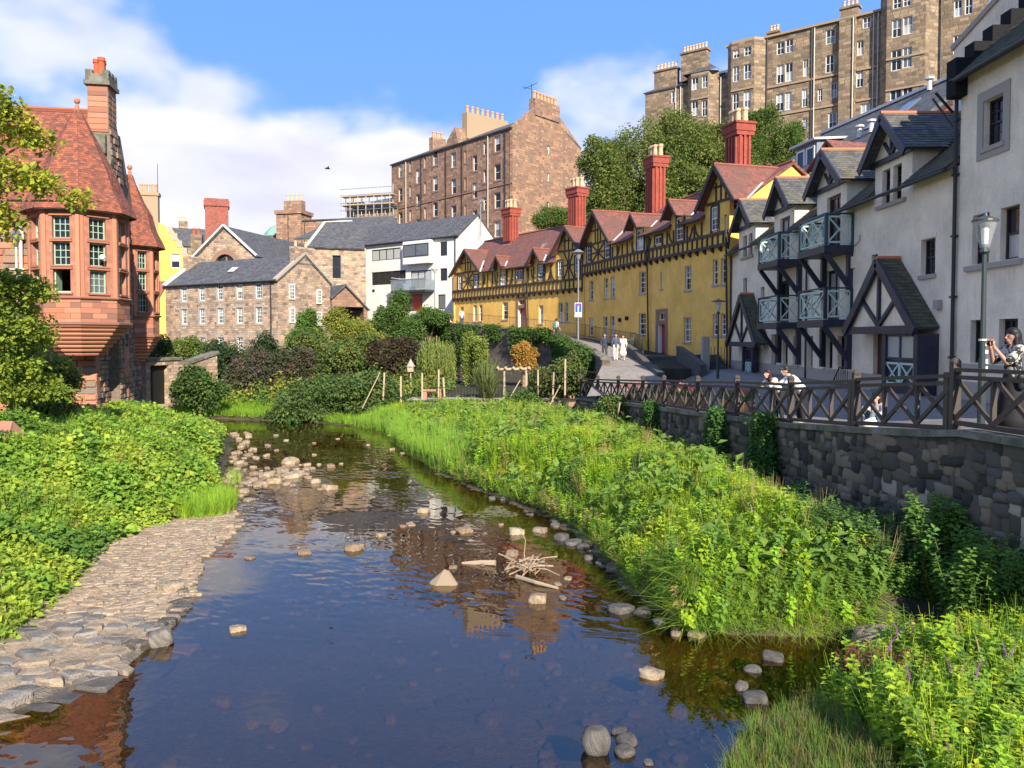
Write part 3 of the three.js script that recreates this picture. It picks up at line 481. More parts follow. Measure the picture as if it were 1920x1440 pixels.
/** one block: L length, base, yb bottom of the timber band, yt its top, ye eaves, yr ridge */
function terrace(t, L, base, yb, yt, ye, yr, o) {
  const zr = -4.2, slope = (yr - ye) / (0.55 - zr), meet = (y) => 0.55 - (y - ye) / slope, zu = 0.12;
  const lower = [], upper = [];
  for (const [a, b, y0, y1, extra] of o.lower) lower.push(win(t, a, b, y0, y1, { ...sash, sill: M.stoneTrim, ...extra }));
  for (const [a, b, y0, y1] of o.doors) {
    lower.push(rect(a, b, y0, y1), rect(a + 0.08, b - 0.08, y1 + 0.3, y1 + 0.85));
    const d = part(t, 'door', box(a, b, y0, y1, -0.36, -0.28), M.redDoor); part(d, 'handle', new MB().lathe([[0, -0.03], [0.03, -0.02], [0.035, 0], [0.03, 0.02], [0, 0.03]], 8), M.steel, { at: [b - 0.15, y0 + 1.05, -0.24] });
    part(t, 'door_jamb', box(a, a + 0.09, y0, y1, -0.275, -0.02), M.whitePaint);
    win(t, a + 0.08, b - 0.08, y1 + 0.3, y1 + 0.85, { ...sash, nx: 2, ny: 1, sashes: 1, name: 'fanlight' });
    part(t, 'door_surround', new MB().prism([[a - 0.3, y0], [b + 0.3, y0], [b + 0.3, y1 + 1.1], [a - 0.3, y1 + 1.1]], 0.002, 0.05, [rect(a, b, y0 + 0.001, y1), rect(a + 0.08, b - 0.08, y1 + 0.3, y1 + 0.85)]), M.trimBrown);
  }
  wall(t, rect(0, L, base - 1.5, yb), lower, M.yellow);
  // timbered storey
  const beam = (name, p, q, w, h) => part(t, name, new MB().bar([p[0], p[1], zu + 0.03], [q[0], q[1], zu + 0.03], w, h, [0, 0, 1]), M.timber);
  for (const y of [yb + 0.08, yt]) part(t, 'timber_rail', box(-0.02, L + 0.02, y - 0.09, y + 0.09, zu - 0.01, zu + 0.11), M.timber);
  
  const N = Math.round(L / 0.62); for (let i = 0; i <= N; i++) beam('stud', [i * L / N, yb + 0.16], [i * L / N, yt - 0.08], 0.10, 0.13);
  const nb = Math.round(L / 0.95); for (let i = 0; i <= nb; i++) { const x = lerp(0.1, L - 0.1, i / nb); part(t, 'jetty_bracket', new MB().prism([[0, 0], [0.26, 0], [0.2, -0.16], [0, -0.3]], -0.08, 0.08), M.timber, { at: [x, yb - 0.01, 0], rot: [0, -Math.PI / 2, 0] }); }
  const winsUp = o.upper.map(([a, b, y0, y1, extra]) => { upper.push(win(t, a, b, y0, y1, { ...sash, z: zu + 0.06, recess: 0.02, ...extra })); return [a, b, y0, y1]; });
  // gables
  const gableHoles = [];
  const pts = [[0, yb], [L, yb], [L, ye]];
  const gs = [...o.gables, ...o.dormers].sort((p, q) => q[0] - p[0]);
  for (const [c, hw, yg, ya] of gs) { const h2 = hw - 0.25, k = (ya - yg) / hw, r = Math.min(L, c + h2), l = Math.max(0, c - h2), top = (s) => ya - 0.14 - k * Math.abs(s - c); pts.push([r, ye], [r, top(r)], [c, ya - 0.14], [l, top(l)], [l, ye]); }
  pts.push([0, ye]);
  const clean = pts.filter((p, i) => !i || Math.hypot(p[0] - pts[i - 1][0], p[1] - pts[i - 1][1]) > 1e-3);
  wall(t, clean, upper, M.yellowPanel, { th: 0.3, z: zu, name: 'plaster_panel' });
  const nearWin = (x) => winsUp.some(([a, b]) => x > a - 0.08 && x < b + 0.08);
  const nearGable = (x) => o.gables.some(([c, hw]) => Math.abs(x - c) < hw - 0.4);
  for (let x = 0.05; x < L; x += 0.93) if (!nearWin(x) && !nearGable(x)) beam('stud', [x, yt + 0.08], [x, ye - 0.2], 0.10, 0.12);
  for (const [a, b, y0, y1] of winsUp) { for (const x of [a - 0.07, b + 0.07]) beam('stud', [x, yt + 0.08], [x, y1 + 0.05], 0.11, 0.14); beam('window_head', [a - 0.1, y1 + 0.08], [b + 0.1, y1 + 0.08], 0.11, 0.12); }
  // curved braces beside the windows
  for (const [x, s] of o.braces) { const m = new MB(); let p = null; for (let k = 0; k <= 5; k++) { const a = k / 5, q = [x + s * 0.75 * Math.sin(a * 1.45), yt + 0.05 + (ye - yt - 0.3) * (1 - Math.cos(a * 1.5)), zu + 0.03]; if (p) m.bar(p, q, 0.09, 0.12, [0, 0, 1]); p = q; } part(t, 'curved_brace', m, M.timber); }
  for (const [c, hw, yg, ya, cross] of o.gables) {
    gableRoof(t, c, hw, yg, ya, 0.62, meet, M.redRoof, { barge: M.timber, bargeH: 0.26, bargeT: 0.09, name: 'gable_roof', ridge: M.redRoofPlain });
    const k = (ya - yg) / hw, yTop = (x) => ya - 0.35 - k * Math.abs(x - c), yc = yg + 0.25;
    beam('gable_rail', [c - (ya - yc) / k + 0.35, yc], [c + (ya - yc) / k - 0.35, yc], 0.11, 0.15);
    for (const dx of [-0.55, 0, 0.55]) beam('gable_stud', [c + dx, yc + 0.07], [c + dx, yTop(c + dx) - 0.05], 0.09, 0.11);
    const yl = yc + (ya - yc) * 0.42; beam('gable_rail', [c - (ya - yl) / k + 0.35, yl], [c + (ya - yl) / k - 0.35, yl], 0.09, 0.11);
    if (cross) { const [a, b] = cross, y0 = yt + 0.1, y1 = yc - 0.08, m = (y0 + y1) / 2; for (const [p, q] of [[[a, y0], [b, y1]], [[a, y1], [b, y0]]]) beam('cross_brace', p, q, 0.09, 0.11); beam('cross_stud', [(a + b) / 2, y0], [(a + b) / 2, y1], 0.092, 0.10); beam('cross_rail', [a, m], [b, m], 0.088, 0.10); part(t, 'cross_ring', new MB().lathe([[0.2, -0.04], [0.3, -0.04], [0.3, 0.045], [0.2, 0.045], [0.2, -0.04]], 12), M.timber, { at: [(a + b) / 2, m, zu + 0.045], rot: [Math.PI / 2, 0, 0] }); }
    part(t, 'lead_flashing', new MB().bar([c + hw + 0.03, yg + 0.03, meet(yg) + 0.02], [c + hw * 0.5, lerp(yg, ya, 0.5) + 0.05, meet(lerp(yg, ya, 0.5)) + 0.05], 0.14, 0.03), M.leadWhite);
  }
  for (const [c, hw, yg, ya] of o.dormers) {
    gableRoof(t, c, hw, yg, ya, 0.75, meet, M.redRoof, { barge: M.timber, bargeH: 0.2, bargeT: 0.07, name: 'dormer_roof', ridge: M.redRoofPlain });
    for (const s of [-1, 1]) part(t, 'dormer_cheek', new MB().prism([[0.1, ye - 0.2], [0.1, yg + 0.15], [-meet(yg + 0.15), yg + 0.15]], -0.04, 0.04), M.whitePaint, { at: [c + s * (hw - 0.3), 0, 0.05], rot: [0, Math.PI / 2, 0] });
    part(t, 'lead_flashing', new MB().bar([c + hw + 0.02, yg + 0.02, meet(yg)], [c + hw * 0.5, lerp(yg, ya, 0.5) + 0.04, meet(lerp(yg, ya, 0.5)) + 0.04], 0.12, 0.03), M.leadWhite);
  }
  // main roof, cut back under the gables only by overlap
  const rm = new MB(), cuts = [-0.15, ...[...gs].reverse().flatMap(([c, hw]) => [Math.max(-0.14, c - hw + 0.34), Math.min(L + 0.14, c + hw - 0.34)]), L + 0.15]; for (let i = 0; i + 1 < cuts.length; i++) { const z0 = i % 2 ? -0.24 : 0.55, y0 = ye + (0.55 - z0) * slope; if (cuts[i + 1] - cuts[i] > 0.03) rm.slab([cuts[i], y0, z0], [cuts[i + 1], y0, z0], [cuts[i + 1], yr, zr], [cuts[i], yr, zr], 0.16); }
  const rf = part(t, 'roof', rm.slab([L + 0.15, ye, 2 * zr - 0.55], [-0.15, ye, 2 * zr - 0.55], [-0.15, yr, zr], [L + 0.15, yr, zr], 0.16), M.redRoof);
  part(rf, 'ridge_tiles', new MB().cyl([-0.15, yr + 0.03, zr], [L + 0.15, yr + 0.03, zr], 0.11, 0.11, 6), M.redRoofPlain);
  for (let i = 0; i + 1 < cuts.length; i += 2) if (cuts[i + 1] - cuts[i] > 0.2) part(t, 'gutter', new MB().cyl([cuts[i], ye - 0.09, 0.62], [cuts[i + 1], ye - 0.09, 0.62], 0.06, 0.06, 7), M.timber);
  for (const [x, y] of o.skylights || []) { const z = meet(y), z2 = meet(y + 0.55); part(t, 'skylight', new MB().slab([x, y + 0.07, z], [x + 0.75, y + 0.07, z], [x + 0.75, y + 0.62, z2], [x, y + 0.62, z2], 0.05), M.glassGrey); }
  for (const x of o.pipes) part(t, 'downpipe', new MB().cyl([x, base - 1, 0.09], [x, ye - 0.15, 0.30], 0.06, 0.06, 7), M.pipe);
  for (const s of [0, 1]) part(t, 'end_wall', new MB().prism([[0, base - 1.5], [2 * -zr, base - 1.5], [2 * -zr, ye - 0.1], [-zr, yr - 0.25], [0, ye - 0.1]], -0.3, 0), M.yellow, { at: [s ? L - 0.002 : 0.302, 0, 0.1], rot: [0, Math.PI / 2, 0] });
  part(t, 'back_wall', box(0.3, L - 0.3, base, ye - 0.1, 2 * zr + 0.1, 2 * zr + 0.4), M.yellow);
  for (const [x, y0, y1, z] of o.chimneys) {
    const c = part(t, 'chimney', new MB().box(x - 0.7, x + 0.7, y0, y1 - 0.9, z - 0.5, z + 0.5), M.chimneyRed);
    for (let k = 0; k < 4; k++) { const px = x - 0.54 + k * 0.36; part(c, 'pilaster', box(px - 0.1, px + 0.1, y0 + 0.5, y1 - 0.92, z + 0.505, z + 0.63), M.chimneyRed); }
    for (let k = 0; k < 3; k++) { const pz = z - 0.34 + k * 0.34; part(c, 'pilaster', box(x + 0.705, x + 0.82, y0 + 0.5, y1 - 0.92, pz - 0.09, pz + 0.09), M.chimneyRed); part(c, 'pilaster', box(x - 0.82, x - 0.705, y0 + 0.5, y1 - 0.92, pz - 0.09, pz + 0.09), M.chimneyRed); }
    part(c, 'corbel_course', new MB().box(x - 0.86, x + 0.86, y1 - 0.9, y1 - 0.62, z - 0.66, z + 0.67).box(x - 0.91, x + 0.91, y1 - 0.619, y1 - 0.15, z - 0.72, z + 0.73).box(x - 0.98, x + 0.98, y1 - 0.149, y1, z - 0.79, z + 0.8), M.chimneyRed);
    part(c, 'chimney_flashing', box(x - 0.8, x + 0.8, y0 + 0.02, y0 + 0.18, z + 0.51, z + 0.6), M.leadWhite);
    pots(t, [[x - 0.55, y1, z + 0.2], [x - 0.15, y1, z + 0.25], [x + 0.25, y1, z + 0.2], [x + 0.6, y1, z - 0.1]], M.potBuff, 0.95, 0.2);
  }
}
{
  const near = front('timbered_terrace', 'nearer block of yellow half-timbered terrace with red door and tall red chimneys', 'terraced house', Yjoint, [13.12, -47.5], 3.6, 'yellow half-timbered terrace');
  terrace(near, 23.68, 3.6, 10.8, 11.62, 12.75, 16.0, {
    lower: [[1.3, 2.2, 8.55, 10.2], [4.5, 5.35, 8.5, 10.2], [5.9, 6.75, 8.5, 10.2], [11.2, 12.25, 8.55, 10.18], [14.6, 14.95, 8.7, 9.85, { nx: 1, ny: 1, sashes: 1, blind: 2 }], [18.1, 18.95, 8.4, 10.0], [21.62, 22.26, 8.53, 10.1], [22.58, 23.2, 8.53, 10.1], [1.3, 2.2, 5.42, 7.0], [4.4, 5.3, 5.36, 7.02], [5.85, 6.7, 5.4, 7.02], [11.15, 12.3, 5.47, 7.1], [18.02, 18.95, 4.97, 6.6], [21.68, 22.26, 5.4, 6.72], [22.6, 23.2, 5.4, 6.72]],
    doors: [[14.28, 15.43, 4.05, 6.18]],
    upper: [[1.15, 2.0, 11.8, 13.35], [5.1, 6.05, 11.8, 13.3], [11.15, 12.25, 11.75, 13.3], [14.1, 15.1, 11.85, 12.4, { ny: 1, sashes: 1 }], [17.25, 18.2, 11.78, 13.3], [21.75, 22.45, 11.86, 13.3]],
    gables: [[3.5, 3.35, 13.0, 15.9, [2.2, 4.95]], [22.75, 2.2, 13.3, 15.75]],
    dormers: [[11.2, 1.1, 13.4, 14.5], [17.2, 1.1, 13.35, 14.5]],
    braces: [[7.1, 1], [10.9, -1], [12.6, 1], [16.9, -1], [18.6, 1], [20.4, -1]], pipes: [13.0, 23.55],
    skylights: [[18.2, 14.6]],
    chimneys: [[6.7, 14.8, 19.9, -3.6], [18.7, 14.6, 19.5, -3.6]],
  });
  for (const [x, y] of [[9.2, 6.6], [7.9, 6.5]]) part(near, 'wall_lamp', new MB().box(x - 0.1, x + 0.1, y, y + 0.3, 0.0, 0.22), M.iron);
  const far = front('timbered_terrace', 'far block of yellow half-timbered terrace climbing the lane', 'terraced house', [-6.59, -89.6], [Yjoint[0] - 0.02, Yjoint[1] - 0.03], 5.8, 'yellow half-timbered terrace');
  terrace(far, 23.28, 5.8, 9.55, 10.5, 12.25, 16.4, {
    lower: [[1.4, 2.2, 7.1, 8.7], [4.26, 5.0, 7.05, 8.8], [5.42, 6.18, 7.05, 8.8], [10.07, 11.12, 7.14, 8.9], [16.48, 17.2, 6.62, 8.35], [19.7, 20.27, 6.7, 8.5], [20.58, 21.1, 6.7, 8.5], [22.3, 22.8, 6.9, 8.6]],
    doors: [[12.95, 14.15, 5.85, 8.2]],
    upper: [[1.34, 2.12, 10.6, 12.15], [4.78, 5.56, 10.58, 12.0], [10.02, 10.97, 10.63, 12.3], [12.85, 14.0, 10.95, 11.95, { ny: 1, sashes: 1 }], [16.65, 17.42, 10.8, 12.2], [19.75, 20.4, 10.9, 12.3], [22.3, 22.95, 11.0, 12.5]],
    gables: [[3.4, 3.3, 12.2, 14.9, [2.35, 4.55]], [21.3, 2.2, 12.9, 15.3, [20.6, 22.1]]],
    dormers: [[10.0, 1.0, 12.5, 13.6], [16.6, 1.05, 12.5, 13.75]],
    braces: [[6.2, 1], [9.6, -1], [11.4, 1], [16.2, -1], [17.9, 1], [19.4, -1]], pipes: [14.9],
    skylights: [[14.3, 14.0]],
    chimneys: [[6.3, 15.2, 19.3, -3.6], [17.8, 15.2, 19.7, -3.6]],
  });
  // slate-topped rear gable seen above the near end
  part(near, 'rear_gable', new MB().prism([[21.6, 12], [27.2, 12], [27.2, 14.8], [24.6, 17.0], [21.6, 14.8]], -6.4, -6.2), M.yellowPanel);
  part(near, 'rear_roof', new MB().slab([21.3, 14.6, -5.9], [24.6, 17.25, -5.9], [24.6, 17.25, -11], [21.3, 14.6, -11], 0.14).slab([24.6, 17.25, -5.9], [27.5, 14.6, -5.9], [27.5, 14.6, -11], [24.6, 17.25, -11], 0.14), M.redRoof);
}
// ================================================================ background buildings
const farSash = { frame: M.whitePaint, nx: 1, ny: 1, sashes: 2, recess: 0.14, f: 0.09, blind: 0.5 };
/** box house: front wall with openings, three plain walls, gabled roof with the ridge along the front; depth back */
function shell(t, L, base, eave, depth, ridge, wallMat, roofMat, holes, o = {}) {
  const { th = 0.4, over = 0.25, gables = true, sideMat = wallMat } = o;
  wall(t, rect(0, L, base, eave), holes, wallMat, { th });
  part(t, 'back_wall', box(0, L, base, eave, -depth, -depth + th), wallMat);
  const prof = [[0, base], [depth, base], [depth, eave], [depth / 2, ridge - 0.15], [0, eave]];
  if (gables) { part(t, 'gable_wall', new MB().prism(prof, -th, 0, o.rightHoles || []), sideMat, { at: [L - 0.003, 0, -0.006], rot: [0, Math.PI / 2, 0] }); part(t, 'gable_wall', new MB().prism(prof, 0, th), wallMat, { at: [0.003, 0, -0.006], rot: [0, Math.PI / 2, 0] }); }
  return part(t, 'roof', new MB().slab([-0.1, eave, over], [L + 0.1, eave, over], [L + 0.1, ridge, -depth / 2], [-0.1, ridge, -depth / 2], 0.2).slab([L + 0.1, eave, -depth - over], [-0.1, eave, -depth - over], [-0.1, ridge, -depth / 2], [L + 0.1, ridge, -depth / 2], 0.2), roofMat);
}
const pipeAt = (t, x, y0, y1, mat = M.pipe, z = 0.1) => part(t, 'downpipe', new MB().cyl([x, y0, z], [x, y1, z], 0.07, 0.07, 6), mat);
// ---- stone flats by the river
{
  const t = front('stone_flats', 'three-storey rubble stone flats with white sash windows above the shrubs', 'flats', [-38.1, -87], [-23.1, -78], 3.2), hs = [], gh = [];
  const tr = (x0, x1, y0, y1) => part(t, 'window_margin', new MB().prism(rect(x0 - 0.16, x1 + 0.16, y0 - 0.22, y1 + 0.28), 0.002, 0.03, [rect(x0, x1, y0, y1)]), M.stoneTrim);
  for (const x of [2.72, 5.66, 8.56, 11.5, 14.32]) for (const [y0, y1] of [[9.17, 10.78], [6.72, 8.34], [3.75, 5.3]]) { hs.push(win(t, x, x + 0.94, y0, y1, { frame: M.whitePaint, nx: 3, ny: 2, recess: 0.1, f: 0.1, bar: 0.04, blind: 0.3 })); tr(x, x + 0.94, y0, y1); }
  const rf = shell(t, 17.49, 2.6, 10.9, 7.3, 13.75, M.flats, M.slate, hs, { rightHoles: [] });
  // gable windows, on the right-hand end
  for (const [z, y0, y1] of [[1.44, 9.1, 10.65], [5.22, 8.8, 10.3], [1.44, 6.73, 8.28], [5.22, 6.5, 7.96], [1.44, 3.9, 5.2]]) {
    win(t, z, z + 0.72, y0, y1, { frame: M.whitePaint, nx: 3, ny: 2, recess: -0.13, f: 0.1, bar: 0.04, face: [17.49, 0, Math.PI / 2] });
  }
  part(t, 'skew_coping', new MB().bar([17.4, 10.95, 0.3], [17.4, 13.9, -3.65], 0.5, 0.22).bar([17.4, 10.95, -7.6], [17.4, 13.9, -3.65], 0.5, 0.22), M.stoneTrim);
  part(t, 'skew_coping', new MB().bar([0.1, 10.95, 0.3], [0.1, 13.9, -3.65], 0.5, 0.22), M.leadWhite);
  part(t, 'chimney', box(16.75, 17.55, 12.8, 14.5, -5.0, -2.3), M.flats); pots(t, [[17.1, 14.5, -2.8], [17.1, 14.5, -4.2]], M.potBuff, 0.6, 0.16);
  part(t, 'chimney', box(-0.02, 0.8, 12.6, 14.4, -5.0, -2.3), M.flats);
  part(t, 'gutter', new MB().cyl([0, 10.86, 0.3], [17.4, 10.86, 0.3], 0.08, 0.08, 6), M.pipe);
  part(t, 'skylight', new MB().slab([8.5, 12.25, -1.35], [9.4, 12.25, -1.35], [9.4, 12.75, -2.0], [8.5, 12.75, -2.0], 0.06), M.leadWhite);
  pipeAt(t, 16.6, 3, 10.8);
  // lean-to at the far end of the gable
  const e = front('lean_to', 'small dark timber gabled lean-to between stone flats and white house', 'outbuilding', [-19.2, -84.2], [-15.8, -86.5], 6.4);
  part(e, 'gable_wall', new MB().prism([[0, 6.4], [4.1, 6.4], [4.1, 8.4], [1.5, 10.9], [0, 9.6]], -0.3, 0, [rect(0.6, 3.7, 6.6, 8.6)]), M.tenGable);
  part(e, 'back_wall', box(0, 4.1, 6.0, 9, -4.4, -4.1), M.tenGable); part(e, 'side_wall', box(-0.02, 0.25, 6, 9.4, -4.1, -0.31), M.tenGable); part(e, 'side_wall', box(3.85, 4.12, 6, 8.3, -4.1, -0.31), M.tenGable); part(e, 'floor', box(0, 4.1, 6.2, 6.39, -4.1, 0), M.stepStone); part(e, 'roof', new MB().slab([4.3, 8.3, 0.3], [4.3, 8.3, -4], [1.5, 11.0, -4], [1.5, 11.0, 0.3], 0.15).slab([-0.2, 9.5, -4], [-0.2, 9.5, 0.3], [1.5, 11.0, 0.3], [1.5, 11.0, -4], 0.15), M.slate);
}
// ---- glass link beside the flats
{
  const t = front('glazed_link', 'narrow glazed stair link between red building and stone flats', 'building', [-40.6, -85], [-38.2, -85.2], 3);
  for (const y of [3.2, 5.1, 7.0]) win(t, 0.1, 2.3, y, y + 1.85, { frame: M.leadWhite, nx: 2, ny: 1, sashes: 1, f: 0.08, bar: 0.07, recess: 0 });
  part(t, 'side_wall', box(-2.5, 0.09, 2.6, 9.6, -3, 0), M.flats); part(t, 'roof', new MB().slab([-2.6, 9.2, 0.3], [2.5, 9.2, 0.3], [2.5, 11.6, -3.4], [-2.6, 11.6, -3.4], 0.15), M.redRoofPlain); part(t, 'fascia', box(-2.5, 2.4, 8.9, 9.15, 0.002, 0.2), M.leadWhite);
}
// ---- yellow crow-step gable house
{
  const t = front('yellow_gable_house', 'yellow gabled house with crow steps and buff chimney behind red building', 'house', [-48, -99], [-40.4, -101], 6), hs = [];
  hs.push(win(t, 5.0, 6.1, 14.1, 15.9, farSash), win(t, 5.1, 6.1, 9.8, 11.3, farSash));
  wall(t, [[0, 4], [7.85, 4], [7.85, 14.4], [5.2, 19.0], [2.0, 20.6], [0, 16.5]], hs, M.yellow);
  for (const [x, y] of [[7.7, 14.6], [7.15, 15.5], [6.6, 16.4], [6.05, 17.3], [5.5, 18.2], [4.95, 19.05]]) part(t, 'crow_step', box(x - 0.32, x + 0.32, y - 0.6, y + 0.28, -0.5, 0.06), M.stoneTrim);
  part(t, 'chimney', new MB().box(1.2, 3.6, 18, 23.1, -1.2, 0.06).box(1.05, 3.75, 23.101, 23.5, -1.35, 0.2), M.upperTrim); pots(t, [0, 1, 2, 3].map((k) => [1.6 + k * 0.55, 23.5, -0.5]), M.potClay, 1.1, 0.22);
  part(t, 'mast', new MB().cyl([3.5, 23.4, -0.6], [3.5, 27.2, -0.6], 0.04, 0.03, 6), M.iron);
  part(t, 'roof', new MB().slab([7.85, 14.2, -0.4], [7.85, 14.2, -10], [3, 20.4, -10], [3, 20.4, -0.4], 0.2), M.slate);
  part(t, 'chimney', box(6.6, 8.0, 15.5, 19.2, -8, -6), M.upper); pots(t, [[6.9, 19.2, -7], [7.5, 19.2, -7]], M.potRed, 0.9, 0.2);
}
// ---- square brick chimney and the hall behind the flats
{
  const t = thing('brick_stack', 'tall square red brick chimney stack behind slate roofed hall', 'chimney', [-39.4, 8, -106], 0.35);
  part(t, 'shaft', box(-1.45, 1.45, 8, 22.6, -1.45, 1.45), M.brickRed); part(t, 'cap', new MB().box(-1.6, 1.6, 22.601, 23.3, -1.6, 1.6).box(-1.52, 1.52, 23.301, 23.6, -1.52, 1.52), M.brickRed);
  const h = front('stone_hall', 'gabled stone hall with arched window and long slate roof', 'hall', [-40.4, -101], [-31.9, -99], 8);
  wall(h, [[0, 6], [8.73, 6], [8.73, 15.6], [4.3, 19.2], [0, 15.6]], [[...Array(13).keys()].map((k) => { const a = Math.PI * k / 12; return [4.3 + 1.5 * Math.cos(a), 14.3 + 1.5 * Math.sin(a)]; }).concat([[2.8, 12], [5.8, 12]])], M.flats, { th: 0.5 });
  part(h, 'arch_surround', new MB().prism([...Array(13).keys()].map((k) => { const a = Math.PI * k / 12; return [4.3 + 2.1 * Math.cos(a), 14.3 + 2.1 * Math.sin(a)]; }).concat([[2.2, 12.2], [6.4, 12.2]]), 0.003, 0.06, [[...Array(13).keys()].map((k) => { const a = Math.PI * k / 12; return [4.3 + 1.5 * Math.cos(a), 14.3 + 1.5 * Math.sin(a)]; }).concat([[2.8, 12.3], [5.8, 12.3]])]), M.trimBrown);
  part(h, 'arched_window', new MB().prism(rect(2.7, 5.9, 12, 15.9), -0.45, -0.4), M.glass); part(h, 'glazing_bar', new MB().box(4.2, 4.4, 12, 15.7, -0.39, -0.32).box(2.8, 5.8, 14.2, 14.4, -0.39, -0.325), M.trimBrown);
  part(h, 'roof', new MB().slab([8.9, 15.4, 0.2], [8.9, 15.4, -22], [4.3, 19.35, -22], [4.3, 19.35, 0.2], 0.2).slab([-0.2, 15.4, -22], [-0.2, 15.4, 0.2], [4.3, 19.35, 0.2], [4.3, 19.35, -22], 0.2), M.slate);
  part(h, 'skew_coping', new MB().bar([8.9, 15.5, 0.25], [4.3, 19.45, 0.25], 0.3, 0.22, [0, 0, 1]).bar([-0.2, 15.5, 0.25], [4.3, 19.45, 0.25], 0.3, 0.22, [0, 0, 1]), M.leadWhite);
  part(h, 'side_wall', box(8.3, 8.71, 6, 15.4, -22, -0.51), M.flats);
  // far roofs and turrets between them
  const d = thing('domed_turret', 'small turret with pale green copper dome above hall roof', 'turret', [-40.6, 18, -139]);
  part(d, 'drum', new MB().lathe([[2.6, 14], [2.6, 22.4], [2.9, 22.5], [2.9, 22.9]], 12), M.upper); part(d, 'dome', new MB().lathe([[3.0, 22.85], [2.6, 23.6], [1.7, 24.5], [0.5, 25.1], [0, 25.2]], 12), M.copper); part(d, 'finial', new MB().cyl([0, 25.1, 0], [0, 26.9, 0], 0.12, 0.06, 6), M.iron);
  const b = front('distant_villa', 'distant stone villa with grey roof peeping between gables', 'house', [-56, -128], [-46, -132], 10); shell(b, 10.8, 10, 20.2, 8, 23.6, M.upper, M.slate, []); part(b, 'chimney', box(2, 3.4, 22, 24.8, -5, -4), M.upper); part(b, 'chimney', box(8, 9.3, 22, 24.4, -5, -4), M.upper); pots(b, [[2.3, 24.8, -4.5], [2.9, 24.8, -4.5], [8.5, 24.4, -4.5]], M.potBuff, 0.8, 0.2);
  const g = front('ochre_tenement', 'distant ochre stone tenement with parapet and chimney groups', 'tenement', [-37.5, -131], [-24.5, -128], 14); shell(g, 13.3, 14, 24.6, 9, 25.2, M.tenGable, M.slate, [win(g, 1.5, 2.4, 19.6, 21.6, farSash)]);
  part(g, 'bay_tower', new MB().box(-1.2, 3.2, 13, 25.6, -3.2, 0.6).box(-1.45, 3.45, 25.601, 26.2, -3.4, 0.85), M.tenGable); part(g, 'chimney', box(-0.6, 2.6, 26.2, 28.0, -2.2, -0.8), M.tenGable); pots(g, [0, 1, 2, 3].map((k) => [-0.2 + k * 0.8, 28, -1.5]), M.potBuff, 1.2, 0.24);
  part(g, 'chimney', box(10.2, 13.2, 24.5, 27.4, -3.4, -1.8), M.upperTrim); pots(g, [0, 1, 2].map((k) => [10.8 + k * 0.9, 27.4, -2.6]), M.potBuff, 1.2, 0.24); pipeAt(g, 3.6, 14, 24.4); pipeAt(g, 1.0, 14, 25.4, M.pipe, 0.75);
}
// ---- old stone house left of the white one, with its slate roof
{
  const t = front('old_stone_house', 'old rubble stone house with single dark window beside white modern house', 'house', [-24.6, -96.5], [-18.2, -98.8], 6), hs = [rect(2.7, 3.7, 12.6, 15.4)];
  win(t, 2.7, 3.7, 12.6, 15.4, { frame: M.blackFrame, nx: 1, ny: 1, sashes: 2, recess: 0.25, blind: 0 });
  wall(t, rect(0, 6.8, 4, 16.4), hs, M.flats);
  part(t, 'roof', new MB().slab([-0.4, 16.3, 0.3], [6.6, 16.3, 0.3], [7.4, 20.4, -6], [2.5, 20.2, -6], 0.2), M.slate);
  part(t, 'roof_verge', new MB().bar([-0.4, 16.42, 0.3], [2.5, 20.3, -6], 0.35, 0.12).bar([2.5, 20.3, -6], [6, 20.6, -6], 0.35, 0.12), M.leadWhite);
  part(t, 'rear_roof', new MB().slab([-1, 18.6, -11], [14, 19.6, -11], [14, 23.4, -18], [6, 22.6, -18], 0.2), M.slate);
}
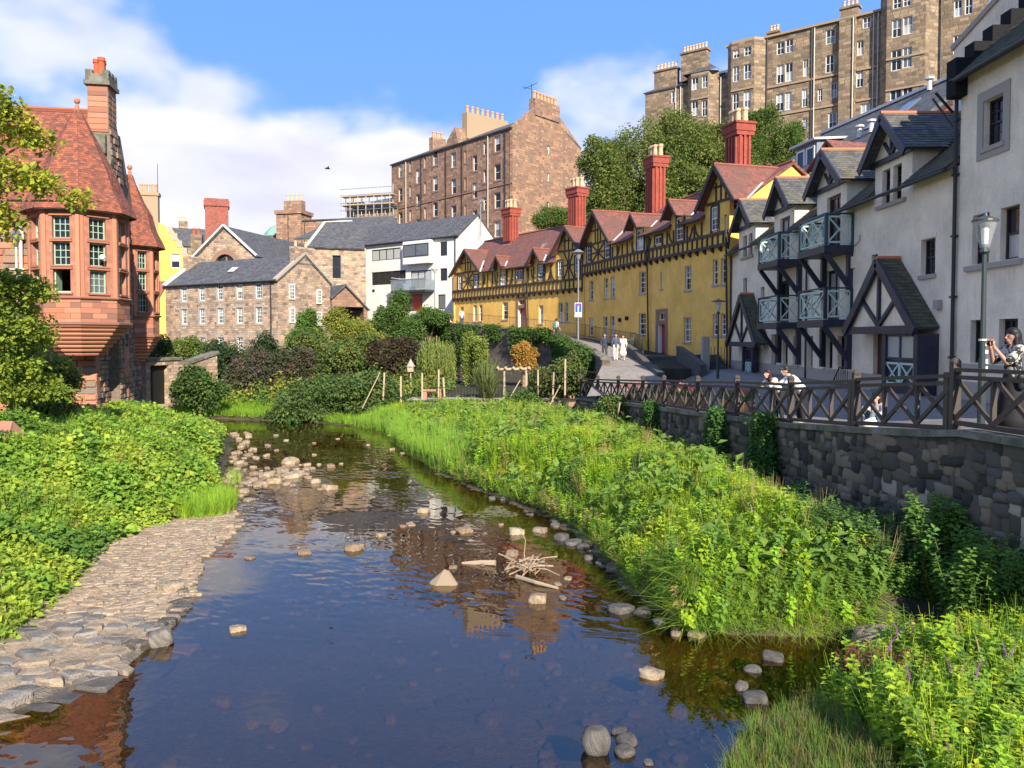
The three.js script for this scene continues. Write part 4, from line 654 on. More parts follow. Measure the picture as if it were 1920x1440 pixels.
// ---- white modern house with balcony
{
  const t = front('modern_house', 'white rendered modern house with slate roof, balcony and red front door', 'house', [-22.7, -110], [-6.57, -97.5], 8.6), hs = [], L = 20.41, f = { frame: M.greyFrame, ny: 1, sashes: 1, recess: 0.1, f: 0.1, bar: 0.12, blind: 0.5 };
  hs.push(win(t, 4.7, 10.3, 15.6, 17.1, { ...f, nx: 4 }), win(t, 4.68, 11.2, 12.35, 14.1, { ...f, nx: 5 }), win(t, 17.3, 18.5, 15.5, 17.25, { ...f, nx: 1 }), win(t, 17.3, 18.5, 12.4, 13.95, { ...f, nx: 1 }), win(t, 16.9, 18.2, 8.85, 10.7, { ...f, nx: 1 }), win(t, 8.9, 9.6, 9.25, 10.85, { ...f, nx: 1 }), win(t, 12.1, 15.8, 11.7, 13.9, { ...f, nx: 3, name: 'balcony_door' }));
  hs.push(rect(11.4, 14.2, 8.7, 10.9)); part(t, 'door', box(12.1, 13.6, 8.7, 10.8, -0.6, -0.5), M.scarletDoor); part(t, 'door_recess', new MB().box(11.4, 12.05, 8.7, 10.9, -0.7, -0.62).box(13.65, 14.2, 8.7, 10.9, -0.7, -0.62), M.stoneTrim);
  const rf = shell(t, L, 7, 17.8, 7.2, 20.9, M.whiteRender, M.slate, hs, { over: 0.3 });
  part(t, 'oriel', new MB().box(11.6, 16.3, 14.7, 17.6, 0.004, 0.9), M.whiteRender); win(t, 11.75, 16.2, 15.6, 17.2, { ...f, nx: 2, z: 0.99, recess: 0.02, blind: 1.5, label: 'projecting oriel window' });
  const bal = part(t, 'balcony', box(10.2, 16.3, 11.05, 11.3, 0.004, 1.7), M.greyFrame); part(bal, 'balcony_front', new MB().box(10.2, 16.3, 11.301, 12.6, 1.62, 1.7).box(16.22, 16.3, 11.301, 12.6, 0.01, 1.615).box(10.2, 10.28, 11.301, 12.6, 0.01, 1.615), new THREE.MeshPhysicalMaterial({ color: lin(0.55, 0.62, 0.66), transmission: 0.75, roughness: 0.05, thickness: 0, side: THREE.DoubleSide }));
  part(bal, 'handrail', new MB().box(10.15, 16.35, 12.61, 12.72, 1.58, 1.74), M.steel); part(bal, 'parasol', new MB().lathe([[0.6, 11.4], [0.35, 12.6], [0.02, 13.1]], 8, 11.0, 0.9), plain(0.03, 0.05, 0.22, 0.8)); part(bal, 'chair', new MB().box(13, 13.6, 11.31, 11.75, 0.6, 1.1).box(13, 13.6, 11.751, 12.2, 0.6, 0.68), M.stakeWood);
  part(bal, 'bunting', new MB().tube([[10.3, 13.0, 1.7], [12, 12.78, 1.7], [14.2, 12.8, 1.7], [16.2, 13.0, 1.7]], 0.03, 0.03, 5), M.whitePaint);
  part(t, 'gutter', new MB().cyl([0, 17.75, 0.36], [L, 17.75, 0.36], 0.08, 0.08, 6), M.pipe); pipeAt(t, 0.25, 8, 17.7); pipeAt(t, 19.9, 8, 17.7); part(t, 'vent', box(4.9, 5.3, 11.5, 11.8, 0.002, 0.1), M.iron);
  part(t, 'garden_wall', box(-1, 12, 8, 9.0, 1.8, 2.2), M.whiteRender); pipeAt(t, 21, 18, 22.6, M.steel, -3.5); part(t, 'aerial', new MB().bar([20.6, 22.3, -3.5], [22.2, 22.4, -3.2], 0.05, 0.05).bar([21.5, 22, -3.9], [21.5, 22.6, -3], 0.05, 0.05), M.leadWhite);
}
// ---- scaffolded building
{
  const t = front('scaffolded_house', 'grey building top wrapped in tube scaffolding with timber decks', 'building', [-27, -130], [-18.5, -127.5], 14), st = M.steel;
  part(t, 'wall', box(1.5, 9, 14, 26.2, -6, 0), M.upper); part(t, 'roof', new MB().slab([1, 26.2, 0.3], [9, 26.2, 0.3], [9, 29, -5], [3, 28.5, -5], 0.2), M.slate);
  for (let k = 0; k < 7; k++) { part(t, 'scaffold_pole', new MB().cyl([k * 1.4, 20.5, 1.6], [k * 1.4, 30.2, 1.6], 0.06, 0.06, 5), st); part(t, 'scaffold_pole', new MB().cyl([k * 1.4, 20.5, 0.4], [k * 1.4, 29.8, 0.4], 0.06, 0.06, 5), st); }
  for (const y of [22.2, 23.4, 24.6, 25.8, 27, 28.2, 29.2]) part(t, 'scaffold_ledger', new MB().cyl([-0.4, y, 1.66], [9, y + 0.1, 1.66], 0.05, 0.05, 5), st);
  for (const y of [24.4, 26.6, 28.0]) part(t, 'scaffold_deck', box(-0.3, 9, y, y + 0.18, 0.2, 1.7), M.stakeWood); for (let k = 0; k < 4; k++) part(t, 'scaffold_brace', new MB().cyl([k * 2.2, 22, 1.7], [k * 2.2 + 2.2, 24.4, 1.7], 0.05, 0.05, 5), st);
}
// ---- tall stone tenement
{
  const t = front('stone_tenement', 'tall brown stone tenement with lit blank gable and chimney rows', 'tenement', [-19.6, -129.5], [0.07, -106.4], 14), L = 30.34, hs = [], R = rng(77);
  const cols = [[2.06, 3.24, 0], [5.2, 5.84, 0.4, 1], [7.13, 8.25, -1.7], [9.36, 10.0, 0.3, 1], [11.75, 13.03, 0.3], [16.47, 17.72, -0.8], [19.66, 20.2, -0.6, 1], [21.69, 22.7, -2.1], [24.05, 24.73, -0.2, 1], [26.5, 27.86, -0.3]];
  for (const [a, b, dy, thin] of cols) for (const y of [31.0, 27.15, 23.3, 19.4, 15.5]) { const y0 = y + dy, y1 = y0 + (thin ? 1.72 : 2.15); if (y0 < 15) continue; hs.push(win(t, a, b, y0, y1, { ...farSash, nx: 1 })); part(t, 'window_margin', new MB().prism(rect(a - 0.2, b + 0.2, y0 - 0.25, y1 + 0.3), 0.003, 0.05, [rect(a, b, y0, y1)]), M.trimBrown); }
  // two roof heights: split at s = 15.4
  wall(t, rect(0, L, 12, 33.5), hs, M.tenGable, { th: 0.5 });
  const D = 15.6, gp = [[0, 12], [D, 12], [D, 33.5], [10.2, 37.0], [4.6, 37.0], [0, 33.5]];
  const gh = [[7.56, 8.1, 31.25, 32.35], [7.55, 8.05, 27.4, 28.5], [7.4, 8.1, 23.1, 24.45]];
  part(t, 'gable_wall', new MB().prism(gp, -0.5, 0, gh.map(([a, b, c, d]) => rect(a, b, c, d))), M.tenGable, { at: [L - 0.003, 0, 0], rot: [0, Math.PI / 2 + 0.156, 0] });
  for (const [a, b, c, d] of gh) win(t, a, b, c, d, { ...farSash, face: [L - 0.003, 0, Math.PI / 2 + 0.156] });
  part(t, 'roof', new MB().slab([-0.1, 33.4, 0.3], [L, 33.4, 0.3], [L - 1.2, 37.0, -7.4], [3, 36.9, -7.4], 0.25).slab([L - 2.4, 33.4, -15.5], [0, 33.4, -15.5], [3, 36.9, -7.4], [L - 1.2, 37.0, -7.4], 0.25), M.slate);
  part(t, 'valley_gable', new MB().prism([[15.1, 33.2], [18.4, 33.2], [17.5, 36.0], [15.6, 34.4]], -3.0, 0.1), M.tenGable);
  part(t, 'chimney', box(4.6, 10.2, 36.0, 38.3, -0.75, 0.4), M.tenGable, { at: [L - 0.25, 0, 0], rot: [0, Math.PI / 2 + 0.156, 0] });
  pots(t, [0, 1, 2, 3, 4, 5, 6].map((k) => { const z = 5.1 + k * 0.78; return [L - 0.45 + z * Math.cos(Math.PI / 2 + 0.156), 38.3, -z * Math.sin(Math.PI / 2 + 0.156)]; }), M.potClay, 1.15, 0.27);
  part(t, 'chimney', new MB().box(17.0, 18.2, 34.5, 38.3, -9.5, -1.6), M.upperTrim); pots(t, [0, 1, 2, 3, 4, 5, 6, 7].map((k) => [17.6, 38.3, -2.1 - k * 0.95]), M.potClay, 1.1, 0.26);
  part(t, 'chimney', box(6.4, 7.4, 34.6, 37.0, -5.6, -3), M.tenGable); pots(t, [0, 1, 2].map((k) => [6.9, 37, -3.5 - k * 0.8]), M.potClay, 1.0, 0.25);
  for (const x of [4.4, 8.7, 15.2, 19.2, 25.2, 28.9]) pipeAt(t, x, 14, 33.3, x === 25.2 || x === 4.4 ? M.pipeWhite : M.pipe, 0.12);
  part(t, 'string_course', box(-0.02, L, 25.95, 26.15, 0.004, 0.1), M.trimBrown);
  part(t, 'aerial', new MB().cyl([L - 2, 37.6, -5.2], [L - 2, 40.6, -5.2], 0.05, 0.04, 5).bar([L - 3.6, 40.3, -5.2], [L - 0.8, 40.5, -5.2], 0.05, 0.05).bar([L - 3, 40.3, -6], [L - 3, 40.3, -4.4], 0.05, 0.05), M.iron);
}
// ---- hill-top tenements with bows
{
  const A = [18.4, -111.3], B = [51.1, -85.9], t = front('hilltop_tenement', 'long brown stone tenement row with bow windows crowning the hill', 'tenement', A, B, 24);
  const pair = (z, list) => list.map(([a, b, y0, y1]) => { const h = win(t, a, b, y0, y1, { ...farSash, nx: 2, ny: 1, z, recess: 0.12, bar: 0.06 }); return h; });
  const flat = pair(0, [[4.15, 5.1, 37.2, 38.8], [18.55, 19.5, 40.55, 42.1], [19.64, 20.6, 40.55, 42.2], [18.57, 19.5, 37.0, 39.25], [19.64, 20.6, 37.0, 39.3], [18.55, 19.5, 33.55, 35.7], [19.64, 20.5, 33.5, 35.7], [21.82, 22.46, 37.2, 39.3], [21.75, 22.44, 33.5, 35.7], [21.8, 22.43, 30.9, 32.15], [24.49, 25.6, 40.5, 42.2], [24.49, 25.5, 37.1, 39.2], [25.13, 25.88, 34.05, 35.8], [23.62, 24.2, 33.9, 35.35], [24.9, 25.89, 30.05, 32.3], [28.66, 29.58, 41.4, 42.7], [28.07, 28.83, 38.4, 40.1], [28.03, 28.84, 34.7, 36.8], [28.58, 29.6, 30.65, 32.7], [38.1, 38.9, 40.4, 42.2], [39.15, 39.9, 40.4, 42.2], [38.1, 38.9, 36.4, 38.4], [39.15, 39.9, 36.4, 38.4]]);
  wall(t, [[0.2, 22], [41.4, 22], [41.4, 45.5], [37.2, 45.5], [37.2, 43.4], [12.2, 42.9], [12.2, 39.4], [0.2, 39.3]], flat, M.upper, { th: 0.5 });
  const bow = (s0, s1, top, z, wins) => {
    const c = 1.0; // chamfered bay
    const hs = pair(z, wins);
    part(t, 'bow_front', new MB().prism(rect(s0 + c, s1 - c, 22, top), z - 0.4, z, hs), M.upper);
    for (const [p, q] of [[[s0, 0.003], [s0 + c, z]], [[s1 - c, z], [s1, 0.003]]]) part(t, 'bow_side', new MB().quad([p[0], 22, p[1]], [q[0], 22, q[1]], [q[0], top, q[1]], [p[0], top, p[1]]), M.upper);
    part(t, 'bow_roof', new MB().prism([[s0, 0], [s0 + c, -z], [s1 - c, -z], [s1, 0]].reverse(), top, top + 0.35), M.upperTrim, { rot: [-Math.PI / 2, 0, 0], at: [0, 0, 0] });
    for (const y of [37.0 - 0.35, 33.2]) part(t, 'string_course', box(s0 + c, s1 - c, y, y + 0.2, z + 0.003, z + 0.12), M.upperTrim);
  };
  bow(12.2, 17.2, 42.7, 1.3, [[13.4, 14.25, 40.85, 41.9], [14.85, 15.8, 40.85, 41.95], [13.4, 14.25, 37.9, 39.8], [14.85, 15.8, 37.9, 39.8], [13.4, 14.25, 34.2, 36.4], [14.85, 15.8, 34.2, 36.4]]);
  bow(30.6, 36.6, 44.6, 1.4, [[32.2, 33.1, 42.3, 43.5], [33.25, 34.05, 42.3, 43.5], [32.15, 33.15, 39.1, 41.1], [33.28, 34.28, 39.2, 41.15], [32.1, 33.2, 35.4, 37.7], [33.3, 34.28, 35.5, 37.75], [32.05, 33.25, 31.1, 33.3], [33.35, 34.4, 31.1, 33.4]]);
  bow(6.6, 11.0, 39.9, 1.1, [[7.65, 8.6, 38.0, 39.6], [9.1, 9.9, 38.0, 39.6], [7.65, 8.6, 34.6, 36.6], [9.1, 9.9, 34.3, 36.4]]);
  part(t, 'bow_cap', new MB().tri([6.4, 40.2, 1.2], [11.2, 40.2, 1.2], [8.8, 42.2, -2]).tri([11.2, 40.2, 1.2], [11.4, 40.2, -4], [8.8, 42.2, -2]).tri([6.2, 40.2, -4], [6.4, 40.2, 1.2], [8.8, 42.2, -2]), M.slate);
  part(t, 'roof', new MB().slab([0, 39.3, 0.2], [12, 39.3, 0.2], [12, 42.3, -6], [2, 42, -6], 0.2), M.slate); part(t, 'parapet', new MB().box(12.0, 30.7, 42.9, 43.15, -0.6, 0.25).box(36.6, 41.5, 45.5, 45.8, -0.6, 0.25), M.upperTrim);
  for (const [a, b, y0, y1, n] of [[1.3, 4.6, 38.8, 42.0, 6], [5.3, 9.0, 40, 43.6, 8], [26.0, 28.0, 42, 44.4, 4], [17.2, 18.6, 42.5, 43.6, 3]]) { part(t, 'chimney', new MB().box(a, b, y0, y1, -1.6, -0.5).box(a - 0.15, b + 0.15, y1 + 0.001, y1 + 0.25, -1.75, -0.35), M.upper); pots(t, Array.from({ length: n }, (_, k) => [lerp(a + 0.3, b - 0.3, n > 1 ? k / (n - 1) : 0), y1 + 0.25, -1.05]), M.potBuff, 0.85, 0.19); }
  part(t, 'chimney_breast', box(26.2, 28.0, 22, 42.9, 0.004, 0.6), M.upper);
  for (const [x, m, z] of [[4.9, M.pipeWhite, 0.12], [5.6, M.pipeWhite, 0.12], [11.3, M.pipeWhite, 0.12], [17.4, M.pipe, 0.12], [22.9, M.pipe, 0.12], [23.2, M.pipeWhite, 0.12], [27.8, M.pipeWhite, 0.7], [29.9, M.pipeWhite, 0.12], [30.4, M.pipeWhite, 0.12], [36.9, M.pipe, 0.14]]) pipeAt(t, x, 24, x < 12 ? 39.3 : 42.8, m, z);
  for (const y of [36.6, 33.0]) part(t, 'string_course', new MB().box(17.3, 26.1, y, y + 0.22, 0.004, 0.13).box(28.1, 30.5, y, y + 0.22, 0.004, 0.13), M.upperTrim);
}
// ---- slate house with skylights behind the terrace, and the pantiled and pink walls behind the harled houses
{
  const t = front('slate_roof_house', 'grey slate roofed house with skylights and boxed dormer behind the terrace', 'house', [19.6, -66], [23.2, -48], 12), L = 12.4;
  part(t, 'roof', new MB().slab([-0.4, 16.9, 0.4], [L + 6, 16.9, 0.4], [L + 6, 22.1, -6], [1, 22.1, -6], 0.25), M.slate); part(t, 'front_wall', box(0, L + 6, 10, 16.6, -0.5, 0), M.stoneTrim);
  part(t, 'ridge', new MB().bar([1, 22.2, -6], [L + 6, 22.2, -6], 0.3, 0.2), M.leadWhite);
  part(t, 'dormer', new MB().box(5.2, 8.0, 16.4, 19.7, -4.6, -1.2), M.slateBlue); part(t, 'dormer_roof', new MB().slab([4.9, 19.85, -0.8], [8.3, 19.85, -0.8], [8.3, 20.2, -5.2], [4.9, 20.2, -5.2], 0.15), M.leadWhite); win(t, 5.4, 6.5, 17.6, 19.4, { frame: M.whitePaint, nx: 1, ny: 1, sashes: 1, z: -1.1, recess: 0.02, f: 0.14 }); win(t, 6.7, 7.8, 17.6, 19.4, { frame: M.whitePaint, nx: 1, ny: 1, sashes: 1, z: -1.1, recess: 0.02, f: 0.14 });
  const zs = (y) => 0.4 - (y - 16.9) / 5.2 * 6.4;
  for (const [x, y] of [[10.6, 19.8], [13.2, 20.1]]) part(t, 'skylight', new MB().slab([x, y + 0.12, zs(y)], [x + 1.3, y + 0.12, zs(y)], [x + 1.3, y + 1.0, zs(y + 0.88)], [x, y + 1.0, zs(y + 0.88)], 0.1), M.glassGrey);
  for (const [x, y] of [[11.4, 19.1], [12.5, 19.2], [14.2, 21.7]]) part(t, 'roof_vent', new MB().lathe([[0.16, 0], [0.13, 0.7], [0.3, 0.72], [0.3, 0.85], [0, 0.9]], 8), M.leadWhite, { at: [x, y, zs(y)] });
  part(t, 'chimney', box(5.5, 7.8, 19, 22.3, -8.4, -7), M.upperTrim); pots(t, [[6.2, 22.3, -7.7], [7.1, 22.3, -7.7]], M.potRed, 0.8, 0.2);
  // pantiled roof between
  const p = front('pantiled_house', 'house with orange pantile roof peeping over the dormers', 'house', [16.6, -44], [17.4, -22], 8);
  part(p, 'wall', box(0, 22, 8, 13.2, -0.4, 0), M.brickRed);
  const pr = part(p, 'roof', new MB().slab([0, 13.1, 0.3], [22, 13.1, 0.3], [22, 16.4, -3.2], [0, 15.4, -3.2], 0.1), M.orangeTile); part(p, 'ridge', new MB().cyl([0, 15.45, -3.2], [22, 16.45, -3.2], 0.13, 0.13, 6), M.ridgeTile);
  for (let k = 0; k < 70; k++) part(pr, 'pantile_roll', new MB().cyl([k * 0.31 + 0.2, 13.12, 0.3], [k * 0.31 + 0.2, 15.42 + k * 0.0142, -3.18], 0.07, 0.07, 5, false), pick(M.tile, rng(k + 9)), {});
  const w = front('pink_gable_house', 'pinkish harled gable with sloping skew behind the crow steps', 'house', [17.9, -32.4], [18.4, -24], 6);
  part(w, 'gable_wall', new MB().prism([[0, 6], [8.4, 6], [8.4, 19.6], [0, 16.9]], -0.6, 0), M.harl); part(w, 'skew_coping', new MB().bar([-0.1, 16.95, -0.3], [8.4, 19.7, -0.3], 0.75, 0.22, [0, 0, 1]), M.stoneTrim);
  part(w, 'stair_window', box(0.5, 0.9, 14.2, 15.6, 0.003, 0.08), M.sage);
}
// ================================================================ red sandstone hall with corner turrets (local x runs along the river gable, away from the camera; z points to the river)
{
  const t = front('sandstone_hall', 'red sandstone hall with corbelled octagonal turrets and tall chimney', 'hall', [-21.6, -41], [-23, -49], 0.8), L = 8.12, R = rng(606);
  const toLocal = (deg) => (deg - 99.93) * Math.PI / 180;
  // gable wall with its rubble facing
  const gw = part(t, 'gable_wall', new MB().prism([[0, -0.5], [L, -0.5], [L, 11.2], [L / 2 + 0.9, 16.8], [L / 2 - 0.9, 16.8], [0, 11.2]], -0.5, -0.1), M.mortar);
  const stoneGeo = [0, 1, 2, 3].map((k) => { const m = new MB(), a = 0.05 + 0.03 * k; const j = () => (R() - 0.5) * 0.06; const b = [[-0.5 + j(), -0.5 + j(), 0], [0.5 + j(), -0.5 + j(), 0], [0.5 + j(), 0.5 + j(), 0], [-0.5 + j(), 0.5 + j(), 0]]; const f = b.map(([x, y]) => [x * 0.86 + j() * 0.5, y * 0.8 + j() * 0.5, a]); m.quad(...f); for (let i = 0; i < 4; i++) m.quad(b[i], b[(i + 1) % 4], f[(i + 1) % 4], f[i]); return m.build(); });
  function facing(parent, x0, x1, y0, y1, z, h, w, mats, skip) {
    let y = y0; while (y < y1) {
      const hh = h * (0.75 + 0.5 * R()); let x = x0 - R() * w * 0.5;
      while (x < x1) { const ww = w * (0.6 + 0.9 * R()), a = Math.max(x, x0), b = Math.min(x + ww, x1); if (b - a > 0.1 && !(skip && skip((a + b) / 2, y + hh / 2))) { const s = new THREE.Mesh(pick(stoneGeo, R), pick(mats, R)); s.name = 'stone'; s.castShadow = s.receiveShadow = true; s.position.set((a + b) / 2, y + hh / 2, z); s.scale.set(b - a - 0.02, Math.min(hh, y1 - y) - 0.02, 0.55 + 0.7 * R()); parent.add(s); } x += ww; }
      y += hh;
    }
  }
  facing(gw, 0, L, 0.3, 6.2, -0.098, 0.27, 0.5, M.rubbles, (x, y) => (x > 2.2 && x < 4.9) || (x > 6 && y > 4));
  // chimney breast, stepped in as it rises, with its rubble face
  const cb = part(t, 'chimney_breast', new MB().hexa([[2.3, -0.5, 0.42], [4.85, -0.5, 0.42], [4.85, -0.5, -0.4], [2.3, -0.5, -0.4]], [[2.3, 9.4, 0.42], [4.6, 9.4, 0.42], [4.6, 9.4, -0.4], [2.3, 9.4, -0.4]]).hexa([[2.3, 9.4, 0.42], [4.6, 9.4, 0.42], [4.6, 9.4, -0.9], [2.3, 9.4, -0.9]], [[2.35, 16.6, 0.1], [3.7, 16.6, 0.1], [3.7, 16.6, -0.9], [2.35, 16.6, -0.9]]), M.mortar);
  facing(cb, 2.3, 4.75, 0.4, 9.3, 0.425, 0.27, 0.5, M.rubbles, (x, y) => x > 3.1 && x < 4.0 && y > 3.0 && y < 6.2);
  part(t, 'niche_panel', box(3.1, 4.0, 3.0, 6.0, 0.38, 0.47), M.sandstone); part(t, 'slit_window', box(3.35, 3.75, 4.75, 5.45, 0.472, 0.49), M.glass); part(t, 'slit_window', box(3.4, 3.7, 1.9, 2.5, 0.46, 0.56), M.sandstones[3]);
  { const up = new THREE.Group(); let y = 9.5; while (y < 16.4) { const k = (y - 9.4) / 7.2, hh = 0.3 + 0.12 * R(), x0 = lerp(2.3, 2.35, k), x1 = lerp(4.6, 3.7, k), z = lerp(0.42, 0.1, k); let x = x0; while (x < x1 - 0.1) { const ww = Math.min(0.35 + 0.4 * R(), x1 - x); const s = new THREE.Mesh(pick(stoneGeo, R), pick(M.rubbles, R)); s.name = 'stone'; s.castShadow = s.receiveShadow = true; s.position.set(x + ww / 2, y + hh / 2, z - 0.015); s.rotation.x = -0.044; s.scale.set(ww - 0.02, hh - 0.02, 0.6 + 0.6 * R()); cb.add(s); x += ww; } y += hh; } }
  // pointed niche in the breast
  part(t, 'pointed_niche', new MB().prism([[3.0, 11.3], [3.7, 11.3], [3.7, 12.3], [3.35, 13.0], [3.0, 12.3]], 0.30, 0.36, []), M.glass); part(t, 'niche_arch', new MB().prism([[2.85, 11.2], [3.85, 11.2], [3.85, 12.35], [3.35, 13.25], [2.85, 12.35]], 0.25, 0.40, [[[3.0, 11.3], [3.7, 11.3], [3.7, 12.3], [3.35, 13.0], [3.0, 12.3]]]), M.sandstones[3]);
  // front wall (towards the camera), far wall, roof
  wall(t, [[0, -0.5], [13, -0.5], [13, 11.3], [0, 11.3]].map(([a, y]) => [-a, y]), [], M.sandstone, { th: 0.5 }).rotation.y = -Math.PI / 2;
  const fw = part(t, 'ashlar_facing', box(0.02, 0.03, 0, 0.5, -4, -0.2), M.sandstone); fw.rotation.y = 0;
  { // blocks on the front wall beside the turret: local face normal is -x
    let y = 0.6; while (y < 11.2) { const hh = 0.32 + 0.1 * R(); let z = 0; while (z > -6.5) { const ww = 0.45 + 0.6 * R(); const s = new THREE.Mesh(pick(stoneGeo, R), R() < 0.35 ? pick(M.rubbles, R) : pick(M.sandstones, R)); s.name = 'stone'; s.castShadow = s.receiveShadow = true; s.position.set(-0.0, y + hh / 2, z - ww / 2); s.rotation.y = -Math.PI / 2; s.scale.set(ww - 0.02, hh - 0.02, 0.5 + 0.4 * R()); fw.add(s); z -= ww; } y += hh; }
  }
  part(t, 'far_wall', box(L - 0.4, L, -0.5, 11.2, -13, -0.5), M.sandstone);
  const ym = 17.9, xm = L / 2;
  const rf = part(t, 'roof', new MB().slab([-0.4, 11.1, -14], [-0.4, 11.1, -0.15], [xm, ym, -0.15], [xm, ym, -14], 0.2).slab([L + 0.4, 11.1, -0.15], [L + 0.4, 11.1, -14], [xm, ym, -14], [xm, ym, -0.15], 0.2), M.tile[2]);
  slates(rf, [-0.4, 11.1, -8.5], [-0.4, 11.1, -0.15], [xm, ym, -0.15], [xm, ym, -8.5], 0.15, 0.24, M.tile, 91, 'roof_tile', true);
  part(t, 'ridge_tiles', new MB().cyl([xm, ym + 0.05, -14], [xm, ym + 0.05, -0.1], 0.12, 0.12, 6), M.tile[1]);
  // chimney stack with crenellated cap
  const st = part(t, 'chimney_stack', box(2.3, 3.7, 16.4, 18.9, -0.95, 0.08), M.sandstones[3]);
  { let y = 16.5; while (y < 18.6) { const hh = 0.3; for (const [a, b] of [[2.3, 2.95], [2.97, 3.7]]) { const s = new THREE.Mesh(stoneGeo[0], pick(M.rubbles, R)); s.name = 'stone'; s.castShadow = s.receiveShadow = true; s.position.set((a + b) / 2, y + hh / 2, 0.075); s.scale.set(b - a - 0.02, hh - 0.02, 0.7); st.add(s); } const s = new THREE.Mesh(stoneGeo[1], pick(M.sandstones, R)); s.name = 'stone'; s.castShadow = s.receiveShadow = true; s.position.set(2.305, y + hh / 2, -0.44); s.rotation.y = -Math.PI / 2; s.scale.set(0.98, hh - 0.02, 0.4); st.add(s); y += hh; } }
  part(t, 'chimney_cap', new MB().box(2.15, 3.85, 18.9, 19.12, -1.1, 0.22).box(2.22, 3.78, 19.121, 19.5, -1.02, 0.15), M.coping);
  for (const [x, z] of [[2.4, 0.0], [2.95, 0.0], [3.5, 0.0], [2.4, -0.85], [3.5, -0.85]]) part(t, 'cap_merlon', box(x - 0.17, x + 0.17, 19.501, 19.7, z - 0.17, z + 0.17), M.coping);
  pots(t, [[2.75, 19.5, -0.35], [3.25, 19.5, -0.45], [3.1, 19.5, -0.7]], M.potRed, 1.0, 0.2);
  part(t, 'chimney_shoulder', box(2.0, 2.28, 15.2, 16.2, -0.95, 0.0), M.coping); part(t, 'roof_skew', new MB().bar([2.2, 14.9, 0.05], [0.3, 11.6, 0.1], 0.5, 0.35, [0, 0, 1]), M.coping);
  // turrets
  const oct = (cx, cz, Rr, y0, y1, R1 = Rr) => { const c = 1 / Math.cos(Math.PI / 8); return [[Rr * c, y0], [R1 * c, y1]]; };
  function turret(cx, cz, Rf, dy, apex, seed, tag) {
    const a0 = toLocal(6), n = 8, A = (k) => a0 + k * Math.PI / 4, c8 = 1 / Math.cos(Math.PI / 8), hwF = Rf * Math.tan(Math.PI / 8), mid = a0 + Math.PI / 8;
    const face = (k, r = Rf) => [cx + r * Math.sin(A(k)), cz + r * Math.cos(A(k)), A(k)];
    const on = (k, name, mb, mat, r) => { const [x, z, ry] = face(k, r); return part(t, name, mb, mat, { at: [x, 0, z], rot: [0, ry, 0] }); };
    const rows = [[7.4, 8.5], [8.72, 9.82], [10.02, 11.05]].map(([a, b]) => [a + dy, b + dy]), ww = hwF * 0.9 / 2 + 0.02;
    const ys = 7.2 + dy, yc = 5.9 + dy, yb = 4.3 + dy, ye = 11.5 + dy;
    for (let k = -2; k < 6; k++) {
      const seen = k >= -1 && k <= 2, hs = seen ? rows.map(([a, b]) => rect(-ww, ww, a, b)) : [];
      on(k, 'turret_wall', new MB().prism(rect(-hwF + 0.01, hwF - 0.01, ys, ye), -0.35, 0, hs), M.sandstone);
      if (seen) rows.forEach(([a, b], i) => {
        const open = tag && k === 0 && i === 0;
        if (open) { on(k, 'open_sash', box(-ww, -ww + 0.05, a, b, -0.85, -0.2), M.greenFrame); on(k, 'window_sill', box(-ww, ww, a, a + 0.07, -0.3, -0.1), M.greenFrame); }
        else win(t, -ww, ww, a, b, { frame: M.greenFrame, nx: 3, ny: 3, sashes: 1, recess: 0.2, f: 0.045, bar: 0.03, face: face(k), blind: 0.12 });
        on(k, 'hood_mould', box(-ww - 0.12, ww + 0.12, b + 0.03, b + 0.1, 0.002, 0.07), M.sandstones[1]); on(k, 'transom', box(-ww - 0.1, ww + 0.1, a - 0.09, a - 0.005, 0.002, 0.09), M.sandstones[3]);
      });
      // parapet of coursed blocks
      const pw = on(k, 'parapet_wall', new MB().prism(rect(-hwF + 0.01, hwF - 0.01, yc, ys - 0.001), -0.35, -0.03), M.mortar);
      if (seen) { let y = yc + 0.0, r = 0; while (y < ys - 0.05) { const hh = (ys - yc) / 5; const m = r % 2 ? [-hwF, -hwF * 0.35, hwF * 0.45, hwF] : [-hwF, hwF * 0.1, hwF]; for (let i = 0; i + 1 < m.length; i++) { const s = new THREE.Mesh(cached('ashlar', () => box(-0.5, 0.5, -0.5, 0.5, -0.5, 0.5).build()), pick(M.sandstones, R)); s.name = 'block'; s.castShadow = s.receiveShadow = true; const w = m[i + 1] - m[i]; s.position.set((m[i] + m[i + 1]) / 2, y + hh / 2, -0.015 - 0.006 * R()); s.scale.set(w - 0.012, hh - 0.012, 0.06); pw.add(s); } y += hh; r++; } }
      on(k, 'pilaster', box(-hwF + 0.002, -hwF + 0.17, ys, ye - 0.12, 0.003, 0.05), M.sandstones[0]); on(k, 'pilaster', box(hwF - 0.17, hwF - 0.002, ys, ye - 0.12, 0.003, 0.05), M.sandstones[2]);
    }
    const ring = (name, prof, mat) => part(t, name, new MB().lathe(prof.map(([r, y]) => [r * c8, y]), n, cx, cz, mid), mat);
    ring('sill_band', [[Rf - 0.02, ys - 0.12], [Rf + 0.12, ys - 0.08], [Rf + 0.14, ys - 0.02], [Rf - 0.02, ys + 0.06]], M.sandstones[3]);
    ring('cornice', [[Rf, ye - 0.14], [Rf + 0.1, ye - 0.06], [Rf + 0.2, ye + 0.02], [0.1, ye + 0.02]], M.sandstones[0]);
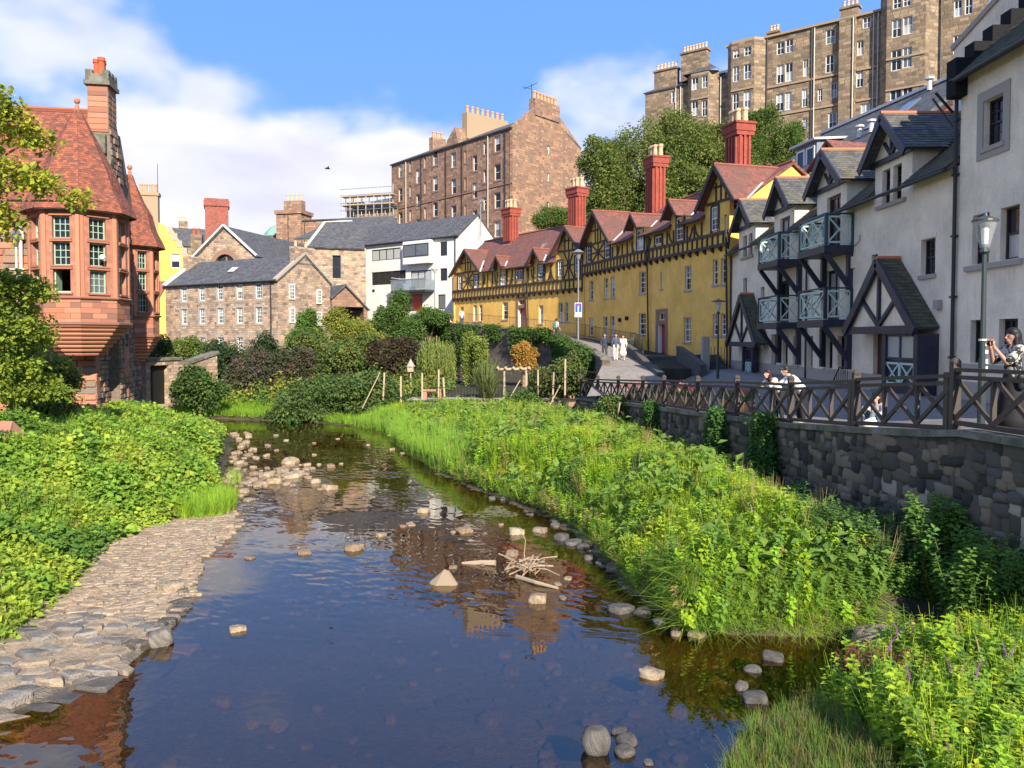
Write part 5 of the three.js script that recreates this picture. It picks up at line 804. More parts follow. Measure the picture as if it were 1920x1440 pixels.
    const nC = 8; for (let i = 0; i < nC; i++) { const k0 = 1 - i / nC, k1 = 1 - (i + 1) / nC, r1 = lerp(Rf * 0.38, Rf + 0.04, Math.pow(k0, 0.9)), r0 = lerp(Rf * 0.38, Rf + 0.04, Math.pow(k1, 0.9)), yT = lerp(yb, yc, k0), yB = lerp(yb, yc, k1); ring('corbel_course', [[r0, yB], [r1 - 0.05, yB + 0.04], [r1, yB + 0.1], [r1, yT - 0.02], [r1 - 0.05, yT], [0.05, yT]], M.sandstones[i % 3]); }
    ring('corbel_rim', [[Rf + 0.0, yc - 0.1], [Rf + 0.13, yc - 0.03], [Rf + 0.13, yc + 0.06], [Rf - 0.05, yc + 0.12]], M.sandstones[5]);
    // bell-cast tiled roof: tile courses laid singly, joined per tone
    const prof = [[Rf + 0.36, ye - 0.1], [Rf + 0.22, ye + 0.28], [Rf * 0.93, ye + 0.95], [Rf * 0.78, ye + 1.9], [Rf * 0.5, lerp(ye, apex, 0.62)], [Rf * 0.2, lerp(ye, apex, 0.88)], [0.13, apex]];
    const core = ring('turret_roof', prof, M.tile[3]);
    for (let j = 0; j + 1 < prof.length; j++) for (let k = -2; k <= 3; k++) {
      const p = (r, y, s) => { const th = Math.PI / 8 * s + A(k), q = r * c8; return [cx + q * Math.sin(th), y, cz + q * Math.cos(th)]; };
      slates(core, p(prof[j][0], prof[j][1], -1), p(prof[j][0], prof[j][1], 1), p(prof[j + 1][0], prof[j + 1][1], 1), p(prof[j + 1][0], prof[j + 1][1], -1), 0.135, 0.2, M.tile, seed + j * 10 + k, 'roof_tile', true);
    }
    part(t, 'eaves_board', new MB().lathe([[(Rf + 0.12) * c8, ye - 0.02], [(Rf + 0.36) * c8, ye - 0.18], [(Rf + 0.38) * c8, ye - 0.09]], n, cx, cz, mid), M.timber);
    part(t, 'finial', new MB().lathe([[0.34, apex - 0.75], [0.27, apex - 0.5], [0.16, apex - 0.1], [0.1, apex + 0.1], [0.1, apex + 0.25], [0.05, apex + 0.32], [0.14, apex + 0.42], [0.16, apex + 0.52], [0.1, apex + 0.62], [0, apex + 0.66]], 8, cx, cz), M.sandstones[0]);
  }
  turret(-0.95, -0.37, 2.05, 0, 16.6, 500, true);
  turret(8.1, -0.5, 1.42, -0.6, 15.2, 700, false);
  part(t, 'balloon_lamp', new MB().lathe([[0, 0], [0.1, 0.05], [0.15, 0.15], [0.1, 0.26], [0, 0.3]], 10), M.whitePaint, { at: [-2.6, 9.0, 1.2] });
  part(t, 'hopper_pipe', new MB().cyl([-0.2, 2, -3.4], [-0.2, 10.9, -3.4], 0.09, 0.09, 8).box(-0.35, -0.05, 10.2, 10.6, -3.6, -3.2), M.pipeWhite);
  // low garden walls and river gate beside the hall
  const g = front('river_gate_wall', 'mossy rubble garden wall with dark gateway beside red hall', 'wall', [-23.2, -50], [-20.9, -56], 0.6), gl = 6.4;
  part(g, 'wall', new MB().prism([[0, 0.3], [gl, 0.3], [gl, 4.15], [gl - 0.7, 3.9], [gl - 2.6, 3.5], [gl - 3.6, 3.75], [0, 3.75]], -0.5, 0, [rect(0.35, 1.9, 0.9, 3.45)]), M.flats); part(g, 'gate', box(0.3, 1.95, 0.9, 3.45, -0.46, -0.4), M.iron); part(g, 'coping', new MB().bar([gl - 2.6, 3.6, -0.25], [gl + 0.1, 4.2, -0.25], 0.7, 0.22, [0, 0, 1]).bar([0, 3.85, -0.25], [gl - 3.4, 3.85, -0.25], 0.7, 0.2, [0, 0, 1]), M.coping);
}
// ================================================================ ground, river, walls, walkway, lane
const poly = (pts) => (d) => { if (d <= pts[0][0]) return pts[0][1]; for (let i = 0; i + 1 < pts.length; i++) if (d <= pts[i + 1][0]) return lerp(pts[i][1], pts[i + 1][1], (d - pts[i][0]) / (pts[i + 1][0] - pts[i][0])); return pts[pts.length - 1][1]; };
const XL = poly([[6, -8.2], [10.7, -7.1], [12, -6.3], [13.2, -5.9], [16, -6.5], [18.5, -7.3], [21.8, -7.5], [24, -8.6], [25.9, -9.3], [30, -11.0], [35.5, -12.8], [41, -14.6], [46, -18.5], [49, -24], [52, -40]]);
const XR = poly([[6, 1.6], [8.6, 2.1], [10.2, 3.0], [11.2, 4.6], [12.4, 6.0], [13.2, 6.6], [13.55, 6.1], [13.8, 3.3], [15.5, 2.55], [18, 2.2], [20.9, 1.75], [23.5, 0.7], [27, -1.2], [31, -3.1], [35.5, -4.8], [40, -6.2], [43.7, -7.0], [46.5, -9.2], [48.6, -12], [50.5, -18], [52, -34]]);
const fenceX = poly([[8, 8.6], [14.8, 8.1], [17.8, 7.65], [21.9, 7.45], [24.8, 6.9], [28.6, 6.45], [32, 5.95], [37, 5.6], [40, 5.05], [45.5, 3.72]]);
const copeY = poly([[10, 3.62], [14.8, 3.55], [14.9, 3.45], [17.8, 3.2], [21.9, 2.86], [24.8, 2.76], [28.6, 2.55], [32, 2.42], [37, 2.15], [45.5, 1.78]]);
const laneTop = [[-9.5, 6.6, -87.7], [-3.4, 6.0, -78.2], [3.2, 5.3, -68.7], [4.6, 4.4, -57.5], [5.4, 3.55, -47.4]];
const laneX = poly(laneTop.map(([x, , z]) => [-z, x]).reverse()), laneY = poly(laneTop.map(([, y, z]) => [-z, y]).reverse());
function groundY(x, d) {
  const xl = XL(d), xr = XR(d), nz = fbm(x * 0.7 + 31, d * 0.7, 4, 51) - 0.5;
  let h;
  if (x > xl && x < xr && d < 53) { const e = Math.min(x - xl, xr - x); h = -0.06 - 0.42 * sstep(0, 2.6, e) + nz * 0.22; if (d < 12 && x > 1) h = Math.max(h, -0.3 + nz * 0.2); }
  else if (x <= xl) {
    const e = xl - x, beach = d < 24 ? 2.6 * sstep(25, 20, d) + 0.6 : 0.5;
    h = 0.05 + 0.035 * Math.min(e, beach) + nz * 0.05 + 1.05 * sstep(beach, beach + 4.5, e) + 0.9 * sstep(beach + 4, beach + 12, e) * sstep(36, 20, d);
    h = lerp(h, 3.3, sstep(60, 76, d)); h = lerp(h, 5 + sstep(112, 135, d) * 6, sstep(88, 98, d));
    if (x < -21.2 && d > 38) h = Math.min(h, lerp(1.2, 3.2, sstep(50, 60, d)) + sstep(60, 70, d) * 20);
  } else {
    const e = x - xr, fx = fenceX(d);
    if (d < 46.5) { h = 0.10 + 0.75 * sstep(0, 1.5, e) * sstep(12.4, 14.5, d) + 0.45 * sstep(0.8, 3, e) * sstep(12.4, 15, d) * sstep(0.2, 2.6, fx - x) - 0.15 * sstep(2.5, 0.5, fx - x) - 0.35 * sstep(26, 45, d) + nz * 0.1; if (d < 13.3) h = 0.06 + 0.3 * sstep(0.3, 2.5, e) + nz * 0.08; if (x > fx + 0.3) h = copeY(d) - 0.6; }
    else { const lx = d < 90 ? laneX(d) : -10; const gx = sstep(-9.5, -6, x); h = lerp(0.10 + 0.05 * Math.max(0, d - 48) + 0.3 * sstep(51, 54, d), 0.25 + 0.5 * sstep(46, 47.5, d) + 0.6 * sstep(47.5, 49, d) + 0.25 * sstep(52, 70, d), gx); if (x > lx + 1.4) h = laneY(d) - 0.15; if (x < -6) h = lerp(h, 3.3, sstep(58, 76, d)); h = lerp(h, 7.4, sstep(90, 97, d)); if (d > 97) h = 7.4 + sstep(114, 130, d) * 8; }
  }
  // hill to the right and behind
  if (d > 40) h += sstep(15.5, 48, x - Math.max(0, 60 - d) * 0.2) * 26 * sstep(44, 92, d);
  if (x > 14) h = Math.max(h, 2.6 + sstep(18, 60, x) * 24);
  if (d > 112) h += sstep(112, 150, d) * sstep(-30, 10, x) * 9;
  return h;
}
{
  const xs = [], ds = []; let x = -260; while (x < 260) { xs.push(x); x += x < -60 || x > 60 ? 14 : x < -26 || x > 15 ? 1.6 : 0.3; } let d = -160; while (d < 420) { ds.push(d); d += d < -1 ? Math.max(0.5, -d * 0.25) : d < 5 ? 0.6 : d < 30 ? 0.28 : d < 56 ? 0.4 : d < 130 ? 1.6 : 20; }
  const nx = xs.length, nd = ds.length, P = new Float32Array(nx * nd * 3), U = new Float32Array(nx * nd * 2), I = [], C = new Float32Array(nx * nd * 3);
  for (let j = 0; j < nd; j++) for (let i = 0; i < nx; i++) { const o = j * nx + i, y = groundY(xs[i], ds[j]); P.set([xs[i], y, -ds[j]], o * 3); U.set([xs[i], ds[j]], o * 2); const wet = y < 0.02; const g = fbm(xs[i] * 1.3, ds[j] * 1.3, 3, 61), c = wet ? [0.14, 0.108, 0.058] : ds[j] < 26 && xs[i] < XL(ds[j]) && xs[i] > XL(ds[j]) - 3.4 ? [0.24, 0.20, 0.155] : [0.060, 0.055, 0.028]; C.set(c.map((v) => v * (0.7 + 0.6 * g)), o * 3); }
  for (let j = 0; j + 1 < nd; j++) for (let i = 0; i + 1 < nx; i++) { const o = j * nx + i; I.push(o, o + 1, o + nx, o + 1, o + nx + 1, o + nx); }
  const g = new THREE.BufferGeometry(); g.setAttribute('position', new THREE.BufferAttribute(P, 3)); g.setAttribute('uv', new THREE.BufferAttribute(U, 2)); g.setAttribute('color', new THREE.BufferAttribute(C, 3)); g.setIndex(I); g.computeVertexNormals();
  setting('ground', g, std({ color: lin(1, 1, 1), vertexColors: true, map: mottle([0.95, 0.95, 0.95], 0.6, 1.0, 1.1, { seed: 71, freq: 14 }), bumpMap: grain, bumpScale: 0.03, roughness: 0.95 }));
}
// ---- river surface: real ripples, calm below, broken at the riffles
{
  const P = [], I = [], rows = []; let d = -12; while (d < 54) { rows.push(d); d += d < 6 ? 0.5 : 0.045 + d * 0.0022; }
  const nx = 300, R = rng(3);
  const rip = (x, d) => {
    const calm = sstep(13.5, 17.5, d + 1.2 * fbm(x * 0.4, d * 0.4, 2, 4) + (x > 0 ? 0.8 : 0)), far = sstep(20, 34, d), slick = sstep(0.42, 0.6, fbm(x * 0.35 + 9, d * 0.5 + 3, 3, 8));
    const a = 0.0006 + 0.0012 * slick + 0.0046 * calm * (0.15 + 0.85 * slick) + 0.008 * far * slick;
    const w = fbm(x * 0.9, d * 0.9, 2, 14) * 2.2;
    return a * (2.2 * (fbm(x * 3.0 + w, d * 6.8 + w, 4, 23) - 0.5) + 0.8 * (n2(x * 9 + w, d * 17 - w, 29) - 0.5)) + 0.0035 * (fbm(x * 0.7, d * 1.3, 2, 35) - 0.5);
  };
  for (const dd of rows) { const x0 = XL(dd) - 3.2, x1 = XR(dd) + 1.6; for (let i = 0; i <= nx; i++) { const x = lerp(x0, x1, i / nx); P.push(x, rip(x, dd), -dd); } }
  for (let j = 0; j + 1 < rows.length; j++) for (let i = 0; i < nx; i++) { const o = j * (nx + 1) + i; I.push(o, o + 1, o + nx + 1, o + 1, o + nx + 2, o + nx + 1); }
  const g = new THREE.BufferGeometry(); g.setAttribute('position', new THREE.Float32BufferAttribute(P, 3)); g.setIndex(I); g.computeVertexNormals();
  setting('river', g, new THREE.MeshPhysicalMaterial({ color: lin(0.50, 0.385, 0.18), transmission: 1, thickness: 0, roughness: 0.0, ior: 1.8, specularIntensity: 1, side: THREE.DoubleSide }));
}
// ---- river wall of dark rubble under the walkway, stones laid singly
const wallTh = 0.55;
{
  const R = rng(808), t = thing('river_wall', 'dark wet rubble retaining wall along the walkway', 'wall', [0, 0, 0]);
  const N = 64, seg = (k) => { const d = lerp(9.5, 45.8, k / N); return [fenceX(d), d]; };
  const core = new MB(); for (let k = 0; k < N; k++) { const [x0, d0] = seg(k), [x1, d1] = seg(k + 1); const y0 = copeY(d0) - 0.12, y1 = copeY(d1) - 0.12; core.hexa([[x0, -0.3, -d0], [x0 + wallTh, -0.3, -d0], [x1 + wallTh, -0.3, -d1], [x1, -0.3, -d1]], [[x0, y0, -d0], [x0 + wallTh, y0, -d0], [x1 + wallTh, y1, -d1], [x1, y1, -d1]]); }
  const body = part(t, 'wall_core', core, M.wallCore);
  const far = M.wallStones.map(() => new MB()); let count = 0;
  const geos = [0, 1, 2, 3, 4].map(() => { const j = (s) => (R() - 0.5) * s, n = 8, ring = [...Array(n).keys()].map((i) => { const a = i / n * 2 * Math.PI + j(0.3), q = 1 / Math.max(Math.abs(Math.cos(a)), Math.abs(Math.sin(a))); return [0.5 * Math.cos(a) * lerp(1, q, 0.72) * (0.94 + 0.14 * R()), 0.5 * Math.sin(a) * lerp(1, q, 0.72) * (0.94 + 0.14 * R())]; }), m = new MB(); const ctr = [j(0.2), j(0.2), 0.95], f = ring.map(([x, y]) => [x * 0.88 + j(0.05), y * 0.86 + j(0.05), 0.75 + j(0.35)]); for (let i = 0; i < n; i++) { const k = (i + 1) % n; m.quad([...ring[i], 0], [...ring[k], 0], f[k], f[i]); m.tri(f[i], f[k], ctr); } return m.build(true); });
  let d = 10.2, row; const list = [];
  for (let y = -0.1, rh = 0.2; y < 3.6; y += rh, rh = 0.14 + 0.15 * R()) { let dd = 10.2 + R() * 0.4; while (dd < 45.6) { const w = 0.18 + 0.42 * R() * R() + (R() < 0.1 ? 0.25 : 0), h = rh * (0.92 + 0.3 * R()), dm = dd + w / 2; if (y + h < copeY(dm) - 0.1 && y + h > groundY(fenceX(dm) - 0.3, dm) - 0.1) list.push([dm, y + h / 2 + (R() - 0.5) * 0.11, w, h * (0.8 + 0.45 * R())]); dd += w + 0.015; } }
  list.sort((a, b) => a[0] - b[0]);
  list.forEach(([dm, y, w, h], i) => {
    const x = fenceX(dm), s = (fenceX(dm + 0.2) - fenceX(dm - 0.2)) / 0.4, ry = -Math.PI / 2 - Math.atan(s), mat = R() < 0.045 ? M.paleStone : pick(M.wallStones, R), g = pick(geos, R), sc = [w * 1.14, h * 1.2, 0.03 + 0.07 * R()];
    const m4 = new THREE.Matrix4().compose(V(x + 0.01, y, -dm), new THREE.Quaternion().setFromEuler(new THREE.Euler((R() - 0.5) * 0.12, ry + (R() - 0.5) * 0.12, (R() - 0.5) * 0.4, 'YXZ')), V(...sc));
    if (i < 298) { const m = new THREE.Mesh(g, mat); m.name = 'stone'; m.castShadow = m.receiveShadow = true; m.applyMatrix4(m4); body.add(m); } else { const k = Math.max(0, M.wallStones.indexOf(mat)); (far[k].g ??= []).push(g.clone().applyMatrix4(m4)); }
  });
  far.forEach((f, k) => { if (f.g) part(body, 'far_stones', mergeGeometries(f.g), M.wallStones[k], { kind: 'stuff' }); });
  // coping slabs follow the stepped fence
  let c = 10; while (c < 45.4) { const e = Math.min(c + 0.9 + R() * 0.5, 45.7), y0 = copeY(c), y1 = copeY(e), x0 = fenceX(c), x1 = fenceX(e), o = 0.07 + 0.03 * R(); part(t, 'coping_slab', new MB().hexa([[x0 - o, y0 - 0.13, -c], [x0 + wallTh, y0 - 0.13, -c], [x1 + wallTh, y1 - 0.13, -e + 0.012], [x1 - o, y1 - 0.13, -e + 0.012]], [[x0 - o, y0, -c], [x0 + wallTh, y0, -c], [x1 + wallTh, y1, -e + 0.012], [x1 - o, y1, -e + 0.012]]), M.coping); c = e; }
}
// ---- timber fence: a thing per bay would hide that it is one run, so posts, rails and crosses are its parts
{
  const t = thing('walkway_fence', 'dark brown timber fence with cross braces stepping along the river wall', 'fence', [0, 1.7, 0]);
  const posts = [11.6, 14.8, 18.0, 21.7, 24.9, 28.4, 32, 35.6, 39.6, 42.6, 45.4];
  const off = 0.22;
  for (let i = 0; i < posts.length; i++) {
    const d = posts[i], x = fenceX(d) + off, yb = copeY(d + 0.05) - 0.02, yn = copeY(Math.max(10, d - 0.3)), top = Math.max(yb, yn) + 1.16;
    const p = part(t, 'post', box(x - 0.075, x + 0.075, yb - 0.06, top, -d - 0.075, -d + 0.075), M.fenceWood); part(p, 'post_cap', new MB().lathe([[0.1, top], [0.105, top + 0.05], [0.07, top + 0.1], [0, top + 0.13]], 8, x, -d), M.fenceWood);
    if (i === 1 || i === 2) { part(t, 'post', box(x - 0.075, x + 0.075, yb - 0.1, top - 0.16, -d - 0.27, -d - 0.11), M.fenceWood); }
    if (i + 1 < posts.length) {
      const e = posts[i + 1], ya = copeY(d + 0.2), yz = copeY(e - 0.2), X = (k) => lerp(x, fenceX(e) + off, k), Y = (k) => lerp(ya, yz, k), Z = (k) => -lerp(d, e, k), pt = (k, h, dx = 0) => [X(k) + dx, Y(k) + h, Z(k)], n = 3 + (e - d > 3.55 ? 0 : 0), a = 0.03;
      part(t, 'top_rail', new MB().bar(pt(0, 1.06), pt(1, 1.06), 0.13, 0.07), M.fenceWood);
      part(t, 'upper_rail', new MB().bar(pt(0, 0.92), pt(1, 0.92), 0.07, 0.075), M.fenceWood);
      part(t, 'bottom_rail', new MB().bar(pt(0, 0.07), pt(1, 0.07), 0.09, 0.09), M.fenceWood);
      for (let k = 0; k < n; k++) {
        const k0 = k / n + 0.012, k1 = (k + 1) / n - 0.012;
        part(t, 'cross_brace', new MB().bar(pt(k0, 0.12, 0.018), pt(k1, 0.885, 0.018), 0.045, 0.085, [1, 0, 0]), M.fenceWood); part(t, 'cross_brace', new MB().bar(pt(k0, 0.885, -0.03), pt(k1, 0.12, -0.03), 0.045, 0.085, [1, 0, 0]), M.fenceWood);
        if (k) part(t, 'baluster', new MB().bar(pt(k / n, 0.115), pt(k / n, 0.885), 0.08, 0.07, [1, 0, 0]), M.fenceWood);
      }
    }
  }
}
// ---- walkway behind the fence, kerb and lane
{
  const m = new MB(), N = 44; const yH = (d) => Math.max(copeY(d) - 0.04, 3.42);
  for (let k = 0; k < N; k++) { const d0 = lerp(2, 47, k / N), d1 = lerp(2, 47, (k + 1) / N); for (const [a, b] of [[0, 0.45], [0.45, 0.8], [0.8, 1]]) { const X = (d, q) => lerp(fenceX(d) + wallTh - 0.02, 13.25, q), Y = (d, q) => lerp(copeY(d) - 0.045, yH(d), sstep(0.4, 0.85, q)); m.quad([X(d0, a), Y(d0, a), -d0], [X(d0, b), Y(d0, b), -d0], [X(d1, b), Y(d1, b), -d1], [X(d1, a), Y(d1, a), -d1]); } }
  setting('walkway', m, M.asphalt);
  const lane = new MB(), pts = laneTop, inner = [[-6.6, 6.7, -89.6], [0, 6.0, -79.7], [6.3, 5.25, -70.2], [8.3, 4.3, -57.5], [8.0, 3.2, -44]];
  for (let k = 0; k + 1 < pts.length; k++) for (let q = 0; q < 6; q++) { const L = (P, s) => P[k].map((v, i) => lerp(v, P[k + 1][i], s)), a = L(pts, q / 6), b = L(inner, q / 6), c = L(inner, (q + 1) / 6), e = L(pts, (q + 1) / 6); lane.quad(a, e, c, b); }
  lane.quad([5.4, 3.55, -47.4], [3.95, 2.15, -41.5], [8.8, 2.5, -40], [8.0, 3.2, -44]);
  setting('lane', lane, M.laneStone);
  // retaining wall of the lane
  const w = thing('lane_wall', 'dark rubble retaining wall carrying the lane above the garden', 'wall', [0, 1.2, 0]);
  const R = rng(99), body = new MB(), cop = []; for (let k = 0; k + 1 < pts.length; k++) { const a = pts[k], b = pts[k + 1], dx = b[0] - a[0], dz = b[2] - a[2], l = Math.hypot(dx, dz), ox = dz / l * -0.5, oz = dx / l * 0.5; const up = 0.35; body.hexa([[a[0], 1, a[2]], [b[0], 1, b[2]], [b[0] - ox, 1, b[2] - oz], [a[0] - ox, 1, a[2] - oz]], [[a[0], a[1] + up, a[2]], [b[0], b[1] + up, b[2]], [b[0] - ox, b[1] + up, b[2] - oz], [a[0] - ox, a[1] + up, a[2] - oz]]); part(w, 'coping', new MB().bar([a[0] - ox / 2, a[1] + up + 0.08, a[2] - oz / 2], [b[0] - ox / 2, b[1] + up + 0.08, b[2] - oz / 2], 0.66, 0.16), M.coping); }
  part(w, 'wall_core', body, std({ ...{}, map: masonry([[0.16, 0.128, 0.10], [0.12, 0.098, 0.08], [0.20, 0.155, 0.115], [0.095, 0.082, 0.07]], [0.15, 0.125, 0.098], 3.2, 14, 7, { seed: 29, jitter: 0.9, dirtC: [0.05, 0.06, 0.03] }).map, roughness: 0.95 }));
  // thin iron railings along the lane, house side of the street
  const rl = thing('lane_railing', 'thin brown iron railing along the yellow terrace', 'railing', [0, 3.5, 0]);
  const rp = [[-5.6, 6.9, -86.9], [0.2, 6.2, -78], [5.6, 5.45, -68.4], [8.2, 4.7, -60.5], [9.5, 4.35, -56.5]]; for (let k = 0; k + 1 < rp.length; k++) { const a = rp[k], b = rp[k + 1], n = Math.round(Math.hypot(b[0] - a[0], b[2] - a[2]) / 0.28); for (const h of [1.05, 0.12]) part(rl, 'rail', new MB().bar([a[0], a[1] + h, a[2]], [b[0], b[1] + h, b[2]], 0.035, 0.035), M.rail); for (let i = 0; i <= n; i++) { const p = a.map((v, q) => lerp(v, b[q], i / n)); part(rl, 'bar', new MB().cyl([p[0], p[1], p[2]], [p[0], p[1] + 1.05 + (i % 7 ? 0 : 0.1), p[2]], i % 7 ? 0.012 : 0.025, i % 7 ? 0.012 : 0.025, 4), M.rail); } }
}
// ---- stone stairs beside the lane up to the near yellow door
{
  const t = thing('stone_stairs', 'dark worn stone stairs and parapet below the red door of yellow terrace', 'stairs', [8, 2, -50]), R = rng(41), fx = (d) => 13.12 - (d - 47.5) * 0.2974 - 0.12;
  part(t, 'landing', new MB().hexa([[-0.0 + 0.42, 1.8, -2.2], [fx(52.2) - 8, 1.8, -2.2], [fx(57.5) - 8, 1.8, -7.5], [0.42, 1.8, -7.5]], [[0.42, 4.0, -2.2], [fx(52.2) - 8, 4.0, -2.2], [fx(57.5) - 8, 4.05, -7.5], [0.42, 4.05, -7.5]]), M.stepStone);
  for (let k = 0; k < 12; k++) { const d0 = 52.2 - k * 0.42, d1 = d0 - 0.41; part(t, 'step', new MB().box(0.42, Math.min(fx(d0), fx(d1)) - 8, 1.8, 3.88 - k * 0.125, 50 - d0, 50 - d1), M.stepStone); }
  for (let k = 0; k < 6; k++) { const d0 = 48.6 - k * 0.4; part(t, 'step', box(3.0, fx(48.6) - 8.0, 1.8, 4.2 - k * 0.13, 50 - d0, 50 - d0 + 0.39), M.stepStone); }
  part(t, 'parapet', new MB().prism([[-7, 2], [6.6, 1.6], [6.6, 3.35], [2.2, 3.75], [-1.5, 4.35], [-7, 4.85]], 0, 0.4), M.stepStone, { at: [0.41, 0, 0], rot: [0, -Math.PI / 2, 0] });
  part(t, 'inner_parapet', new MB().prism([[-1.2, 2], [5.4, 1.8], [5.4, 3.7], [2.0, 4.3], [-1.2, 4.7]], 0, 0.35), M.stepStone, { at: [3.0, 0, 0], rot: [0, -Math.PI / 2, 0] });
  const rl = part(t, 'handrail', new MB().tube([[0.9, 5.6, -9.5], [0.9, 5.6, -7], [0.9, 5.0, -4.5], [0.9, 4.9, -3.2]], 0.03, 0.03, 5), M.rail); for (let k = 0; k < 16; k++) part(rl, 'baluster', new MB().cyl([0.9, 4.0, -9.4 + k * 0.4], [0.9, k < 6 ? 5.6 : Math.max(4.92, 5.6 - (k - 5) * 0.11), -9.4 + k * 0.4], 0.014, 0.014, 4), M.rail);
  part(t, 'gate_pier', box(3.1, 3.5, 2.2, 5.3, 3.6, 4.1), M.stoneTrim); for (let k = 0; k < 6; k++) part(t, 'railing_bar', new MB().cyl([3.6 + k * 0.2, 3.0, 3.2], [3.6 + k * 0.2, 4.7, 3.2], 0.02, 0.02, 4), M.rail);
}
// ================================================================ vegetation
const leafMat = (t = 0.35, rough = 0.85) => new THREE.MeshPhysicalMaterial({ color: lin(1, 1, 1), roughness: rough, transmission: t, thickness: 0, specularIntensity: 0.25, side: THREE.DoubleSide });
const LM = leafMat(0.42), GM = leafMat(0.42);
/** pointed leaf as a folded blade: base at o, along d, half-width w, normal n */
function leaf(P, o, d, n, len, w, fold = 0.25, bend = 0.25) {
  const s = d.clone().cross(n).normalize(), at = (t, k, b) => { const v = o.clone().addScaledVector(d, t * len).addScaledVector(s, k * w).addScaledVector(n, (Math.abs(k) * fold * w) - bend * len * t * t + b); return [v.x, v.y, v.z]; };
  const a = at(0, 0, 0), m = at(0.5, 0, 0), l = at(0.42, -1, 0), r = at(0.42, 1, 0), e = at(1, 0, 0);
  P.push(...a, ...r, ...m, ...r, ...e, ...m, ...a, ...m, ...l, ...m, ...e, ...l);
}
const geoOf = (P) => { const g = new THREE.BufferGeometry(); g.setAttribute('position', new THREE.Float32BufferAttribute(P, 3)); return g; };
const rdir = (R) => { const z = 2 * R() - 1, a = 2 * Math.PI * R(), q = Math.sqrt(1 - z * z); return V(q * Math.cos(a), z, q * Math.sin(a)); };
function clump(seed, n, rad, len, wid, up = 0.3) { const R = rng(seed), P = []; for (let i = 0; i < n; i++) { const o = rdir(R).multiplyScalar(rad * Math.cbrt(R())), d = rdir(R); d.y = d.y * 0.6 - 0.1; d.addScaledVector(o, 0.8 / rad).normalize(); const nn = rdir(R).multiplyScalar(0.7); nn.y += 0.6 + up; nn.addScaledVector(d, -nn.dot(d)).normalize(); const s = 0.7 + 0.6 * R(); leaf(P, o, d, nn, len * s, wid * s); } return geoOf(P); }
function tuft(seed, n, h, spread, w, droop = 0.6) { const R = rng(seed), P = []; for (let i = 0; i < n; i++) { const a = 2 * Math.PI * R(), b = spread * R(), H = h * (0.55 + 0.6 * R()), o = V((R() - 0.5) * 0.12, 0, (R() - 0.5) * 0.12), dx = Math.cos(a), dz = Math.sin(a); let prev = null; const S = 4; for (let k = 0; k <= S; k++) { const t = k / S, x = b * t + droop * b * t * t, y = H * (t - 0.35 * droop * t * t * (b / spread)), ww = w * (1 - 0.85 * t) , c = [o.x + dx * x, y, o.z + dz * x], l = [c[0] - dz * ww, c[1], c[2] + dx * ww], r = [c[0] + dz * ww, c[1], c[2] - dx * ww]; if (prev) P.push(...prev[0], ...prev[1], ...r, ...prev[0], ...r, ...l); prev = [l, r]; } } return geoOf(P); }
function weed(seed, n, h, len, wid) { const R = rng(seed), P = [], lx = (R() - 0.5) * 0.25, lz = (R() - 0.5) * 0.25; for (let i = 0; i < n; i++) { const t = 0.15 + 0.85 * (i + R()) / n, a = i * 2.4 + R(), o = V(lx * t * t, h * t, lz * t * t), d = V(Math.cos(a), 0.25 + 0.5 * t - 0.5 * R(), Math.sin(a)).normalize(), nn = V(-d.x * 0.3, 1, -d.z * 0.3).addScaledVector(rdir(R), 0.35); nn.addScaledVector(d, -nn.dot(d)).normalize(); const s = (1.15 - 0.55 * t) * (0.8 + 0.4 * R()); leaf(P, o, d, nn, len * s, wid * s); } let p = null; for (let k = 0; k <= 3; k++) { const t = k / 3, c = V(lx * t * t, h * t, lz * t * t), w = 0.008 * (1 - 0.6 * t), q = [[c.x - w, c.y, c.z], [c.x + w, c.y, c.z + w]]; if (p) P.push(...p[0], ...p[1], ...q[1], ...p[0], ...q[1], ...q[0]); p = q; } return geoOf(P); }
const G = {
  bramble: [1, 2, 3].map((k) => clump(k, 16, 0.2, 0.105, 0.042)), shrub: [11, 12, 13].map((k) => clump(k, 18, 0.34, 0.19, 0.062)), far: [21, 22, 23].map((k) => clump(k, 24, 0.55, 0.22, 0.08)), laurel: [31, 32].map((k) => clump(k, 15, 0.34, 0.26, 0.075, 0.6)), maple: [41, 42, 43].map((k) => clump(k, 14, 0.24, 0.13, 0.062, 0.7)),
  grass: [51, 52, 53].map((k) => tuft(k, 18, 0.62, 0.30, 0.0095)), reed: [61, 62].map((k) => tuft(k, 12, 0.85, 0.22, 0.010, 0.3)), hang: [71, 72].map((k) => tuft(k, 16, 0.42, 0.42, 0.006, 1.5)), sword: [81, 82].map((k) => tuft(k, 34, 1.8, 0.95, 0.055, 0.35)), lawn: [91, 92].map((k) => tuft(k, 14, 0.26, 0.2, 0.008)),
  weed: [101, 102, 103, 104].map((k) => weed(k, 22, 0.66, 0.145, 0.046)), nettle: [111, 112].map((k) => weed(k, 24, 0.85, 0.16, 0.062)), spike: [121, 122].map((k) => weed(k, 46, 0.3, 0.030, 0.014)), willow: [131, 132].map((k) => { const R = rng(k), P = []; for (let i = 0; i < 34; i++) { const t = i / 34, d = V((R() - 0.5) * 0.8, -1, (R() - 0.5) * 0.8).normalize(), n = rdir(R); n.addScaledVector(d, -n.dot(d)).normalize(); leaf(P, V((R() - 0.5) * 0.2, -1.3 * t, (R() - 0.5) * 0.2), d, n, 0.22, 0.026); } return geoOf(P); }),
};
const tmpM = new THREE.Matrix4(), tmpQ = new THREE.Quaternion(), tmpE = new THREE.Euler();
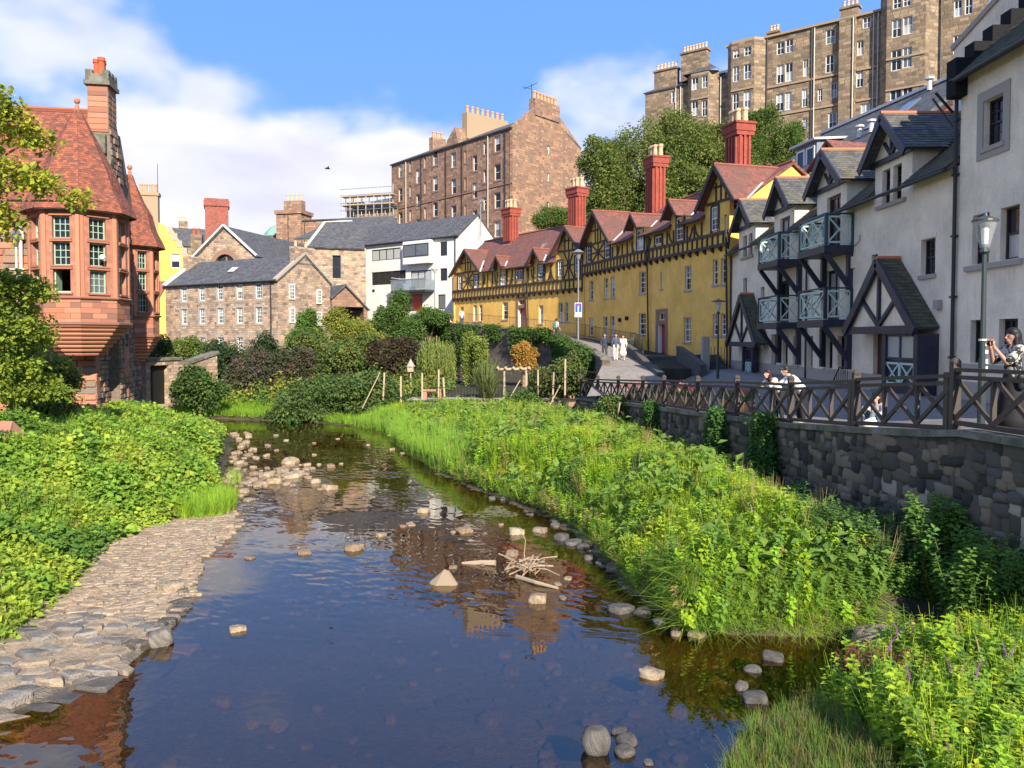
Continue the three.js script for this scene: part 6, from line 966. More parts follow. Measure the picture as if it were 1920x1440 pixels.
/** items: [x, y, z, scale, yaw, tiltX, tiltZ, [r, g, b], stretchY] */
function copies(parent, name, geos, mat, items, opt = {}) {
  geos.forEach((g, k) => {
    const mine = items.filter((_, i) => i % geos.length === k); if (!mine.length) return;
    const m = new THREE.InstancedMesh(g, mat, mine.length); m.castShadow = m.receiveShadow = true;
    mine.forEach(([x, y, z, s, yaw, tx, tz, c, sy = 1], i) => { tmpM.compose(V(x, y, z), tmpQ.setFromEuler(tmpE.set(tx, yaw, tz, 'YXZ')), V(s, s * sy, s)); m.setMatrixAt(i, tmpM); m.setColorAt(i, lin(c[0], c[1], c[2])); });
    m.userData.kind = 'stuff'; if (opt.label && !parent) m.userData.label = opt.label;
    if (parent) { m.name = name; parent.add(m); } else { m.name = numbered(name); scene.add(m); }
  });
}
const tint = (R, c, v = 0.35, y = 0.25) => { const k = 1.22 * (1 - v / 2 + v * R()), w = (R() - 0.4) * y; return [c[0] * k * (1 + w * 1.1), c[1] * k * (1 + w * 0.25), c[2] * k * (1 - w * 0.5)]; };
/** leafy thing: blobs [x, y, z, rx, ry, rz] filled near their skin with leaf clumps; trunk limbs lead to each blob */
function leafy(name, label, category, foot, blobs, o) {
  const { n, geos, color, color2, share = 0, size = 1, seed, group, trunk = 0.12, mat = LM, limbMat = M.twig, flowers, up = 0.3 } = o, R = rng(seed), t = thing(name, label, category, foot, 0, group), main = blobs;
  blobs = main.flatMap((b) => { const out = [[b[0], b[1], b[2], b[3] * 0.78, b[4] * 0.78, b[5] * 0.78]], m = o.lobes ?? 8; for (let i = 0; i < m; i++) { const d = rdir(R); d.y = d.y * 0.8 + 0.12; const q = 0.26 + 0.26 * R(), f = 0.72 + 0.22 * R(); out.push([b[0] + d.x * b[3] * f, b[1] + d.y * b[4] * f, b[2] + d.z * b[5] * f, b[3] * q, b[4] * q * 0.85, b[5] * q]); } return out; });
  const vol = blobs.map((b) => b[3] * b[4] + b[3] * b[5] + b[4] * b[5]), tot = vol.reduce((a, b) => a + b, 0), items = [];
  blobs.forEach((b, k) => { const cnt = Math.round(n * vol[k] / tot); for (let i = 0; i < cnt; i++) { const d = rdir(R); if (d.y < -0.55 && R() < 0.6) d.y *= -1; const lump = 0.46 + 1.05 * fbm3(d.x * 2.3 + k * 7, d.y * 2.3, d.z * 2.3 + seed, 3, 5), r = lump * (1.04 - 0.5 * Math.pow(R(), 2.0) + (R() < 0.06 ? 0.18 * R() : 0)); const c = R() < share ? color2 : color; items.push([b[0] + d.x * b[3] * r - foot[0], b[1] + d.y * b[4] * r - foot[1], b[2] + d.z * b[5] * r - foot[2], size * (0.75 + 0.5 * R()), R() * 6.28, (R() - 0.5) * 1.2, (R() - 0.5) * 1.2, tint(R, c)]); } });
  { const cnt = Math.round(n * 0.10); for (let i = 0; i < cnt; i++) { const k = Math.floor(R() * blobs.length), b = blobs[k], d = rdir(R); d.y = Math.abs(d.y) * 0.9 + 0.1; const r = 0.92 + 0.34 * R(); items.push([b[0] + d.x * b[3] * r - foot[0], b[1] + d.y * b[4] * r - foot[1], b[2] + d.z * b[5] * r - foot[2], size * (0.4 + 0.35 * R()), R() * 6.28, (R() - 0.5), (R() - 0.5), tint(R, color)]); } }
  copies(t, 'foliage', geos, mat, items);
  const tr = new MB(); main.forEach((b, k) => { const m = o.limb ? o.limb.map((v, i) => v - foot[i]) : [lerp(0, b[0] - foot[0], 0.35), lerp(0, b[1] - foot[1], 0.55), lerp(0, b[2] - foot[2], 0.35)]; tr.tube([[0, -0.1, 0], m, [b[0] - foot[0], b[1] - foot[1], b[2] - foot[2]]], trunk, trunk * 0.35, 6); for (let i = 0; i < (o.limb ? 2 : 5); i++) { const d = rdir(R); tr.tube([o.limb ? [b[0] - foot[0], b[1] - foot[1], b[2] - foot[2]] : m, [b[0] - foot[0] + d.x * b[3] * 0.75, b[1] - foot[1] + Math.abs(d.y) * b[4] * 0.7, b[2] - foot[2] + d.z * b[5] * 0.75]], trunk * 0.4, trunk * 0.08, 5); } });
  part({ add: (m) => t.add(m) }, main.length > 2 ? 'trunk' : 'stems', tr, limbMat);
  if (flowers) { const f = []; for (let i = 0; i < flowers.n; i++) { const b = blobs[Math.floor(R() * blobs.length)], d = rdir(R); d.y = Math.abs(d.y); f.push([b[0] + d.x * b[3] - foot[0], b[1] + d.y * b[4] - foot[1], b[2] + d.z * b[5] - foot[2], flowers.size * (0.7 + 0.6 * R()), R() * 6, (R() - 0.5), (R() - 0.5), tint(R, flowers.color, 0.3, 0.1)]); } copies(t, 'flowers', flowers.geos || G.spike, mat, f); }
  return t;
}
// ---- meadow on the inside of the bend
const SUNGREEN = [0.27, 0.42, 0.028], MIDGREEN = [0.125, 0.235, 0.036], DEEPGREEN = [0.055, 0.115, 0.028], YELLOWGREEN = [0.36, 0.46, 0.032], DRY = [0.33, 0.24, 0.11];
{
  const R = rng(1234), weeds = [], grass = [], hang = [], shade = [], stalks = [];
  const veg = (x, d) => 0.35 + 0.5 * fbm(x * 0.55 + 4, d * 0.55, 3, 81) + 0.85 * Math.pow(n2(x * 1.9 + 3, d * 1.9, 85), 1.6);
  for (let i = 0; i < 15000; i++) {
    const d = 13.5 + (46.8 - 13.5) * Math.pow(R(), 1.35), x0 = XR(d) + 0.15, x1 = fenceX(d) - 0.05, x = lerp(x0, x1, R()); if (d < 13.75 && x > 6.3) continue;
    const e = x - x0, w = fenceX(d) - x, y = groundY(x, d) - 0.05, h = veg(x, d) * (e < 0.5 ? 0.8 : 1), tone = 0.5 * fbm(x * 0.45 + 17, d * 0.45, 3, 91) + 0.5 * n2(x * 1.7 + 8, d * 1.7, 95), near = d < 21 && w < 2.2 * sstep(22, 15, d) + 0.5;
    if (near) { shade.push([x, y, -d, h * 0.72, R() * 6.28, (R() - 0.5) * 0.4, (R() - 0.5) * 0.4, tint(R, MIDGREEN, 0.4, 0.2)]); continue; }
    const c = tone > 0.62 ? YELLOWGREEN : tone < 0.38 ? MIDGREEN : SUNGREEN;
    if (R() < (tone > 0.5 ? 0.75 : 0.45)) grass.push([x, y, -d, h * 1.15, R() * 6.28, (R() - 0.5) * 0.3, (R() - 0.5) * 0.3, tint(R, R() < 0.08 ? DRY : c, 0.35, 0.3)]); else weeds.push([x, y, -d, h * 1.08, R() * 6.28, (R() - 0.5) * 0.35, (R() - 0.5) * 0.35, tint(R, c, 0.4, 0.3)]);
    if (R() < 0.012) stalks.push([x, y + 0.62 * h, -d, 0.35 + 0.2 * R(), R() * 6, 0, 0, tint(R, R() < 0.6 ? [0.62, 0.60, 0.52] : [0.42, 0.28, 0.40], 0.2, 0)]);
  }
  for (let i = 0; i < 2400; i++) { const d = 13.6 + 33 * Math.pow(R(), 1.3), x = XR(d) + 0.02 + 0.4 * R(), y = groundY(x, d) - 0.02, a = R(); (a < 0.45 ? weeds : a < 0.75 ? grass : hang).push([x, y + 0.12 * R(), -d, 0.5 + 0.4 * R(), R() * 6.28, (R() - 0.5) * 0.7, (R() - 0.5) * 0.7, tint(R, R() < 0.15 ? DRY : R() < 0.5 ? SUNGREEN : MIDGREEN, 0.4, 0.3)]); }
  // front bank of the tip, facing the camera
  for (let i = 0; i < 1500; i++) { const x = lerp(3.0, 6.3, R()), d = 13.55 + 0.55 * R(), y = lerp(0.05, 1.25, R()); const it = [x, y, -d - y * 0.35, 0.7 + 0.45 * R(), R() * 6.28, 0.35 + 0.4 * R(), (R() - 0.5) * 0.5, tint(R, R() < 0.07 ? DRY : R() < 0.6 ? SUNGREEN : MIDGREEN, 0.45, 0.35)]; if (R() < 0.68) hang.push(it); else weeds.push(it); }
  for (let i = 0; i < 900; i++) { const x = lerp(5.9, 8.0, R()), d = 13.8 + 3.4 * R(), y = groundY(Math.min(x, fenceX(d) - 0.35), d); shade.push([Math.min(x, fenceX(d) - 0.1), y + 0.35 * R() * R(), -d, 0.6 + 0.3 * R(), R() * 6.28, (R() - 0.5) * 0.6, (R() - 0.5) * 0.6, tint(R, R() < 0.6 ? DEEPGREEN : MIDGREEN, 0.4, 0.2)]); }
  const burr = [], dead = []; for (let i = 0; i < 900; i++) { const d = 13.8 + 31 * Math.pow(R(), 1.3), x = lerp(XR(d) + 0.3, fenceX(d) - 0.2, R()), q = n2(x * 0.8 + 40, d * 0.8, 77); if (q > 0.52) burr.push([x, groundY(x, d) + 0.3 + 0.45 * veg(x, d) * R(), -d, 0.7 + 0.5 * R(), R() * 6.28, (R() - 0.5) * 0.5, (R() - 0.5) * 0.5, tint(R, [0.15, 0.25, 0.04], 0.45, 0.3)]); else if (i % 3 === 0) dead.push([x, groundY(x, d), -d, 0.8 + 0.5 * R(), R() * 6.28, (R() - 0.5) * 0.4, (R() - 0.5) * 0.4, tint(R, DRY, 0.4, 0.2)]); }
  copies(null, 'meadow_butterbur', G.laurel, LM, burr, { label: 'patches of broad butterbur leaves in the meadow' }); copies(null, 'dead_stalks', G.reed, GM, dead, { label: 'dry straw-coloured stalks in the meadow' });
  copies(null, 'meadow_weeds', G.weed, LM, weeds, { label: 'lush yellow-green weeds covering the river meadow' });
  copies(null, 'meadow_grass', G.grass, GM, grass, { label: 'tall sunlit grass in the river meadow' });
  copies(null, 'bank_grass', G.hang, GM, hang, { label: 'grass hanging over the river edge' });
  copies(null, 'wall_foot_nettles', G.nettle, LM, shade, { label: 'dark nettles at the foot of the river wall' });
  copies(null, 'flower_heads', G.spike, LM, stalks, { label: 'small pale flower heads above the meadow' });
  // far grass banks and reeds
  const reeds = [], lawn = [];
  for (let i = 0; i < 1500; i++) { const d = 30 + 16.5 * R(), x = XR(d) + 0.05 + 1.1 * R(); reeds.push([x, groundY(x, d) - 0.05, -d, 0.9 + 0.4 * R(), R() * 6.28, (R() - 0.5) * 0.2, (R() - 0.5) * 0.2, tint(R, [0.24, 0.40, 0.055], 0.35, 0.3)]); }
  for (let i = 0; i < 7600; i++) { const d = 45 + 10.5 * R(), x = lerp(-30, -1, R()); if ((x < XR(d) && x > XL(d)) || (x > -7.2 && d > 47.2)) continue; lawn.push([x, groundY(x, d) - 0.03, -d, 1.3 + 0.9 * R(), R() * 6.28, (R() - 0.5) * 0.3, (R() - 0.5) * 0.3, tint(R, [0.22, 0.38, 0.035], 0.35, 0.3)]); }
  for (let i = 0; i < 1300; i++) { const d = 44.5 + 2.6 * R(), x = lerp(-7.2, 4, R()); if (x < XR(d) + 0.1) continue; lawn.push([x, groundY(x, d), -d, 1.3 + 0.6 * R(), R() * 6.28, 0, 0, tint(R, [0.14, 0.24, 0.04], 0.4, 0.3)]); }
  copies(null, 'reed_edge', G.reed, GM, reeds, { label: 'bright green reeds along the bend' }); copies(null, 'far_bank_grass', G.lawn, GM, lawn, { label: 'mown bright grass on the far bank' });
}
// ---- bramble bank on the left
{
  const R = rng(4321), b = [], low = [], fl = [];
  const mound = (x, d) => { const e = XL(d) - x, be = d < 24 ? 2.6 * sstep(25, 20, d) + 0.6 : 0.4; return sstep(be - 0.9, be + 1.0, e) * (1 - 0.6 * sstep(26, 34, d) * sstep(-14, -17, x)) * (0.35 + 0.75 * fbm(x * 0.45, d * 0.45, 3, 101) + 0.75 * Math.pow(n2(x * 1.35, d * 1.35, 103), 1.4)); };
  for (let i = 0; i < 26000; i++) {
    const d = 12.5 + 37 * Math.pow(R(), 1.15), x = XL(d) - 0.5 - (9.5) * R(); if (x < -0.66 * d - 1.5) continue; if (x < -21 && d > 38.5) continue;
    const m = mound(x, d); if (m < 0.06) continue; const y = groundY(x, d) + m * (1 - 0.55 * R() * R()), tone = 0.5 * fbm(x * 0.6 + 5, d * 0.6, 3, 111) + 0.5 * n2(x * 1.4, d * 1.4, 115), wd = fbm(x * 0.8, d * 0.8, 2, 117);
    if (wd > 0.60 && R() < 0.4) { low.push([x, y - 0.2, -d, 0.55 + 0.5 * R(), R() * 6.28, (R() - 0.5) * 0.5, (R() - 0.5) * 0.5, tint(R, R() < 0.12 ? DRY : [0.24, 0.36, 0.04], 0.4, 0.3)]); continue; }
    b.push([x, y, -d, (wd < 0.42 ? 1.35 : 0.85) + 0.55 * R(), R() * 6.28, (R() - 0.5) * 0.9, (R() - 0.5) * 0.9, tint(R, tone > 0.56 ? [0.30, 0.40, 0.05] : tone < 0.38 ? [0.10, 0.20, 0.03] : [0.20, 0.33, 0.04], 0.45, 0.3)]);
    if (R() < 0.006) fl.push([x, y + 0.12, -d, 0.5, 0, 0, 0, [0.85, 0.85, 0.78]]);
  }
  copies(null, 'bramble_bank', G.bramble, LM, b, { label: 'dense bramble thicket on the left river bank' }); copies(null, 'bramble_flowers', G.spike, LM, fl, { label: 'white bramble flowers' });
  for (let i = 0; i < 900; i++) { const d = 13 + 11 * R(), be = 2.6 * sstep(25, 20, d) + 0.6, x = XL(d) - be + 0.45 - 0.9 * R(); low.push([x, groundY(x, d), -d, 0.25 + 0.35 * R(), R() * 6.28, (R() - 0.5) * 0.8, (R() - 0.5) * 0.8, tint(R, R() < 0.35 ? DRY : [0.24, 0.34, 0.05], 0.45, 0.3)]); }
  copies(null, 'bank_fringe', G.grass, GM, low, { label: 'dry grass fringe between brambles and stone bank' });
  // grass clumps on the stone bank
  const t = thing('beach_grass', 'bright grass clump growing on the pale stone bank', 'grass clump', [-9.15, 0.1, -23.2]), it = []; for (let i = 0; i < 420; i++) { const a = R() * 6.28, r = Math.sqrt(R()); it.push([r * Math.cos(a) * 0.85, 0, r * Math.sin(a) * 1.2, 0.8 + 0.4 * R(), R() * 6.28, (R() - 0.5) * 0.3, (R() - 0.5) * 0.3, tint(R, [0.26, 0.42, 0.04], 0.35, 0.3)]); } copies(t, 'blades', G.grass, GM, it);
  const t2 = thing('reed_tuft', 'small tuft of upright reeds standing in the shallows', 'reeds', [-10.05, -0.1, -28.4]), i2 = []; for (let i = 0; i < 14; i++) i2.push([(R() - 0.5) * 0.4, 0, (R() - 0.5) * 0.4, 0.75, R() * 6, 0, 0, tint(R, [0.28, 0.42, 0.06], 0.3, 0.2)]); copies(t2, 'blades', G.reed, GM, i2);
}
// ---- near right bank: mixed herbs with loosestrife spikes
{
  const R = rng(555), w = [], g = [], sp = [], dk = [], nt = [], rd = [];
  for (let i = 0; i < 3600; i++) { const d = 7.6 + 5.2 * R(), x = XR(d) + 0.1 + 5 * R(); if (x > 0.68 * d + 0.8) continue; const bushy = sstep(4.1, 5.0, x) * sstep(12.9, 12.3, d), y = groundY(x, d) - 0.03; if (bushy > 0.2) { if (R() < 0.3) continue; const hh = (0.45 + 0.75 * fbm(x * 1.3, d * 1.3, 3, 7) + 0.15 * sstep(5, 7.5, x)) * (0.7 + 0.6 * R()), c = R() < 0.3 ? YELLOWGREEN : R() < 0.55 ? SUNGREEN : MIDGREEN; const kind = R(); (kind < 0.2 ? g : kind < 0.42 ? nt : kind < 0.5 ? rd : w).push([x, y + 0.3 * R() * R() * bushy, -d, kind < 0.42 && kind >= 0.2 ? hh * 0.85 : hh, R() * 6.28, (R() - 0.5) * 0.5, (R() - 0.5) * 0.5, tint(R, c, 0.45, 0.35)]); if (R() < 0.018) sp.push([x, y + hh * 0.75, -d, 0.8, R() * 6, 0, 0, tint(R, R() < 0.55 ? [0.34, 0.14, 0.34] : [0.45, 0.38, 0.14], 0.3, 0.1)]); } else g.push([x, y, -d, 0.35 + 0.3 * R(), R() * 6.28, (R() - 0.5) * 0.5, (R() - 0.5) * 0.5, tint(R, R() < 0.3 ? [0.20, 0.17, 0.07] : [0.15, 0.24, 0.04], 0.4, 0.3)]); }
  for (let i = 0; i < 90; i++) { const a = R(), d = 10.4 + R() * 0.9, x = 4.7 + 0.7 * R(); dk.push([x, groundY(x, d) + 0.35, -d, 0.9 + 0.5 * R(), R() * 6, (R() - 0.5) * 0.7, 0.3, tint(R, [0.24, 0.10, 0.05], 0.3, 0.2)]); }
  for (let i = 0; i < 260; i++) { const d = 12.2 + 2.2 * R(), x = Math.min(7.2 + 1.3 * R(), fenceX(d) - 0.25); w.push([x, groundY(x, d) + 0.2 + 0.9 * R(), -d, 0.8 + 0.4 * R(), R() * 6.28, (R() - 0.5) * 0.7, (R() - 0.5) * 0.7, tint(R, MIDGREEN, 0.45, 0.3)]); }
  copies(null, 'bank_nettles', G.nettle, LM, nt, { label: 'broad-leaved nettles on the near right bank' }); copies(null, 'bank_reeds', G.reed, GM, rd, { label: 'tall thin grasses on the near right bank' }); copies(null, 'bank_herbs', G.weed, LM, w, { label: 'tall mixed herbs on the near right bank' }); copies(null, 'bank_turf', G.grass, GM, g, { label: 'short rough grass at the near water edge' }); copies(null, 'loosestrife_spikes', G.spike, LM, sp, { label: 'purple loosestrife spikes among the herbs' }); copies(null, 'dock_stalks', G.spike, LM, dk, { label: 'rusty dock stalks' });
}
// ---- garden shrubs and trees
const DK = [0.06, 0.11, 0.028], MG = [0.11, 0.19, 0.038], OL = [0.17, 0.20, 0.045], YG = [0.27, 0.30, 0.045];
leafy('round_bush', 'dark glossy rounded bush at the river end of gate wall', 'bush', [-19.8, 0.4, -50], [[-19.8, 1.7, -50, 1.35, 1.5, 1.3]], { n: 700, geos: G.laurel, color: DK, color2: MG, share: 0.4, seed: 1, size: 0.8 });
leafy('buddleia', 'spreading dark buddleia with mauve flower heads', 'bush', [-17.8, 0.5, -57], [[-17.6, 2.0, -57, 2.4, 2.0, 1.8], [-15.6, 2.4, -57.5, 1.8, 1.9, 1.6], [-19.4, 1.7, -56.5, 1.5, 1.5, 1.4]], { n: 1500, geos: G.shrub, color: [0.07, 0.085, 0.04], color2: [0.14, 0.10, 0.085], share: 0.35, seed: 2, flowers: { n: 90, size: 1.3, color: [0.34, 0.17, 0.27] } });
leafy('yew_bush', 'tall very dark evergreen bush below stone flats', 'bush', [-21.3, 0.5, -60], [[-21.3, 2.6, -60, 1.5, 2.6, 1.4], [-19.9, 3.0, -62, 1.1, 2.6, 1.1]], { n: 1100, geos: G.shrub, color: [0.030, 0.055, 0.028], color2: DK, share: 0.4, seed: 3 });
leafy('laurel_dome', 'broad low dome of laurel spilling to the water', 'bush', [-10.6, 0.3, -50], [[-10.6, 1.2, -50.2, 3.2, 1.75, 2.2], [-13.3, 0.7, -49.6, 1.9, 1.2, 1.5], [-8.6, 1.3, -50.5, 2.0, 1.5, 1.7]], { n: 2600, geos: G.laurel, color: [0.07, 0.125, 0.03], color2: [0.13, 0.19, 0.05], share: 0.35, seed: 4, size: 0.85 });
leafy('golden_shrub', 'yellow-green golden shrub in front of white modern house', 'bush', [-13, 2.4, -64], [[-13.2, 5.2, -64, 1.9, 1.7, 1.6], [-11.6, 4.4, -63.5, 1.7, 1.5, 1.4], [-14.4, 6.4, -65, 1.1, 1.0, 1.0]], { n: 1500, geos: G.shrub, color: YG, color2: OL, share: 0.45, seed: 5 });
leafy('young_maple', 'small fresh green tree at the corner of stone flats', 'tree', [-18.4, 2.8, -70], [[-18.4, 5.0, -70, 1.3, 1.5, 1.3], [-18.2, 6.6, -70, 0.7, 0.9, 0.7], [-17.2, 4.4, -70, 0.9, 0.9, 0.9]], { n: 900, geos: G.shrub, color: [0.10, 0.20, 0.03], color2: MG, share: 0.4, seed: 6 });
leafy('purple_hazel', 'dark purple-leaved hazel in the garden', 'bush', [-9, 1.6, -60], [[-9, 3.5, -60, 1.9, 1.6, 1.6]], { n: 900, geos: G.shrub, color: [0.055, 0.038, 0.03], color2: [0.09, 0.08, 0.03], share: 0.4, seed: 7 });
leafy('olive_thicket', 'tangled olive green thicket behind laurel dome', 'thicket', [-13, 1, -58.5], [[-13, 2.9, -58.5, 2.6, 2.2, 1.8], [-11.2, 3.6, -60, 1.6, 1.8, 1.4], [-15.2, 3.4, -61, 1.6, 2.2, 1.5]], { n: 1700, geos: G.shrub, color: OL, color2: DK, share: 0.5, seed: 8 });
leafy('ivy_tree', 'ivy-clad slender tree beside the lane', 'tree', [-10.4, 3.4, -68], [[-10.4, 6.2, -68, 1.3, 1.6, 1.2], [-9.8, 7.9, -68, 0.9, 1.2, 0.9], [-8.8, 5.6, -67, 1.3, 1.2, 1.2]], { n: 1100, geos: G.shrub, color: MG, color2: DK, share: 0.4, seed: 9 });
leafy('lane_hedge', 'clipped green hedge at the top of the lane', 'hedge', [-8.7, 5.2, -84], [[-9.4, 7.0, -84.4, 1.6, 1.3, 1.1], [-7.6, 7.1, -82.5, 1.2, 1.0, 1.0], [-11.6, 6.9, -86, 1.6, 1.2, 1.0]], { n: 900, geos: G.shrub, color: [0.07, 0.14, 0.03], color2: MG, share: 0.5, seed: 10 });
leafy('flats_shrub', 'loose olive shrub growing against the stone flats', 'bush', [-29.2, 2.2, -72], [[-29.2, 3.6, -72, 2.0, 1.5, 1.4], [-26.5, 3.2, -71, 1.6, 1.2, 1.2]], { n: 1000, geos: G.shrub, color: OL, color2: MG, share: 0.5, seed: 11 });
leafy('railing_shrub', 'bare-stemmed shrub behind the gate wall', 'bush', [-28, 2.4, -62], [[-28, 3.7, -62, 1.6, 1.4, 1.4]], { n: 420, geos: G.shrub, color: MG, color2: [0.13, 0.13, 0.05], share: 0.4, seed: 12 });
leafy('juniper', 'low bright yellow-green juniper behind the gate wall', 'bush', [-25.5, 2.9, -58], [[-25.5, 3.2, -58, 1.1, 0.5, 0.8]], { n: 420, geos: G.bramble, color: [0.22, 0.28, 0.03], color2: YG, share: 0.3, seed: 13, trunk: 0.05 });
leafy('orange_spindle', 'orange and yellow leaved shrub against the lane wall', 'bush', [0.9, 1.6, -60], [[0.9, 3.7, -60, 0.9, 1.1, 0.7]], { n: 420, geos: G.shrub, color: [0.36, 0.19, 0.05], color2: [0.42, 0.30, 0.06], share: 0.5, seed: 14, size: 0.8 });
leafy('corner_shrub', 'arching brown-green shrub below the end of the lane wall', 'bush', [3.9, 1.3, -50.5], [[4.0, 2.9, -50.5, 1.3, 1.3, 1.1], [2.6, 2.4, -51, 1.1, 0.9, 1.0]], { n: 900, geos: G.shrub, color: [0.13, 0.14, 0.045], color2: MG, share: 0.45, seed: 15 });
leafy('garden_shrub', 'dark shrub leaning over the low garden wall', 'bush', [0.8, 0.9, -47.5], [[0.8, 1.3, -47.5, 0.8, 0.6, 0.7]], { n: 300, geos: G.shrub, color: MG, color2: DK, share: 0.5, seed: 16 });
leafy('ledge_tree', 'small rowan growing below the tenement gable', 'tree', [4.8, 17, -97], [[4.8, 19.9, -97, 1.9, 1.5, 1.5], [6.0, 19.2, -97, 1.2, 1.1, 1.1], [3.6, 19.4, -97, 1.1, 1.0, 1.0]], { n: 700, geos: G.far, color: MG, color2: OL, share: 0.4, seed: 17, size: 0.7 });
leafy('hill_tree', 'large broad green tree on the hillside behind the terrace', 'tree', [14.5, 12, -84], [[14.5, 22, -83, 5.6, 6.0, 4.6], [19.5, 24, -84, 4.6, 5.0, 4.2], [10.5, 19, -82, 3.6, 4.6, 3.4], [17, 18, -80, 5, 4.6, 3.6], [22, 20, -82, 3.6, 4.4, 3.4], [9.6, 23.4, -84, 2.0, 2.4, 2.0]], { n: 8200, geos: G.far, color: [0.135, 0.19, 0.042], color2: [0.19, 0.22, 0.055], share: 0.4, seed: 18, trunk: 0.4, size: 1.0 });
leafy('skyline_tree', 'round green tree between terrace chimney and hilltop tenement', 'tree', [28, 18, -87], [[27.6, 26.8, -86, 2.6, 3.1, 2.2], [30, 25.6, -87, 2.2, 2.6, 2.0], [25.6, 24.4, -86, 2.2, 2.6, 2.0]], { n: 1500, geos: G.far, color: [0.12, 0.18, 0.04], color2: MG, share: 0.4, seed: 19, trunk: 0.25, size: 0.8 });
leafy('river_maple', 'sycamore with yellow-green leaves leaning over the left bank', 'tree', [-17.2, 1.4, -23], [[-14.2, 11.2, -22, 0.9, 0.7, 0.9], [-13.3, 10.8, -22.2, 0.5, 0.35, 0.5], [-13.9, 9.7, -22, 1.0, 0.45, 0.9], [-12.9, 9.4, -22, 0.6, 0.25, 0.5], [-12.2, 9.0, -22, 0.45, 0.13, 0.35], [-14.3, 8.4, -22.4, 0.7, 0.5, 0.8], [-16, 10.4, -23, 1.5, 1.8, 1.4]], { n: 620, limb: [-16.8, 9.2, -23], lobes: 5, geos: G.maple, color: [0.34, 0.36, 0.04], color2: [0.17, 0.23, 0.03], share: 0.35, seed: 20, trunk: 0.07, limbMat: M.trimBrown });
leafy('leaning_elder', 'layered green elder branches in front of red hall', 'tree', [-17.2, 1.2, -25.5], [[-16.4, 7.0, -25, 1.1, 0.4, 1.0], [-15.5, 6.75, -25, 0.7, 0.24, 0.7], [-14.8, 6.55, -25, 0.5, 0.14, 0.4], [-16.2, 6.1, -25.4, 1.2, 0.4, 1.0], [-15.6, 5.5, -25.4, 0.9, 0.35, 0.9], [-16.4, 5.0, -26, 1.2, 0.5, 1.2], [-16.6, 4.2, -26, 1.1, 0.5, 1.2], [-16.0, 3.5, -26.5, 1.1, 0.5, 1.2]], { n: 680, limb: [-18, 5, -26], lobes: 5, geos: G.maple, color: [0.24, 0.31, 0.035], color2: [0.13, 0.20, 0.03], share: 0.45, seed: 21, trunk: 0.08 });
leafy('bank_shrub', 'olive brown shrub at the corner below red hall turret', 'bush', [-17.6, 1.2, -31], [[-18.6, 3.2, -31, 1.3, 1.2, 1.1], [-18.2, 2.1, -30, 1.1, 0.8, 1.0], [-20.4, 3.8, -33, 1.2, 1.1, 1.0]], { n: 1500, geos: G.bramble, color: [0.13, 0.15, 0.04], color2: [0.20, 0.25, 0.035], share: 0.5, seed: 22, size: 1.3 });
{ // undergrowth that knits the garden shrubs together
  const R = rng(909), u = []; for (let i = 0; i < 2600; i++) { const d = 52.5 + 22 * R(), x = lerp(-24, d > 66 ? -11 : -4.5, R()), h = (0.3 + 2.4 * Math.pow(fbm(x * 0.35, d * 0.35, 3, 131), 1.5)) * (0.5 + 0.8 * n2(x * 0.9, d * 0.9, 133)), tone = n2(x * 0.5, d * 0.5, 135); u.push([x, groundY(x, d) + h * R(), -d, 0.8 + 0.6 * R(), R() * 6.28, R() - 0.5, R() - 0.5, tint(R, tone > 0.66 ? YG : tone > 0.45 ? MG : tone > 0.25 ? OL : [0.10, 0.085, 0.045], 0.45, 0.35)]); }
  copies(null, 'garden_undergrowth', G.shrub, LM, u, { label: 'mixed undergrowth between the garden shrubs' });
}
